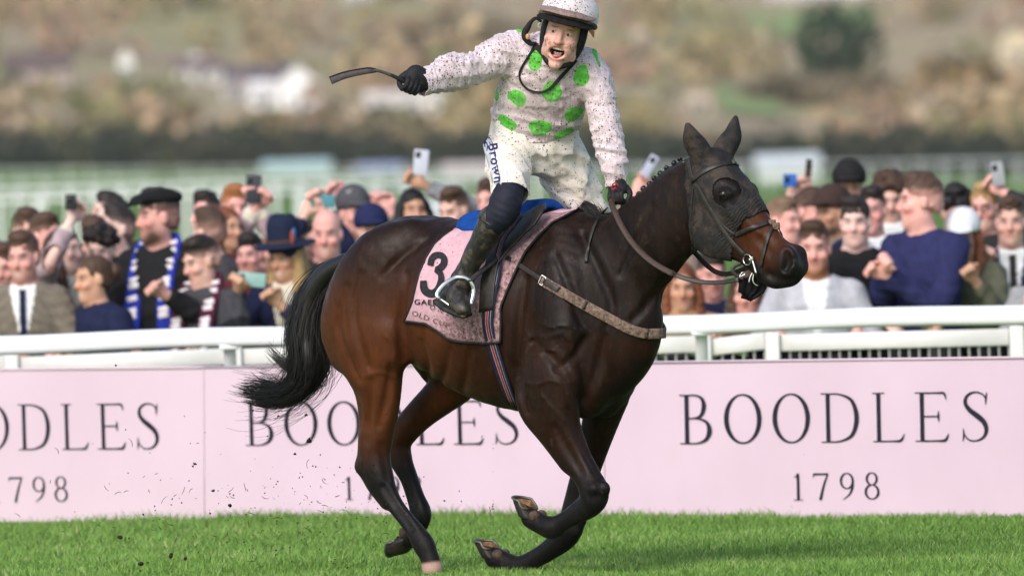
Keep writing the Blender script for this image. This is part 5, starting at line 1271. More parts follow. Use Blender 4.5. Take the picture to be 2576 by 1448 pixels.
board(514, 1520, 925, 914, 'pink board with black serif lettering directly behind the horse legs', [('BOODLES', WSTART, (620, 1120), (1306, 1116), 110), ('1798', DSTART, (868, 1256), (1062, 1254), 58)])
board(1522, 2680, 914, 899, 'pink board with complete black serif lettering to the right of the horse', [('BOODLES', WSTART, (1713, 1116), (2488, 1108), 124), ('1798', DSTART, (1996, 1257), (2212, 1254), 67)])

# ------------------------------------------------------------------ white running rail in front of the crowd
M_WHITE = plain('white_plastic_rail', (.80, .81, .82), .42, .4, nz=.03, nsc=6)
RL = at_y(0, 866, 10.6); RR = at_y(2575, 789, 9.2)
rdir = RR - RL; rdir /= np.linalg.norm(rdir)
rail = empty('running_rail', ((RL + RR) / 2) * np.array([1, 1, 0])); tag(rail, 'thick white plastic running rail on curved posts above the pink boards', 'rail')
A = RL - rdir * 3.0; B = RR + rdir * 3.0; n = 40; path = np.array([A + (B - A) * t + np.array([0, 0, .006 * math.sin(t * 40)]) for t in np.linspace(0, 1, n)])
def oval(path, rz, ry, seg=18):
    P = np.asarray(path); T = np.gradient(P, axis=0); T /= np.linalg.norm(T, axis=1, keepdims=True); up = np.array([0, 0, 1.0]); V = []; F = []
    for i in range(len(P)):
        s = np.cross(T[i], up); s /= np.linalg.norm(s)
        for k in range(seg):
            a = 2 * math.pi * k / seg; c, d = math.cos(a), math.sin(a); e = lambda q: math.copysign(abs(q) ** .5, q); V.append(P[i] + s * e(c) * ry + up * e(d) * rz)
    for i in range(len(P) - 1):
        for k in range(seg): F.append((i*seg+k, i*seg+(k+1) % seg, (i+1)*seg+(k+1) % seg, (i+1)*seg+k))
    F.append(tuple(range(seg))); F.append(tuple((len(P)-1)*seg + k for k in range(seg))[::-1]); return V, F
mesh_obj('top_rail', *oval(path, .0485, .06), M_WHITE, rail)
def on_line(A, B, px, py):                      # point of a line seen at pixel column px
    t = np.linspace(-.6, 1.6, 2201)[:, None]; P = A + (B - A) * t; q = project(P); i = np.abs(q[:, 0] - px).argmin(); return P[i]
for px in (575, 1762, 2770, -420):
    p = on_line(RL, RR, px, 850); p = p - np.array([0, 0, .03]); back = np.array([0, .16, 0])
    pts = catmull(np.array([p, p + back * .25 - [0, 0, .06], p + back - [0, 0, .30], p + back - [0, 0, .55], (p + back) * [1, 1, 0] - [0, 0, .02]]), 6)
    mesh_obj('post', *tube(pts, .003, flat=(.062, .055), up=(0, -1, .1)), M_WHITE, rail)
    mesh_obj('bracket', *box((p[0] - .05, p[1] - .05, p[2] - .03), (p[0] + .05, p[1] + .05, p[2] - .005), .008), M_WHITE, rail)

# ------------------------------------------------------------------ crowd barrier behind it: posts, planks and wire mesh
CL = at_y(0, 914, 11.8); CR = at_y(2575, 846, 10.3); cdir = (CR - CL) / np.linalg.norm(CR - CL); cnor = np.array([cdir[1], -cdir[0], 0])
M_WHITE2 = plain('cream_painted_timber', (.78, .77, .73), .6, .3, nz=.05, nsc=14)
M_WIRE = plain('galvanised_wire', (.50, .49, .46), .5, .4, .3)
barrier = empty('crowd_barrier', ((CL + CR) / 2) * np.array([1, 1, 0])); tag(barrier, 'low white crowd barrier of planks, posts and wire mesh behind the running rail', 'barrier')
posts_px = [-500, 30, 590, 1180, 1450, 1770, 1943, 2556, 2900]
PP = [on_line(CL, CR, x, 880) for x in posts_px]
for i, p in enumerate(PP):
    mesh_obj('post', *box((p[0] - .035, p[1] - .05, -.02), (p[0] + .035, p[1] + .02, p[2] + .055), .006), M_WHITE2, barrier)
for i in range(len(PP) - 1):
    a, b = PP[i] + cdir * .04, PP[i+1] - cdir * .04; a = a - [0, 0, .012 * (i % 2)]; b = b + [0, 0, .006 * (i % 3)]
    mesh_obj('plank', *tube(np.array([a, b]), .01, flat=(.085, .022), up=(0, -1, 0)), M_WHITE2, barrier)
    L = np.linalg.norm(b - a); nb = max(3, int(L / .05)); parts = []
    for k in range(nb + 1):
        q = a + (b - a) * k / nb; parts.append(tube([(q[0], q[1] + .015, .08), (q[0], q[1] + .015, q[2] - .04)], .006, 4))
    for z_ in (.10, .18, .26, .34, .42, .50, .58): parts.append(tube([(a[0], a[1] + .018, z_), (b[0], b[1] + .018, z_)], .005, 4))
    w_ = mesh_obj('wire_mesh', *join(parts), M_WIRE, barrier, smooth=False)
# ------------------------------------------------------------------ racegoers
def vcol_material(name, rough=.75, spec=.3, bump=.0):
    m = NT(name, (.5, .5, .5), rough, spec); c = m.at('col', 'Vector'); n = m.noise(20, 4)
    m.set('Base Color', m.mix(.16, c, m.ramp(n, [(.3, 0.0), (.7, 1.0)]), 'OVERLAY'))
    m.bump(m.noise(28, 4, .6, None, .8), .35, .015); return m.m
M_PSKIN = vcol_material('crowd_skin', .55, .4); M_PCLOTH = vcol_material('crowd_cloth', .85, .2); M_PHAIR = vcol_material('crowd_hair', .6, .3)
def rotz(a): c, s = math.cos(a), math.sin(a); return np.array([[c, -s, 0], [s, c, 0], [0, 0, 1.0]])
SKIN = {'fair': (.70, .41, .33), 'pink': (.73, .375, .32), 'tan': (.58, .32, .21), 'pale': (.76, .50, .43)}
HAIR = {'brown': (.075, .042, .028), 'dark': (.025, .018, .016), 'black': (.012, .011, .012), 'blond': (.38, .25, .11), 'ginger': (.30, .115, .04), 'auburn': (.17, .055, .025), 'light': (.20, .125, .075), 'grey': (.25, .24, .23)}
CLO = {'black': (.012, .012, .014), 'navy': (.012, .016, .05), 'blue': (.022, .024, .085), 'tweed': (.17, .145, .115), 'grey': (.30, .30, .31), 'lilac': (.48, .48, .53), 'cream': (.62, .56, .46), 'white': (.75, .75, .75), 'brown': (.10, .055, .04), 'camel': (.36, .20, .095),
       'taupe': (.22, .17, .14), 'maroon': (.13, .03, .035), 'green': (.32, .42, .24), 'dark': (.03, .028, .03), 'mauve': (.42, .31, .33), 'olive': (.10, .105, .07), 'charcoal': (.05, .05, .058)}
PEOPLE = 0
def person(px, py, Y, yaw, label, skin='fair', hair='brown', style='short', top='black', tilt=0.0, byaw=None, shirt=None, tie=None, rh=None, lh=None, hat=None, beard=None, sleeve=None, smile=0.0, k=1.0, lean=.12, scarf=None, glasses=False, legs='dark', cuff=None):
    """head centre at a pixel; yaw 0 looks at the camera, positive to the image right. rh/lh: pixel and depth offset of a raised or resting hand"""
    global PEOPLE
    Y = Y + 1.2; C = at_y(px, py, Y); g = np.random.default_rng(int(abs(px * 7 + py * 13)) % 9973)
    hy = math.radians(yaw); by = hy * .5 if byaw is None else math.radians(byaw)
    fw = np.array([math.sin(hy), -math.cos(hy), -math.sin(math.radians(tilt))]); fw /= np.linalg.norm(fw); up = np.array([0, 0, 1.0]) - fw * fw[2]; up /= np.linalg.norm(up); rt = np.cross(up, fw)   # rt: subject's left
    bf_ = np.array([math.sin(by), -math.cos(by), 0]); br_ = np.array([math.cos(by), math.sin(by), 0])            # body forward and the direction to image right
    HM_ = np.array([rt, fw, up]); h = lambda x, y, z: C + (rt * x + fw * y + up * z) * k
    neck0 = C - np.array([0, 0, .165]) * k - bf_ * .02; sh = C[2] - .215 * k
    nb = np.array([neck0[0], neck0[1], sh + .03]) - bf_ * .02
    sw = .165 * k; shL = nb + br_ * sw - [0, 0, .035]; shR = nb - br_ * sw - [0, 0, .035]
    tl = .44 * k; hipc = nb - [0, 0, tl] - bf_ * lean; hipc[2] = max(hipc[2], .62); ch = nb * .62 + hipc * .38 + bf_ * .03
    lo = np.minimum.reduce([C - .2, nb - .36, hipc - .3]); hi = np.maximum.reduce([C + .2, nb + .36, hipc + .3])
    hands = []
    for s, S, hnd in ((-1, shR, rh), (1, shL, lh)):
        if hnd is None: Hd = S + bf_ * .34 + br_ * s * .02 - [0, 0, .42 * k]; Hd[2] = max(.74, min(Hd[2], .80)); rest = True
        else: Hd = at_y(hnd[0], hnd[1], C[1] + hnd[2]); rest = False
        v = Hd - S; d = min(np.linalg.norm(v), .545 * k); v = v / np.linalg.norm(v); Hd = S + v * d if rest else Hd; d = max(np.linalg.norm(Hd - S), .08); a = .29 * k
        if d > .57 * k: S2 = Hd - v * .57 * k
        hgt = math.sqrt(max(.0008, (a * a - (d / 2) ** 2))); pole = np.array([0, 0, -1.0]) + br_ * s * .5 - bf_ * .2; pole -= v * (pole @ v); pole /= np.linalg.norm(pole)
        hands.append((S, S + v * d / 2 + pole * hgt, Hd, v, rest)); lo = np.minimum(lo, Hd - .14); hi = np.maximum(hi, Hd + .14)
    lo[2] = .70; hv = .0098
    f = Field(lo, hi, hv)
    E = lambda c, r, kk=.02, cut=False: f.ell(h(*c), np.array(r) * k, HM_, kk, cut)
    E((0, -.02, .042), (.070, .090, .078)); E((0, .016, -.035), (.060, .070, .082), .03); E((0, .028, -.086), (.046, .052, .038), .03); E((0, .055, -.108), (.026, .026, .022), .02)
    f.chain([h(0, .078, .006), h(0, .090, -.020), h(0, .097, -.034)], [.011, .012, .015], None, rt, .014)
    for s in (1, -1):
        E((.071 * s, -.012, -.008), (.011, .020, .031), .008); E((.032 * s, .094, .000), (.018, .016, .012), .008, True); E((.042 * s, .058, -.032), (.024, .024, .02), .02)
    E((0, .098, -.074), (.026 + .006 * smile, .016, .004 + .006 * smile), .006, True); E((0, .072, .026), (.05, .016, .010), .015)
    f.chain([C - up * .08 * k, nb], [.060 * k, .070 * k], None, br_, .03)
    tor = [nb - [0, 0, .02], ch, hipc]; tr = [.07 * k, .10 * k, .105 * k]; tlat = [.135 * k, .165 * k, .15 * k]
    f.chain(tor, tr, tlat, br_, .05)
    for S, El, Hd, v, rest in hands:
        fd = Hd - El; fd /= np.linalg.norm(fd); sd = np.cross(fd, bf_); sd /= np.linalg.norm(sd) + 1e-6; nn = np.cross(sd, fd)
        f.chain([S, El, Hd], [.045 * k, .038 * k, .028 * k], None, br_, .02); f.ell(Hd + fd * .035, (.044, .048, .021), np.array([sd, fd, nn]), .015)
        for q in range(4):
            o = (q - 1.5) * .021; bs = Hd + fd * .075 + sd * o; f.chain([bs, bs + fd * .022 + nn * .022, bs + fd * (.012 - .006 * abs(q - 1)) + nn * .045], [.012, .0115, .010], None, sd, .006, 2)
        f.chain([Hd + fd * .02 + sd * .034, Hd + fd * .055 + sd * .058, Hd + fd * .075 + sd * .052 + nn * .02], [.015, .013, .011], None, nn, .008, 2)
    trz = []
    for s in (-1, 1):
        hp_ = hipc + br_ * s * .085 * k; kn = np.array([hp_[0], hp_[1], hipc[2] * .53]) + bf_ * (.03 + lean * .4); an = np.array([hp_[0], hp_[1], .09]) + br_ * s * .02
        trz.append(tube(catmull(np.array([hp_, kn, an]), 4), np.linspace(.088, .058, 9), 10)); trz.append(tube([an - [0, 0, .045], an - [0, 0, .05] + bf_ * .15], [.042, .036], 8))
    V, F = f.mesh()
    L = np.stack([(V - C) @ rt, (V - C) @ fw, (V - C) @ up], 1) / k
    base = np.array(SKIN[skin]); cl = np.tile(base, (len(V), 1)) * (1 + .05 * g.normal(0, 1))
    def gb(c, r): return np.exp(-(((L - np.array(c)) / np.array(r)) ** 2).sum(1))[:, None]
    def lay(cl, m, c): m = np.clip(m, 0, 1); return cl * (1 - m) + np.array(c) * m
    cl = lay(cl, .55 * (gb((.045, .065, -.04), (.025, .05, .022)) + gb((-.045, .065, -.04), (.025, .05, .022)) + gb((0, .105, -.035), (.02, .04, .02))), base * np.array([1.08, .72, .72]))
    cl = lay(cl, gb((.032, .085, .0), (.018, .03, .009)) + gb((-.032, .085, .0), (.018, .03, .009)), (.045, .03, .028))
    hcol = np.array(HAIR[hair]) * g.uniform(.85, 1.2)
    cl = lay(cl, .8 * (gb((.034, .085, .022), (.022, .04, .007)) + gb((-.034, .085, .022), (.022, .04, .007))), hcol)
    cl = lay(cl, .9 * gb((0, .085, -.072), (.026, .03, .009)), (.42, .14, .125))
    if smile > .3: cl = lay(cl, .9 * gb((0, .08, -.075), (.022, .04, .008)), (.70, .62, .56))
    if beard: cl = lay(cl, 1.2 * beard[1] * gb((0, .045, -.115), (.06, .06, .035)) + .9 * beard[1] * (gb((.05, .03, -.085), (.02, .05, .04)) + gb((-.05, .03, -.085), (.02, .05, .04)) + gb((0, .085, -.056), (.03, .03, .007))), HAIR[beard[0]])
    if style != 'bald': cl = lay(cl, np.clip((L[:, 2:3] - .035 - .35 * L[:, 1:2]) / .03, 0, 1) * (np.linalg.norm(L - np.array([0, -.01, .03]), axis=1)[:, None] < .118), hcol)
    cl = np.where((V[:, 2] < hipc[2])[:, None] & (V[:, 2:3] < .80), np.array(CLO[legs]), cl)
    root = empty('person', (C[0], C[1], 0)); tag(root, label, 'person', 'racegoers crowded behind the white rail')
    b = mesh_obj('body', V, F, M_PSKIN, root); attr_col(b, 'col', cl)
    mesh_obj('trousers', *join(trz), plain('trousers_' + legs, CLO[legs], .85, .2, nz=.2), root)
    # jacket
    tc = np.array(CLO[top]); f2 = Field(lo, hi, hv); sc = np.array(CLO[sleeve or top])
    f2.chain(tor, [x + .028 for x in tr], [x + .030 for x in tlat], br_, .04); f2.chain([nb - [0, 0, .01], (shL + shR) / 2], [.08, .09], None, br_, .04)
    f2.chain([hipc, hipc - [0, 0, .12]], [.13, .14], [.19, .19], br_, .03)
    for S, El, Hd, v, rest in hands:
        W = Hd + (El - Hd) * .22 / max(.22, np.linalg.norm(Hd - El)) * .35
        f2.chain([S, El, W], [.074 * k, .062 * k, .047 * k], None, br_, .03)
    folds(f2, int(g.integers(1e6)), .008, 34, 3)
    V, F = f2.mesh(); cc = V[F].mean(1)
    keep = ~((cc[:, 2] > nb[2] + .05) & (np.linalg.norm((cc - nb)[:, :2], axis=1) < .095)); V, F, _ = prune(V, F, keep)
    jc = np.tile(tc, (len(V), 1)) * (1 + .05 * g.normal(0, 1)); rel = V - nb; fx = rel @ br_; fz = rel[:, 2]; fy = rel @ bf_
    for S, El, Hd, v, rest in hands:
        if sleeve: m_ = np.linalg.norm(V - El, axis=1) < .2; jc[m_] = sc
    if shirt:
        m_ = (np.abs(fx) < .012 + .055 * np.clip(1 + fz / .26, 0, 1)) & (fz > -.26) & (fy > 0); jc[m_] = CLO[shirt]
        m2 = (np.abs(fx) < .055) & (fz > .0) & (fy > 0); jc[m2] = CLO[shirt]
        if tie: m_ = (np.abs(fx) < .02) & (fz > -.24) & (fz < .02) & (fy > 0); jc[m_] = CLO[tie]
    o = mesh_obj('jacket', V, F, M_PCLOTH, root); attr_col(o, 'col', jc)
    if scarf:                                   # hanging scarf: two ends down the chest with white bars
        for s in (-1, 1):
            top_ = nb + br_ * s * .085 + bf_ * .02 + [0, 0, .07]; pts = catmull(np.array([nb - bf_ * .07 + [0, 0, .07], top_, nb + br_ * s * .095 + bf_ * .13 - [0, 0, .12], nb + br_ * s * .10 + bf_ * .17 - [0, 0, .34], nb + br_ * s * .105 + bf_ * .15 - [0, 0, scarf[2] + .05 * s]]), 7)
            q = o; so = mesh_obj('scarf', *tube(pts, .01, flat=(.095, .018), up=np.array([bf_ + [0, 0, .3]] * len(pts))), plain(scarf[0][0], scarf[0][1], .9, .15, nz=.15), root)
            for t in np.linspace(.28, .74, 9):
                i = int(t * (len(pts) - 1)); m0 = pts[i] + bf_ * .012; e = br_ * .034
                mesh_obj('scarf_letter', *tube(np.array([m0 - e * .9 - [0, 0, .006], m0 + [0, 0, 0], m0 + e * .9 + [0, 0, .006]]), .008, flat=(.030, .008), up=bf_), plain('white_knit', (.75, .70, .74), .9, .2), so)
            if scarf[1]: mesh_obj('fringe', *ball(pts[-1] - [0, 0, .02], (.062, .03, .038), 12), plain('pink_fringe', scarf[1], .95, .1, nz=.2), so)
    # hair
    if style != 'bald':
        f3 = Field(C - .22 * k, C + .22 * k, .010); f3.ell(h(0, -.024, .044), np.array((.0745, .094, .083)) * k, HM_, .0); f3.ell(h(0, -.048, -.012), np.array((.070, .066, .068)) * k, HM_, .02)
        if style in ('short', 'fringe', 'fade'): f3.ell(h(g.uniform(-.015, .015), .012, .108), np.array((.058, .062, .030)) * k, HM_, .03)
        if style == 'curly':
            for q in range(26): t = g.normal(0, 1, 3); t /= np.linalg.norm(t); t[2] = abs(t[2]); f3.ell(h(t[0] * .085, -.02 + t[1] * .10, .055 + t[2] * .085), (.026, .026, .026), None, .01)
        cut = {'short': .035, 'fade': .05, 'fringe': .028, 'curly': .03, 'long': .03, 'tied': .035}[style]
        f3.ell(h(0, .135, -.020 if style != 'fringe' else -.035), np.array((.072, .100, .098)) * k, HM_, .014, True)
        f3.ell(h(0, .05, -.135), np.array((.13, .16, .105 if style != 'fade' else .14)) * k, HM_, .012, True)
        if style == 'long':
            for s in (1, -1): f3.chain([h(.07 * s, -.01, .03), h(.088 * s, .0, -.06), h(.085 * s, .03, -.17), h(.075 * s, .045, -.21)], [.028, .032, .030, .02], None, rt, .02)
            f3.chain([h(0, -.09, .02), h(0, -.10, -.12), h(0, -.09, -.2)], [.06, .07, .06], None, rt, .03)
        if style == 'tied': f3.ell(h(0, -.13, .02), (.045, .05, .05), None, .02)
        folds(f3, int(g.integers(1e6)), .009, 75, 4); V, F = f3.mesh(); hc = np.tile(hcol, (len(V), 1)) * (1 + .25 * np.sin(V[:, :1] * 300 + 4 * np.sin(V[:, 2:] * 90)) * .5)
        lz = ((V - C) @ up) / k; fz_ = {'fade': .75, 'short': .35}.get(style, 0.0) * np.clip((.065 - lz) / .05, 0, 1)[:, None]; hc = hc * (1 - fz_) + np.array(SKIN[skin]) * fz_
        o = mesh_obj('hair', V, F, M_PHAIR, root); attr_col(o, 'col', hc)
    if glasses:
        for s in (1, -1): mesh_obj('spectacles', *tube(np.array([h(.033 * s + .024 * math.cos(t), .104, .002 + .019 * math.sin(t)) for t in np.linspace(0, 6.283, 15)]), .0035, 5, False), M_LEATHER, root)
    if hat:
        kind, hc = hat; f4 = Field(C - .30 * k, C + .30 * k, .010)
        if kind == 'flat':
            f4.ell(h(0, -.025, .088), (.095, .118, .052), HM_, .0); f4.ell(h(0, .065, .082), (.085, .070, .028), HM_, .03); f4.chain([h(-.06, .105, .066), h(0, .145, .058), h(.06, .105, .066)], [.012, .014, .012], [.012, .010, .012], up, .02)
        elif kind == 'brim':
            f4.chain([h(0, -.01, .07), h(0, -.01, .165)], [.098, .090], None, rt, .01); f4.ell(h(0, -.01, .068), (.172, .185, .014), HM_, .02); f4.ell(h(0, .0, .27), (.045, .10, .05), HM_, .02, True)
        else:
            f4.ell(h(0, -.02, .062), (.097, .112, .098), HM_, .0); f4.ell(h(0, .02, -.075), (.2, .2, .105), HM_, .01, True); f4.ell(h(0, .125, .045), (.075, .075, .012), HM_, .012)
        V, F = f4.mesh(); o = mesh_obj('hat', V, F, plain('hat_' + kind + str(PEOPLE), hc, .85, .2, nz=.15, nsc=40), root)
        if kind == 'brim':
            mesh_obj('hat_band', *tube(np.array([h(.100 * math.sin(t), -.01 + .102 * math.cos(t), .088) for t in np.linspace(0, 6.283, 25)]), .004, flat=(.03, .006), up=np.array([rt * math.sin(t) + fw * math.cos(t) for t in np.linspace(0, 6.283, 25)])), plain('brown_band', (.06, .03, .02), .8), o)
            for q, cc_ in enumerate(((.35, .07, .03), (.03, .16, .40))): mesh_obj('feather', *ball(h(.095, .045 - .02 * q, .115 + .01 * q), (.010, .012, .04)), plain('feather%d' % q, cc_, .7), o)
    PEOPLE += 1
    return dict(root=root, hands=hands, C=C, bf=bf_)
def phone(px, py, Y, label, size=(.075, .15), ang=0.0, colr=(.02, .022, .03), screen=None, yaw=0.0):
    P = at_y(px, py, Y + 1.2); w, hh = size; root = empty('phone', P); tag(root, label, 'phone', 'phones held up in the crowd')
    R = rotz(math.radians(yaw)) @ np.array([[math.cos(ang), 0, math.sin(ang)], [0, 1, 0], [-math.sin(ang), 0, math.cos(ang)]])
    V, F = box((-w/2, -.005, -hh/2), (w/2, .005, hh/2), .004); mesh_obj('case', V @ R.T + P, F, plain('phone_' + label[:18], colr, .4, .5, nz=.05), root)
    V, F = box((-w/2 + .004, .0055, -hh/2 + .006), (w/2 - .004, .0065, hh/2 - .006)); mesh_obj('screen', V @ R.T + P, F, plain('phone_glass', (.02, .02, .025), .1, .6), root)
    V, F = box((-w/2 + .008, -.008, hh/2 - .045), (-w/2 + .035, -.005, hh/2 - .012)); mesh_obj('camera_bump', V @ R.T + P, F, plain('phone_lens', (.01, .01, .012), .15, .6), root)

L1 = _cv(0, 680, .4005); L2 = _cv(600, 600, .4557); MM = _cv(1200, 560, .2762); R1 = _cv(2440, 600, .5525); R2 = _cv(2900, 600, .4142); R3 = _cv(3340, 600, .4142)
BLU = (('royal_blue_knit', (.020, .035, .30)), (.62, .12, .22), .50); MAR = (('maroon_knit', (.07, .012, .03)), None, .42)
# ---- left of the horse, front row first
person(*L1(215, 705), 12.6, -22, 'smiling man in a grey-brown tweed coat with white shirt and dark tie', 'pink', 'brown', 'short', 'tweed', 8, -5, 'white', 'navy', beard=('brown', .35), smile=.7, k=1.05)
person(*L1(860, 910), 12.5, -62, 'tanned smiling woman in navy with hair tied back, left of the big scarf', 'tan', 'brown', 'tied', 'navy', 5, -50, smile=.9, k=1.0)
person(*L1(1470, 330), 12.7, -68, 'big bearded man in a black flat cap and a blue scarf', 'pink', 'dark', 'short', 'black', 0, -28, hat=('flat', (.010, .010, .011)), beard=('brown', 1.0), scarf=BLU, k=1.14, lean=.02, lh=(408, 735, -.35))
person(*L2(330, 830), 12.5, -58, 'young man with dark faded hair, black puffer jacket and maroon scarf, looking down', 'fair', 'dark', 'fade', 'charcoal', 16, -35, scarf=MAR, k=1.03, sleeve='black')
wh = person(*L2(1030, 800), 12.7, -35, 'blonde woman in a navy brimmed hat with blue and orange feathers', 'tan', 'blond', 'long', 'navy', 8, -25, 'cream', hat=('brim', (.012, .018, .045)), smile=.5, k=.98, rh=(600, 722, -.30), lh=(700, 760, -.3))
phone(*L2(755, 985), 12.36, 'mint green phone held low beside the woman in the brimmed hat', (.15, .075), .12, (.27, .46, .42))
person(*L2(1370, 610), 13.2, -8, 'bald smiling man in a dark jacket close to the horse tail', 'pink', 'light', 'bald', 'dark', 4, smile=.8, k=1.08)
# second row
person(*L1(620, 640), 13.3, 55, 'woman in a cream jacket with brown hair turned to the right', 'pale', 'brown', 'long', 'cream', 0, 40, k=.97, rh=(180, 550, -.2), sleeve='mauve')
phone(*L1(665, 195), 13.05, 'small black phone held high above the woman in cream', (.06, .085), .0, (.015, .015, .018))
person(*L1(30, 800), 13.1, -10, 'face at the left edge in a slate blue jacket behind the tweed coat', 'pink', 'brown', 'short', 'blue', 10)
person(*L1(260, 470), 14.1, 20, 'brown-haired head directly behind the tweed-coated man', 'fair', 'brown', 'short', 'dark', 10, k=1.0)
person(*L1(440, 520), 13.7, 48, 'brown-haired man in profile between tweed coat and the woman in cream', 'pink', 'brown', 'short', 'maroon', 0)
person(*L1(890, 545), 14.3, -15, 'thick brown hair showing above the fringe-haired youth', 'fair', 'brown', 'short', 'dark', 25)
person(*L1(940, 660), 13.5, -15, 'youth with a dark curly fringe behind the tanned woman', 'pale', 'dark', 'curly', 'black', 6, k=.98)
person(*L1(1000, 320), 15.0, -70, 'dark-haired man looking up left, farthest back beside the flat cap', 'pale', 'dark', 'short', 'dark', -12)
person(*L1(1085, 440), 14.4, -60, 'dark-haired man just left of the flat-capped man', 'pale', 'dark', 'short', 'black', -6)
person(*L2(395, 590), 13.7, -130, 'brown-haired head turned away behind the puffer jacket youth', 'fair', 'brown', 'short', 'charcoal', 0, k=1.02)
person(*L2(375, 450), 14.8, -20, 'pink-faced man with cropped dark hair right of the flat cap', 'pink', 'dark', 'fade', 'brown', -4)
person(*L2(560, 560), 14.2, 40, 'brown-haired woman in a dark maroon coat, hair over her face', 'tan', 'auburn', 'long', 'maroon', 0, k=.95)
pm = person(*L2(620, 400), 14.6, 12, 'man in a pale sleeve filming with a raised black phone', 'pink', 'ginger', 'fade', 'cream', 0, rh=(648, 512, -.32), lh=(640, 505, -.3), sleeve='mauve')
phone(*L2(770, 240), 14.24, 'black phone raised upright above the puffer jacket youth', (.085, .155), .06, (.03, .033, .045))
person(*L2(735, 780), 13.3, -20, 'child-sized face peeping between the puffer jacket and the brimmed hat', 'pink', 'dark', 'short', 'maroon', 4, k=.9)
person(*L2(850, 840), 13.6, 25, 'pink face half hidden behind the brimmed hat', 'pink', 'light', 'short', 'navy', 0, k=.92)
person(*L2(1250, 700), 14.4, 5, 'hidden man in navy with white cuffs holding a teal phone overhead', 'fair', 'dark', 'short', 'navy', 0, rh=(770, 535, -.2), lh=(806, 520, -.2), k=1.0)
phone(*L2(1340, 335), 14.18, 'teal phone held sideways above the brimmed hat', (.13, .07), .1, (.08, .26, .31))
person(*MM(230, 1180), 14.9, 0, 'man in navy behind the bald man with one finger pointed to the sky', 'pink', 'brown', 'short', 'navy', 0, lh=(862, 498, -.1), k=1.02)
person(*MM(470, 860), 14.6, 25, 'person in a dark grey cap shading the eyes above the horse rump', 'pink', 'grey', 'short', 'grey', 0, hat=('cap', (.075, .075, .085)), k=1.0)
person(*MM(790, 850), 15.0, 10, 'person with both hands on a pale head above the horse rump', 'pink', 'light', 'bald', 'taupe', 0, rh=(925, 535, -.1), lh=(978, 530, -.1))
person(*MM(700, 1110), 14.0, 5, 'navy bobble-hatted head just above the horse rump', 'fair', 'dark', 'short', 'grey', 0, hat=('cap', (.015, .02, .07)), k=.95)
rp_ = person(*MM(1270, 830), 14.4, 15, 'black-haired person in grey sleeve waving a hand with a pale phone', 'tan', 'black', 'long', 'grey', 0, lh=(1060, 462, -.05), k=.98)
phone(*MM(1370, 180), 14.2, 'pale phone behind the raised waving hand near the jockey', (.08, .14), .12, (.55, .57, .66))
person(*MM(1810, 830), 14.2, -35, 'brown-haired head showing over the back of the horse', 'fair', 'brown', 'short', 'dark', 14)
person(*MM(2290, 720), 15.2, -20, 'short dark-haired head left of the jockey knee', 'pink', 'brown', 'fade', 'dark', 0)
# ---- right of the horse
person(*R2(370, 800), 12.2, -4, 'ginger-bearded man in a pale lilac jacket over a white T-shirt', 'pink', 'brown', 'fade', 'lilac', 4, 0, 'white', beard=('ginger', 1.0), k=1.12)
person(*R2(740, 560), 12.6, -8, 'young man with a dark fringe in a black knitted pullover', 'pale', 'dark', 'fringe', 'black', 4, 0, k=1.06)
person(*R3(255, 370), 12.4, -82, 'tall man in a navy sweatshirt shouting in profile to the left', 'pink', 'brown', 'fade', 'blue', 0, -38, k=1.16, lean=.0, rh=(2232, 668, -.35), lh=(2222, 690, -.3), smile=.6)
person(*R3(655, 690), 12.5, -8, 'woman in a white cap with long auburn hair and a dark jacket', 'tan', 'auburn', 'long', 'olive', 6, 0, hat=('cap', (.72, .72, .74)), k=.96, lh=(2448, 700, -.3))
person(*R3(1085, 560), 12.9, -6, 'young man in a navy suit, white shirt and dark tie at the right edge', 'fair', 'brown', 'fade', 'navy', 2, 0, 'white', 'dark', rh=(2470, 655, -.3), k=1.04)
person(*R3(845, 430), 13.8, -18, 'laughing blond man with glasses in a dark coat', 'pink', 'blond', 'fringe', 'dark', 4, -5, glasses=True, smile=1.0, lh=(2518, 480, -.1), k=1.04)
phone(*R3(970, 130), 13.65, 'grey phone lifted over the blond man with glasses', (.07, .13), -.1, (.35, .36, .38))
person(2650, 640, 12.0, -20, 'grey-coated person cut off by the right edge', 'fair', 'dark', 'short', 'grey', 0, k=1.1, rh=(2590, 760, -.2))
person(*R2(890, 460), 13.6, -12, 'man with a high forehead behind the black pullover, white collar showing', 'pink', 'dark', 'fade', 'navy', 0, 0, 'white', lh=(2150, 590, -.3))
person(*R2(520, 470), 13.9, -45, 'tanned man in a dark cap between the lilac jacket and black pullover', 'tan', 'dark', 'short', 'taupe', 0, hat=('cap', (.05, .03, .025)), beard=('dark', .7))
person(*R2(345, 470), 14.2, 50, 'man with dark brown hair turned towards the horse nose', 'pink', 'brown', 'short', 'olive', 0)
person(*R2(100, 560), 13.2, 55, 'balding man in profile directly in front of the horse nose', 'pink', 'light', 'fade', 'brown', 0, smile=.8)
person(*R2(690, 250), 15.0, 0, 'person in a black cap at the back above the black pullover', 'tan', 'black', 'short', 'black', 0, hat=('cap', (.015, .014, .016)))
person(*R2(1060, 340), 14.6, 0, 'brown-haired person with face hidden in a black coat left of the navy sweatshirt', 'fair', 'brown', 'curly', 'black', 18, 0, 'white')
person(*R3(590, 480), 13.9, 0, 'dark-haired person behind the white cap', 'fair', 'black', 'curly', 'dark', 22)
person(*R2(210, 480), 14.7, 5, 'hidden person in pale green reaching up with a blue phone', 'fair', 'light', 'short', 'green', 0, rh=(1990, 500, -.2), lh=(2030, 490, -.2))
phone(*R2(150, 185), 14.42, 'bright blue phone held up beside the horse forehead', (.075, .07), .05, (.02, .12, .48))
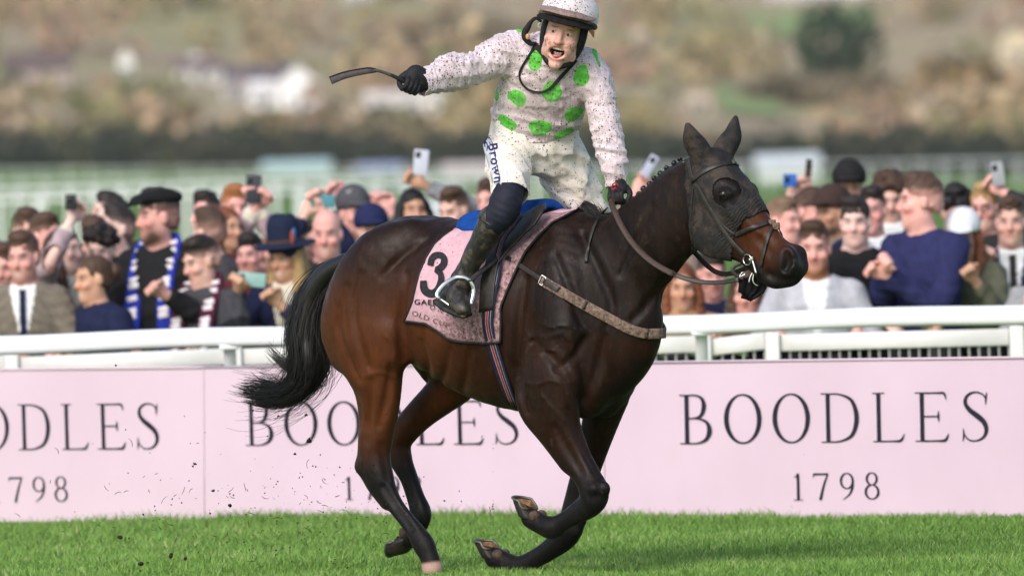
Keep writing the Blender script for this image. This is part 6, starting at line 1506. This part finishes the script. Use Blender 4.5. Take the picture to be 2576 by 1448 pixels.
phone(*R2(320, 75), 14.42, 'dark phone pointed skyward right of the blue phone', (.035, .10), .1, (.05, .02, .025))
person(1655, 560, 14.5, 5, 'hidden person behind the horse neck lifting a white-ended phone', 'pink', 'brown', 'short', 'taupe', 0, rh=(1602, 480, -.2))
phone(1634, 418, 14.2, 'white and blue phone raised between jockey arm and horse mane', (.05, .13), .55, (.45, .47, .60))
person(1715, 720, 12.6, 0, 'person in a camel coat under the horse throat', 'tan', 'auburn', 'long', 'camel', 10, k=1.0)
person(1790, 690, 13.0, 10, 'person in a taupe fleece under the horse jaw', 'pink', 'dark', 'short', 'taupe', 10, 0, 'navy', k=1.0)
person(1880, 730, 12.4, -15, 'person in a brown jacket below the horse bit, bending forward', 'pink', 'brown', 'long', 'brown', 15, k=1.0)
HAZE = 5.5e-5
# ------------------------------------------------------------------ far racecourse and hillside
def hill_z(x, y):
    x = np.asarray(x, float); y = np.asarray(y, float)
    t = np.clip((y - 1420) / 1500, 0, 2); b = 78 * t ** 1.15
    return b + (3.0 * np.sin(x / 60 + y / 170) + 2.0 * np.sin(x / 27 - y / 90 + 1)) * np.clip(t * 4, 0, 1) - .4 + ground_z(x, y)
def at_hill(px, py):
    d = rayd(px, py); t = np.arange(1400, 4600, 2.0); P = CAMP + d * t[:, None]; w = np.nonzero(P[:, 2] < hill_z(P[:, 0], P[:, 1]))[0]
    return P[w[0]] if len(w) else P[-1]
hx = np.linspace(-420, 420, 85); hy = np.r_[np.linspace(1400, 2600, 81), np.linspace(2640, 5200, 40)]
X, Yh = np.meshgrid(hx, hy); HV = np.stack([X * np.maximum(1, Yh / 1400), Yh, 0 * X], -1).reshape(-1, 3); HV[:, 2] = hill_z(HV[:, 0], HV[:, 1])
mh = NT('hillside_pasture', (.1, .1, .05), .95, .1); co = mh.geo()
_n = mh.noise(.022, 4, .6, co); mh.set('Base Color', mh.ramp(_n, [(.32, (.29, .21, .14)), (.46, (.37, .28, .18)), (.58, (.32, .275, .14)), (.70, (.20, .25, .085))]))
m_ = len(hx); hill = mesh_obj('hillside', HV, np.array([(j*m_+i, j*m_+i+1, (j+1)*m_+i+1, (j+1)*m_+i) for j in range(len(hy)-1) for i in range(m_-1)]), mh.m); tag(hill, kind='structure')

def leaf_mat(name):
    m = NT(name, (.1, .1, .05), .9, .1); m.set('Base Color', m.at('col', 'Vector')); return m.m
M_LEAF = leaf_mat('distant_foliage')
def crown(c, r, n, leaf, g, conic=0.0):
    """shell of leaf clumps round an uneven crown"""
    d = g.normal(0, 1, (n, 3)); d /= np.linalg.norm(d, axis=1, keepdims=True); lob = 1 + .22 * np.sin(d @ g.normal(0, 3, 3) + g.uniform(0, 6)) + .15 * np.sin(d @ g.normal(0, 6, 3))
    P = d * (g.uniform(.55, 1.0, n) ** .5 * lob)[:, None]; P[:, 2] = np.maximum(P[:, 2], -.8)
    if conic: P[:, :2] *= np.clip(1 - conic * (P[:, 2:] + .5), .12, 1.4)
    P = P * np.array(r) + np.array(c); a = g.normal(0, 1, (n, 3)); a /= np.linalg.norm(a, axis=1, keepdims=True); b = np.cross(a, g.normal(0, 1, (n, 3))); b /= np.linalg.norm(b, axis=1, keepdims=True)
    s = leaf * g.uniform(.6, 1.4, n)[:, None]; V = np.stack([P - a*s - b*s*.6, P + a*s - b*s*.6, P + a*s*.7 + b*s, P - a*s*.7 + b*s*.8], 1).reshape(-1, 3)
    return V, np.arange(4 * n).reshape(n, 4)
def tree_thing(px, pybase, wpx, hpx, colr, label, n=420, conic=0.0, P=None, trunk=.12, name='tree', group=None):
    P = at_hill(px, pybase) if P is None else P; s = FPX / (P[1] + CAM_D); w, hh = wpx / s, hpx / s; g = np.random.default_rng(int(px * 3 + pybase)); root = empty(name, P); tag(root, label, 'tree', group)
    V, F = crown(P + [0, 0, hh * (.5 + trunk / 2)], (w / 2, w / 2, hh * .5), n, w * .055, g, conic); o = mesh_obj('crown', V, F, M_LEAF, root, smooth=False)
    cc = np.repeat(g.uniform(.6, 1.35, n), 4)[:, None] * np.array(colr); attr_col(o, 'col', cc)
    mesh_obj('trunk', *tube([P, P + [0, 0, hh * .3], P + [w * .02, 0, hh * .7]], [w * .05, w * .04, w * .012], 7), plain('bark', (.07, .055, .045), .9), root)
    for q in range(3):
        a = q * 2.1 + g.uniform(0, 1); mesh_obj('limb', *tube([P + [0, 0, hh * .3], P + [math.cos(a) * w * .2, math.sin(a) * w * .2, hh * .55]], [w * .025, w * .008], 5), plain('bark', (.07, .055, .045), .9), root)
    return root
HOUSES_PX = [(750, 275, 100, 100), (660, 272, 62, 62), (500, 208, 120, 60), (650, 222, 170, 50), (590, 258, 60, 50), (318, 206, 36, 80), (95, 212, 165, 80), (1015, 292, 190, 60), (2560, 160, 90, 90), (1760, 285, 62, 40), (1625, 110, 60, 50), (2050, 4, 240, 30), (900, 12, 60, 26), (1880, 262, 250, 30), (2105, 232, 190, 190), (2050, 60, 300, 40)]
# woodland that reads as one mass
g = np.random.default_rng(21); VV = []; FF = []; CC = []; o_ = 0
def mass(P, w, hh, n, colr):
    global o_
    V, F = crown(P + np.array([0, 0, hh * .5]), (w / 2, w / 2, hh * .55), n, w * .09, g); VV.append(V); FF.append(F + o_); o_ += len(V); CC.append(np.repeat(g.uniform(.65, 1.3, n), 4)[:, None] * np.array(colr))
for i in range(620):
    y = 1440 + 1900 * g.random() ** 1.3; x = g.uniform(-.062, .062) * y; P = np.array([x, y, float(hill_z(x, y))])
    w = g.uniform(5, 12); hh_ = w * g.uniform(.6, 1.0); q = project(P + np.array([0, 0, hh_ * .6])); sc_ = FPX / (y + CAM_D)
    if any(abs(q[0] - hx_) < hw_ / 2 + w * sc_ * .45 and hy_ - hh2 - 30 < q[1] < hy_ + 26 for hx_, hy_, hw_, hh2 in HOUSES_PX): continue
    cl = [(.37, .255, .165), (.42, .31, .18), (.31, .255, .125), (.45, .345, .24), (.21, .20, .09), (.37, .24, .165)][g.integers(0, 6)]
    mass(P, w, hh_, 46, cl)
wood = mesh_obj('hillside_woodland', np.concatenate(VV), np.concatenate(FF), M_LEAF, smooth=False); attr_col(wood, 'col', np.concatenate(CC)); tag(wood, 'brown and olive leafless scrub covering the blurred hillside', 'woodland', kind='stuff')
VV = []; FF = []; CC = []; o_ = 0
for i in range(330):
    x = g.uniform(-92, 92); y = g.uniform(1385, 1425); P = np.array([x, y, float(ground_z(x, y))]); cl = [(.045, .048, .036), (.055, .060, .034), (.038, .040, .036), (.07, .062, .045)][g.integers(0, 4)]
    w = g.uniform(3.5, 6.5); mass(P, w, g.uniform(3.2, 6.0), 50, cl)
hedge = mesh_obj('dark_hedgerow', np.concatenate(VV), np.concatenate(FF), M_LEAF, smooth=False); attr_col(hedge, 'col', np.concatenate(CC)); tag(hedge, 'dark hedgerow along the foot of the hill', 'hedge', kind='stuff')
tree_thing(2105, 232, 200, 200, (.030, .055, .022), 'large dark evergreen tree on the hill above the horse head', 700)
tree_thing(1645, 402, 90, 62, (.050, .095, .028), 'rounded green bush behind the jockey left arm', 260)
tree_thing(640, 408, 120, 92, (.055, .078, .030), 'dark green bush low on the hill below the white house', 300)
tree_thing(30, 300, 95, 120, (.065, .085, .030), 'green tree at the left edge of the hillside', 260)
tree_thing(95, 292, 78, 78, (.20, .185, .045), 'yellow-green shrub beside the left edge tree', 220)
tree_thing(2230, 415, 210, 100, (.060, .075, .036), 'low dark green thicket on the hill right of the horse ears', 380)
tree_thing(2440, 330, 230, 190, (.24, .165, .07), 'orange-brown tree on the hillside at the right', 420)
tree_thing(490, 30, 90, 85, (.07, .085, .05), 'grey-green tree high on the hill at the upper left', 240)
tree_thing(5, 60, 70, 75, (.035, .06, .05), 'dark tree in the top left corner', 220)
tree_thing(2080, 262, 420, 60, (.20, .155, .10), 'wide brown copse under the dark evergreen', 420)
tree_thing(1180, 150, 300, 100, (.23, .185, .125), 'pale brown copse behind the jockey whip arm', 420)
tree_thing(880, 345, 420, 52, (.165, .15, .085), 'olive brown copse below the white houses', 420)
tree_thing(420, 470, 52, 150, (.105, .14, .035), 'slender green sapling on the racecourse behind the flat cap', 200, .5, at_y(420, 470, 420) * [1, 1, 0])
tree_thing(500, 520, 46, 75, (.11, .14, .04), 'small green sapling right of the slender one', 160, .4, at_y(500, 520, 300) * [1, 1, 0])
tree_thing(100, 560, 130, 80, (.10, .13, .035), 'low green and yellow shrub on the course at the far left', 260, 0, at_y(95, 560, 190) * [1, 1, 0])

# ------------------------------------------------------------------ houses on the hill
def house(px, pybase, wpx, hpx, wall, roof, label, dpx=60, rpx=40, gable=True, windows=2, chim=True):
    P = at_hill(px, pybase); s = FPX / (P[1] + CAM_D); w, hh, d, r = wpx / s, hpx / s, dpx / s, rpx / s; g = np.random.default_rng(int(px))
    root = empty('house', P); tag(root, label, 'house', 'houses on the far hillside')
    M = lambda V: np.asarray(V, float) + P
    ov = .03 * w
    if gable:       # gable end faces the camera
        V = [(-w/2, 0, -1), (w/2, 0, -1), (w/2, 0, hh), (0, 0, hh + r), (-w/2, 0, hh), (-w/2, d, -1), (w/2, d, -1), (w/2, d, hh), (0, d, hh + r), (-w/2, d, hh)]
        F = [(0, 1, 2, 3, 4), (9, 8, 7, 6, 5), (1, 6, 7, 2), (5, 0, 4, 9), (4, 3, 8, 9), (3, 2, 7, 8)]
        RV = [(-w/2 - ov, -ov, hh - .1), (0, -ov, hh + r + .15), (w/2 + ov, -ov, hh - .1), (-w/2 - ov, d, hh - .1), (0, d, hh + r + .15), (w/2 + ov, d, hh - .1), (-w/2 - ov, -ov, hh + .1), (0, -ov, hh + r + .4), (w/2 + ov, -ov, hh + .1), (-w/2 - ov, d, hh + .1), (0, d, hh + r + .4), (w/2 + ov, d, hh + .1)]
        RF = [(6, 7, 10, 9), (7, 8, 11, 10), (0, 3, 4, 1), (1, 4, 5, 2), (0, 1, 7, 6), (1, 2, 8, 7), (3, 9, 10, 4), (4, 10, 11, 5), (0, 6, 9, 3), (2, 5, 11, 8)]
    else:           # eaves face the camera
        V = [(-w/2, 0, -1), (w/2, 0, -1), (w/2, 0, hh), (-w/2, 0, hh), (-w/2, d, -1), (w/2, d, -1), (w/2, d, hh), (-w/2, d, hh), (-w/2, d/2, hh + r), (w/2, d/2, hh + r)]
        F = [(0, 1, 2, 3), (5, 4, 7, 6), (1, 5, 6, 9, 2), (4, 0, 3, 8, 7)]
        RV = [(-w/2 - ov, -.4, hh - .15), (w/2 + ov, -.4, hh - .15), (w/2 + ov, d/2, hh + r + .1), (-w/2 - ov, d/2, hh + r + .1), (w/2 + ov, d + .4, hh - .15), (-w/2 - ov, d + .4, hh - .15), (-w/2 - ov, -.4, hh + .1), (w/2 + ov, -.4, hh + .1), (w/2 + ov, d/2, hh + r + .35), (-w/2 - ov, d/2, hh + r + .35), (w/2 + ov, d + .4, hh + .1), (-w/2 - ov, d + .4, hh + .1)]
        RF = [(6, 7, 8, 9), (9, 8, 10, 11), (0, 3, 2, 1), (3, 5, 4, 2), (0, 1, 7, 6), (4, 5, 11, 10), (0, 6, 9, 3), (3, 9, 11, 5), (1, 2, 8, 7), (2, 4, 10, 8)]
    mesh_obj('wall', M(V), F, plain('render_' + label[:14], wall, .85, .2, nz=.06, nsc=.6), root, smooth=False)
    ro = mesh_obj('roof', M(RV), RF, plain('roof_' + label[:14], roof, .8, .2, nz=.25, nsc=1.5), root, smooth=False)
    if chim: mesh_obj('chimney', *box(P + [w * .22, d * .45, hh + r * .4], P + [w * .22 + .8, d * .45 + .8, hh + r + 1.1]), plain('chimney_brick', (.22, .12, .09), .9), ro, smooth=False)
    for k_ in range(windows):
        x = (k_ + .5) / windows * w - w / 2; q = P + [x, -.06, hh * .45]; wn_ = mesh_obj('window', *box(q - [.5, .04, .6], q + [.5, .06, .6]), plain('window_frame', (.7, .7, .7), .6), root, smooth=False)
        mesh_obj('pane', *box(q - [.4, .06, .5], q + [.4, .03, .5]), plain('window_glass', (.04, .05, .06), .15, .6), wn_, smooth=False)
    dd = P + [w * .08, -.06, 1.0]; mesh_obj('door', *box(dd - [.5, .03, 1.05], dd + [.5, .05, 1.0]), plain('door_paint', (.10, .09, .10), .6), root, smooth=False)
Wh = (.80, .79, .77)
house(750, 278, 104, 66, (.88, .87, .86), (.82, .80, .80), 'bright white gabled house, tallest in the row left of the whip', 70, 42)
house(660, 274, 66, 50, (.88, .87, .86), (.75, .72, .72), 'small white house just left of the bright gabled house', 50, 16, False)
house(500, 208, 120, 34, (.70, .67, .64), (.14, .10, .11), 'cluster-end white house with a dark roof at mid left', 60, 22, False, 3)
house(492, 192, 52, 40, Wh, (.5, .48, .48), 'white gable rising behind the dark-roofed house', 40, 16)
house(650, 222, 170, 22, (.28, .24, .26), (.10, .085, .10), 'long dark slate-roofed building behind the white houses', 60, 32, False, 4)
house(590, 258, 60, 40, (.62, .58, .53), (.30, .26, .25), 'pale stone cottage left of the small white house', 50, 14, False)
house(318, 206, 36, 60, (.76, .75, .70), (.60, .58, .55), 'narrow tall white house at the left of the hillside', 40, 20)
house(95, 212, 165, 36, (.52, .40, .37), (.12, .085, .085), 'long pinkish building with a dark roof at the far left', 60, 42, False, 5)
house(1015, 292, 190, 46, (.82, .80, .77), (.60, .55, .52), 'long low white building under the jockey whip hand', 60, 12, False, 5, False)
house(2560, 160, 90, 62, (.62, .52, .36), (.50, .42, .33), 'cream stone house at the upper right edge', 60, 24)
house(1760, 285, 62, 30, (.56, .46, .32), (.5, .40, .30), 'cream cottage between the jockey and the horse ears', 40, 14, False)
house(1625, 110, 60, 34, (.60, .47, .38), (.52, .40, .33), 'faint pinkish house high on the hill right of the jockey', 40, 14)
house(2050, 4, 240, 16, (.70, .66, .62), (.55, .5, .48), 'pale building at the very top of the frame', 60, 10, False, 5, False)
house(900, 12, 60, 16, (.70, .68, .66), (.55, .5, .5), 'tiny white house high above the whip', 40, 10, False)
# strips of green pasture among the brown scrub
for px, py, wpx, label in ((1880, 266, 150, 'pasture'), (2050, 70, 300, 'pasture')):
    P = at_hill(px, py); s = FPX / (P[1] + CAM_D); w = wpx / s; xs = np.linspace(-w / 2, w / 2, 16); ys = np.linspace(-40, 60, 12)
    V = np.array([(P[0] + x, P[1] + y, float(hill_z(P[0] + x, P[1] + y)) + .6) for y in ys for x in xs]); o = mesh_obj('pasture', V, np.array([(j*16+i, j*16+i+1, (j+1)*16+i+1, (j+1)*16+i) for j in range(11) for i in range(15)]), plain('spring_pasture', (.22, .28, .11), .95, .1, nz=.2, nsc=.05)); tag(o, kind='structure')

# ------------------------------------------------------------------ running rails, marquees and vans across the far course
def far_rail(Y, h, x0, x1, n, label):
    gz = lambda x: float(ground_z(x, Y)); root = empty('far_running_rail', (0, Y, 0)); tag(root, label, 'rail', 'white rails across the far course')
    mesh_obj('top_rail', *tube([(x0, Y, h + gz(x0)), (x1, Y, h + gz(x1))], .05 if Y < 400 else .03, 8), M_WHITE, root)
    pw_ = .055 if Y < 400 else .028; b = box((-pw_, -.03, 0), (pw_, .03, h)); first = None
    for k in range(n):
        x = x0 + (x1 - x0) * (k + .5) / n
        if first is None: first = mesh_obj('post', b[0] + np.array([x, Y, gz(x)]), b[1], M_WHITE, root, smooth=False); fx = x
        else: o = first.copy(); o.location.x = x - fx; o.location.z = gz(x) - gz(fx); col.objects.link(o); o.parent = root
far_rail(215, 1.15, -13, -1, 14, 'nearest white running rail across the far course')
far_rail(300, 1.2, -17, 2, 24, 'second white running rail across the far course')
far_rail(430, 1.25, -26, 26, 50, 'third white running rail across the far course')
far_rail(640, 1.3, -36, 36, 50, 'fourth white running rail, finely spaced posts')
def marquee(px, py, Y, wpx, hpx, colr, label):
    P = at_y(px, py, Y); P[2] = ground_z(P[0], Y); s = FPX / (Y + CAM_D); w, hh = wpx / s, hpx / s; root = empty('marquee', P); tag(root, label, 'marquee', 'marquees far across the course'); m = plain('canvas_' + label[:16], colr, .7, .2, nz=.05, nsc=.8)
    V = [(-w/2, 0, .3), (w/2, 0, .3), (w/2, 0, hh * .65), (-w/2, 0, hh * .65), (-w/2, 6, .3), (w/2, 6, .3), (w/2, 6, hh * .65), (-w/2, 6, hh * .65), (-w/2, 3, hh), (w/2, 3, hh)]
    mesh_obj('walls', np.array(V) + P, [(0, 1, 2, 3), (5, 4, 7, 6), (1, 5, 6, 9, 2), (4, 0, 3, 8, 7)], m, root, smooth=False)
    R_ = [(-w/2 - .2, -.3, hh * .62), (w/2 + .2, -.3, hh * .62), (w/2 + .2, 3, hh + .05), (-w/2 - .2, 3, hh + .05), (w/2 + .2, 6.3, hh * .62), (-w/2 - .2, 6.3, hh * .62)]
    mesh_obj('roof', np.array(R_) + P, [(0, 1, 2, 3), (3, 2, 4, 5)], m, root, smooth=False)
    for x in np.linspace(-w/2, w/2, 5): mesh_obj('pole', *tube([P + [x, -.1, 0], P + [x, -.1, hh * .62]], .06, 6), M_WHITE, root)
marquee(745, 450, 900, 165, 46, (.42, .58, .56), 'pale teal marquee far left of the jockey')
marquee(955, 440, 1000, 110, 34, (.30, .36, .55), 'blue and white marquee left of the jockey')
marquee(1190, 440, 1000, 150, 36, (.70, .56, .52), 'pinkish white marquee behind the jockey hip')
marquee(1985, 490, 620, 150, 78, (.66, .70, .70), 'white marquee behind the raised blue phone')
marquee(1150, 530, 250, 105, 62, (.82, .82, .78), 'bright white tent behind the horse back')
def crate(px, py, Y, wpx, hpx, c, label):
    P = at_y(px, py, Y); P[2] = 0; s = FPX / (Y + CAM_D); w, hh = wpx / s, hpx / s; root = empty('fence_obstacle', P); tag(root, label, 'hurdle'); mesh_obj('panel', *box(P - [w/2, .2, 0], P + [w/2, .2, hh], .02), plain('hurdle_' + label[:8], c, .8), root); mesh_obj('foot', *box(P - [w/2 + .05, .4, 0], P + [w/2 + .05, .4, .12]), M_WHITE, root)
crate(118, 585, 185, 48, 70, (.28, .09, .05), 'reddish brown hurdle wing on the course at the far left')

# ------------------------------------------------------------------ mud and grass thrown up by the hooves
g = np.random.default_rng(5); parts = []
def clod(px, py, r, Y):
    P = at_y(px, py, Y); bm = bmesh.new(); bmesh.ops.create_icosphere(bm, subdivisions=2, radius=1.0); V = np.array([v.co[:] for v in bm.verts]); V = V * (1 + .35 * np.sin(V @ g.normal(0, 2.5, 3) + g.uniform(0, 6)))[:, None] * g.uniform(.6, 1.3, 3)
    bm.verts.index_update(); F = [tuple(v.index for v in f.verts) for f in bm.faces]; bm.free(); return V * r / 610 + P, F
big = [(770, 1043, 5), (776, 1107, 5.5), (741, 1141, 4.5), (578, 1270, 7), (430, 1396, 7), (354, 1417, 7), (302, 1351, 4.5), (466, 1403, 4), (360, 1293, 4), (536, 1233, 4), (490, 1166, 3.5), (485, 1172, 3), (291, 918, 3), (700, 1046, 4)]
M_MUD = plain('flying_mud', (.028, .016, .012), .8, .2, nz=.4, nsc=80)
for i, (x, y, r) in enumerate(big):
    o = mesh_obj('mud_clod', *clod(x, y, r, g.uniform(-.3, .5)), M_MUD, None, origin=at_y(x, y, 0)); tag(o, 'clod of dark mud in mid-air behind the hooves', 'mud clod', 'mud clods thrown up by the hooves')
for i in range(420):
    x = 480 + g.normal(0, 1) * 260 + 280; y = 1330 + g.normal(0, 1) * 120; x = min(max(x, 20), 1240)
    if y > 1445 or y < 900: continue
    parts.append(clod(x, y, g.uniform(.7, 2.0), g.uniform(-.5, .6)))
for i in range(90):
    x = 420 + g.normal(0, 1) * 280 + 200; y = 1300 + g.normal(0, 1) * 85
    if y > 1440: continue
    Y = g.uniform(-.4, .5); a = g.uniform(0, 6.28); L = g.uniform(6, 24); b = g.uniform(-.9, .9); pts = [at_y(x + math.cos(a + b * t) * L * t, y + math.sin(a + b * t) * L * t, Y + .02 * t) for t in np.linspace(0, 1, 5)]
    parts.append(tube(pts, [.0009, .0013, .0013, .001, .0004], 4))
sp_ = mesh_obj('mud_spray', *join(parts), M_MUD); tag(sp_, 'fine spray of mud flecks and torn grass behind the horse', 'mud spray', kind='stuff')

# ------------------------------------------------------------------ air between the course and the hill
hz = mesh_obj('haze', *box((-1500, -60, -75), (1500, 3600, 330)), None, None, smooth=False); tag(hz, 'thin spring haze over the course and hillside', 'haze', kind='stuff')
mz = bpy.data.materials.new('thin_haze'); mz.use_nodes = True; nt = mz.node_tree; nt.nodes.remove(nt.nodes['Principled BSDF'])
pv_n = nt.nodes.new('ShaderNodeVolumePrincipled'); pv_n.inputs['Color'].default_value = (.90, .87, .83, 1); pv_n.inputs['Density'].default_value = HAZE; pv_n.inputs['Anisotropy'].default_value = .2
nt.links.new(pv_n.outputs[0], nt.nodes['Material Output'].inputs['Volume']); hz.data.materials.append(mz)
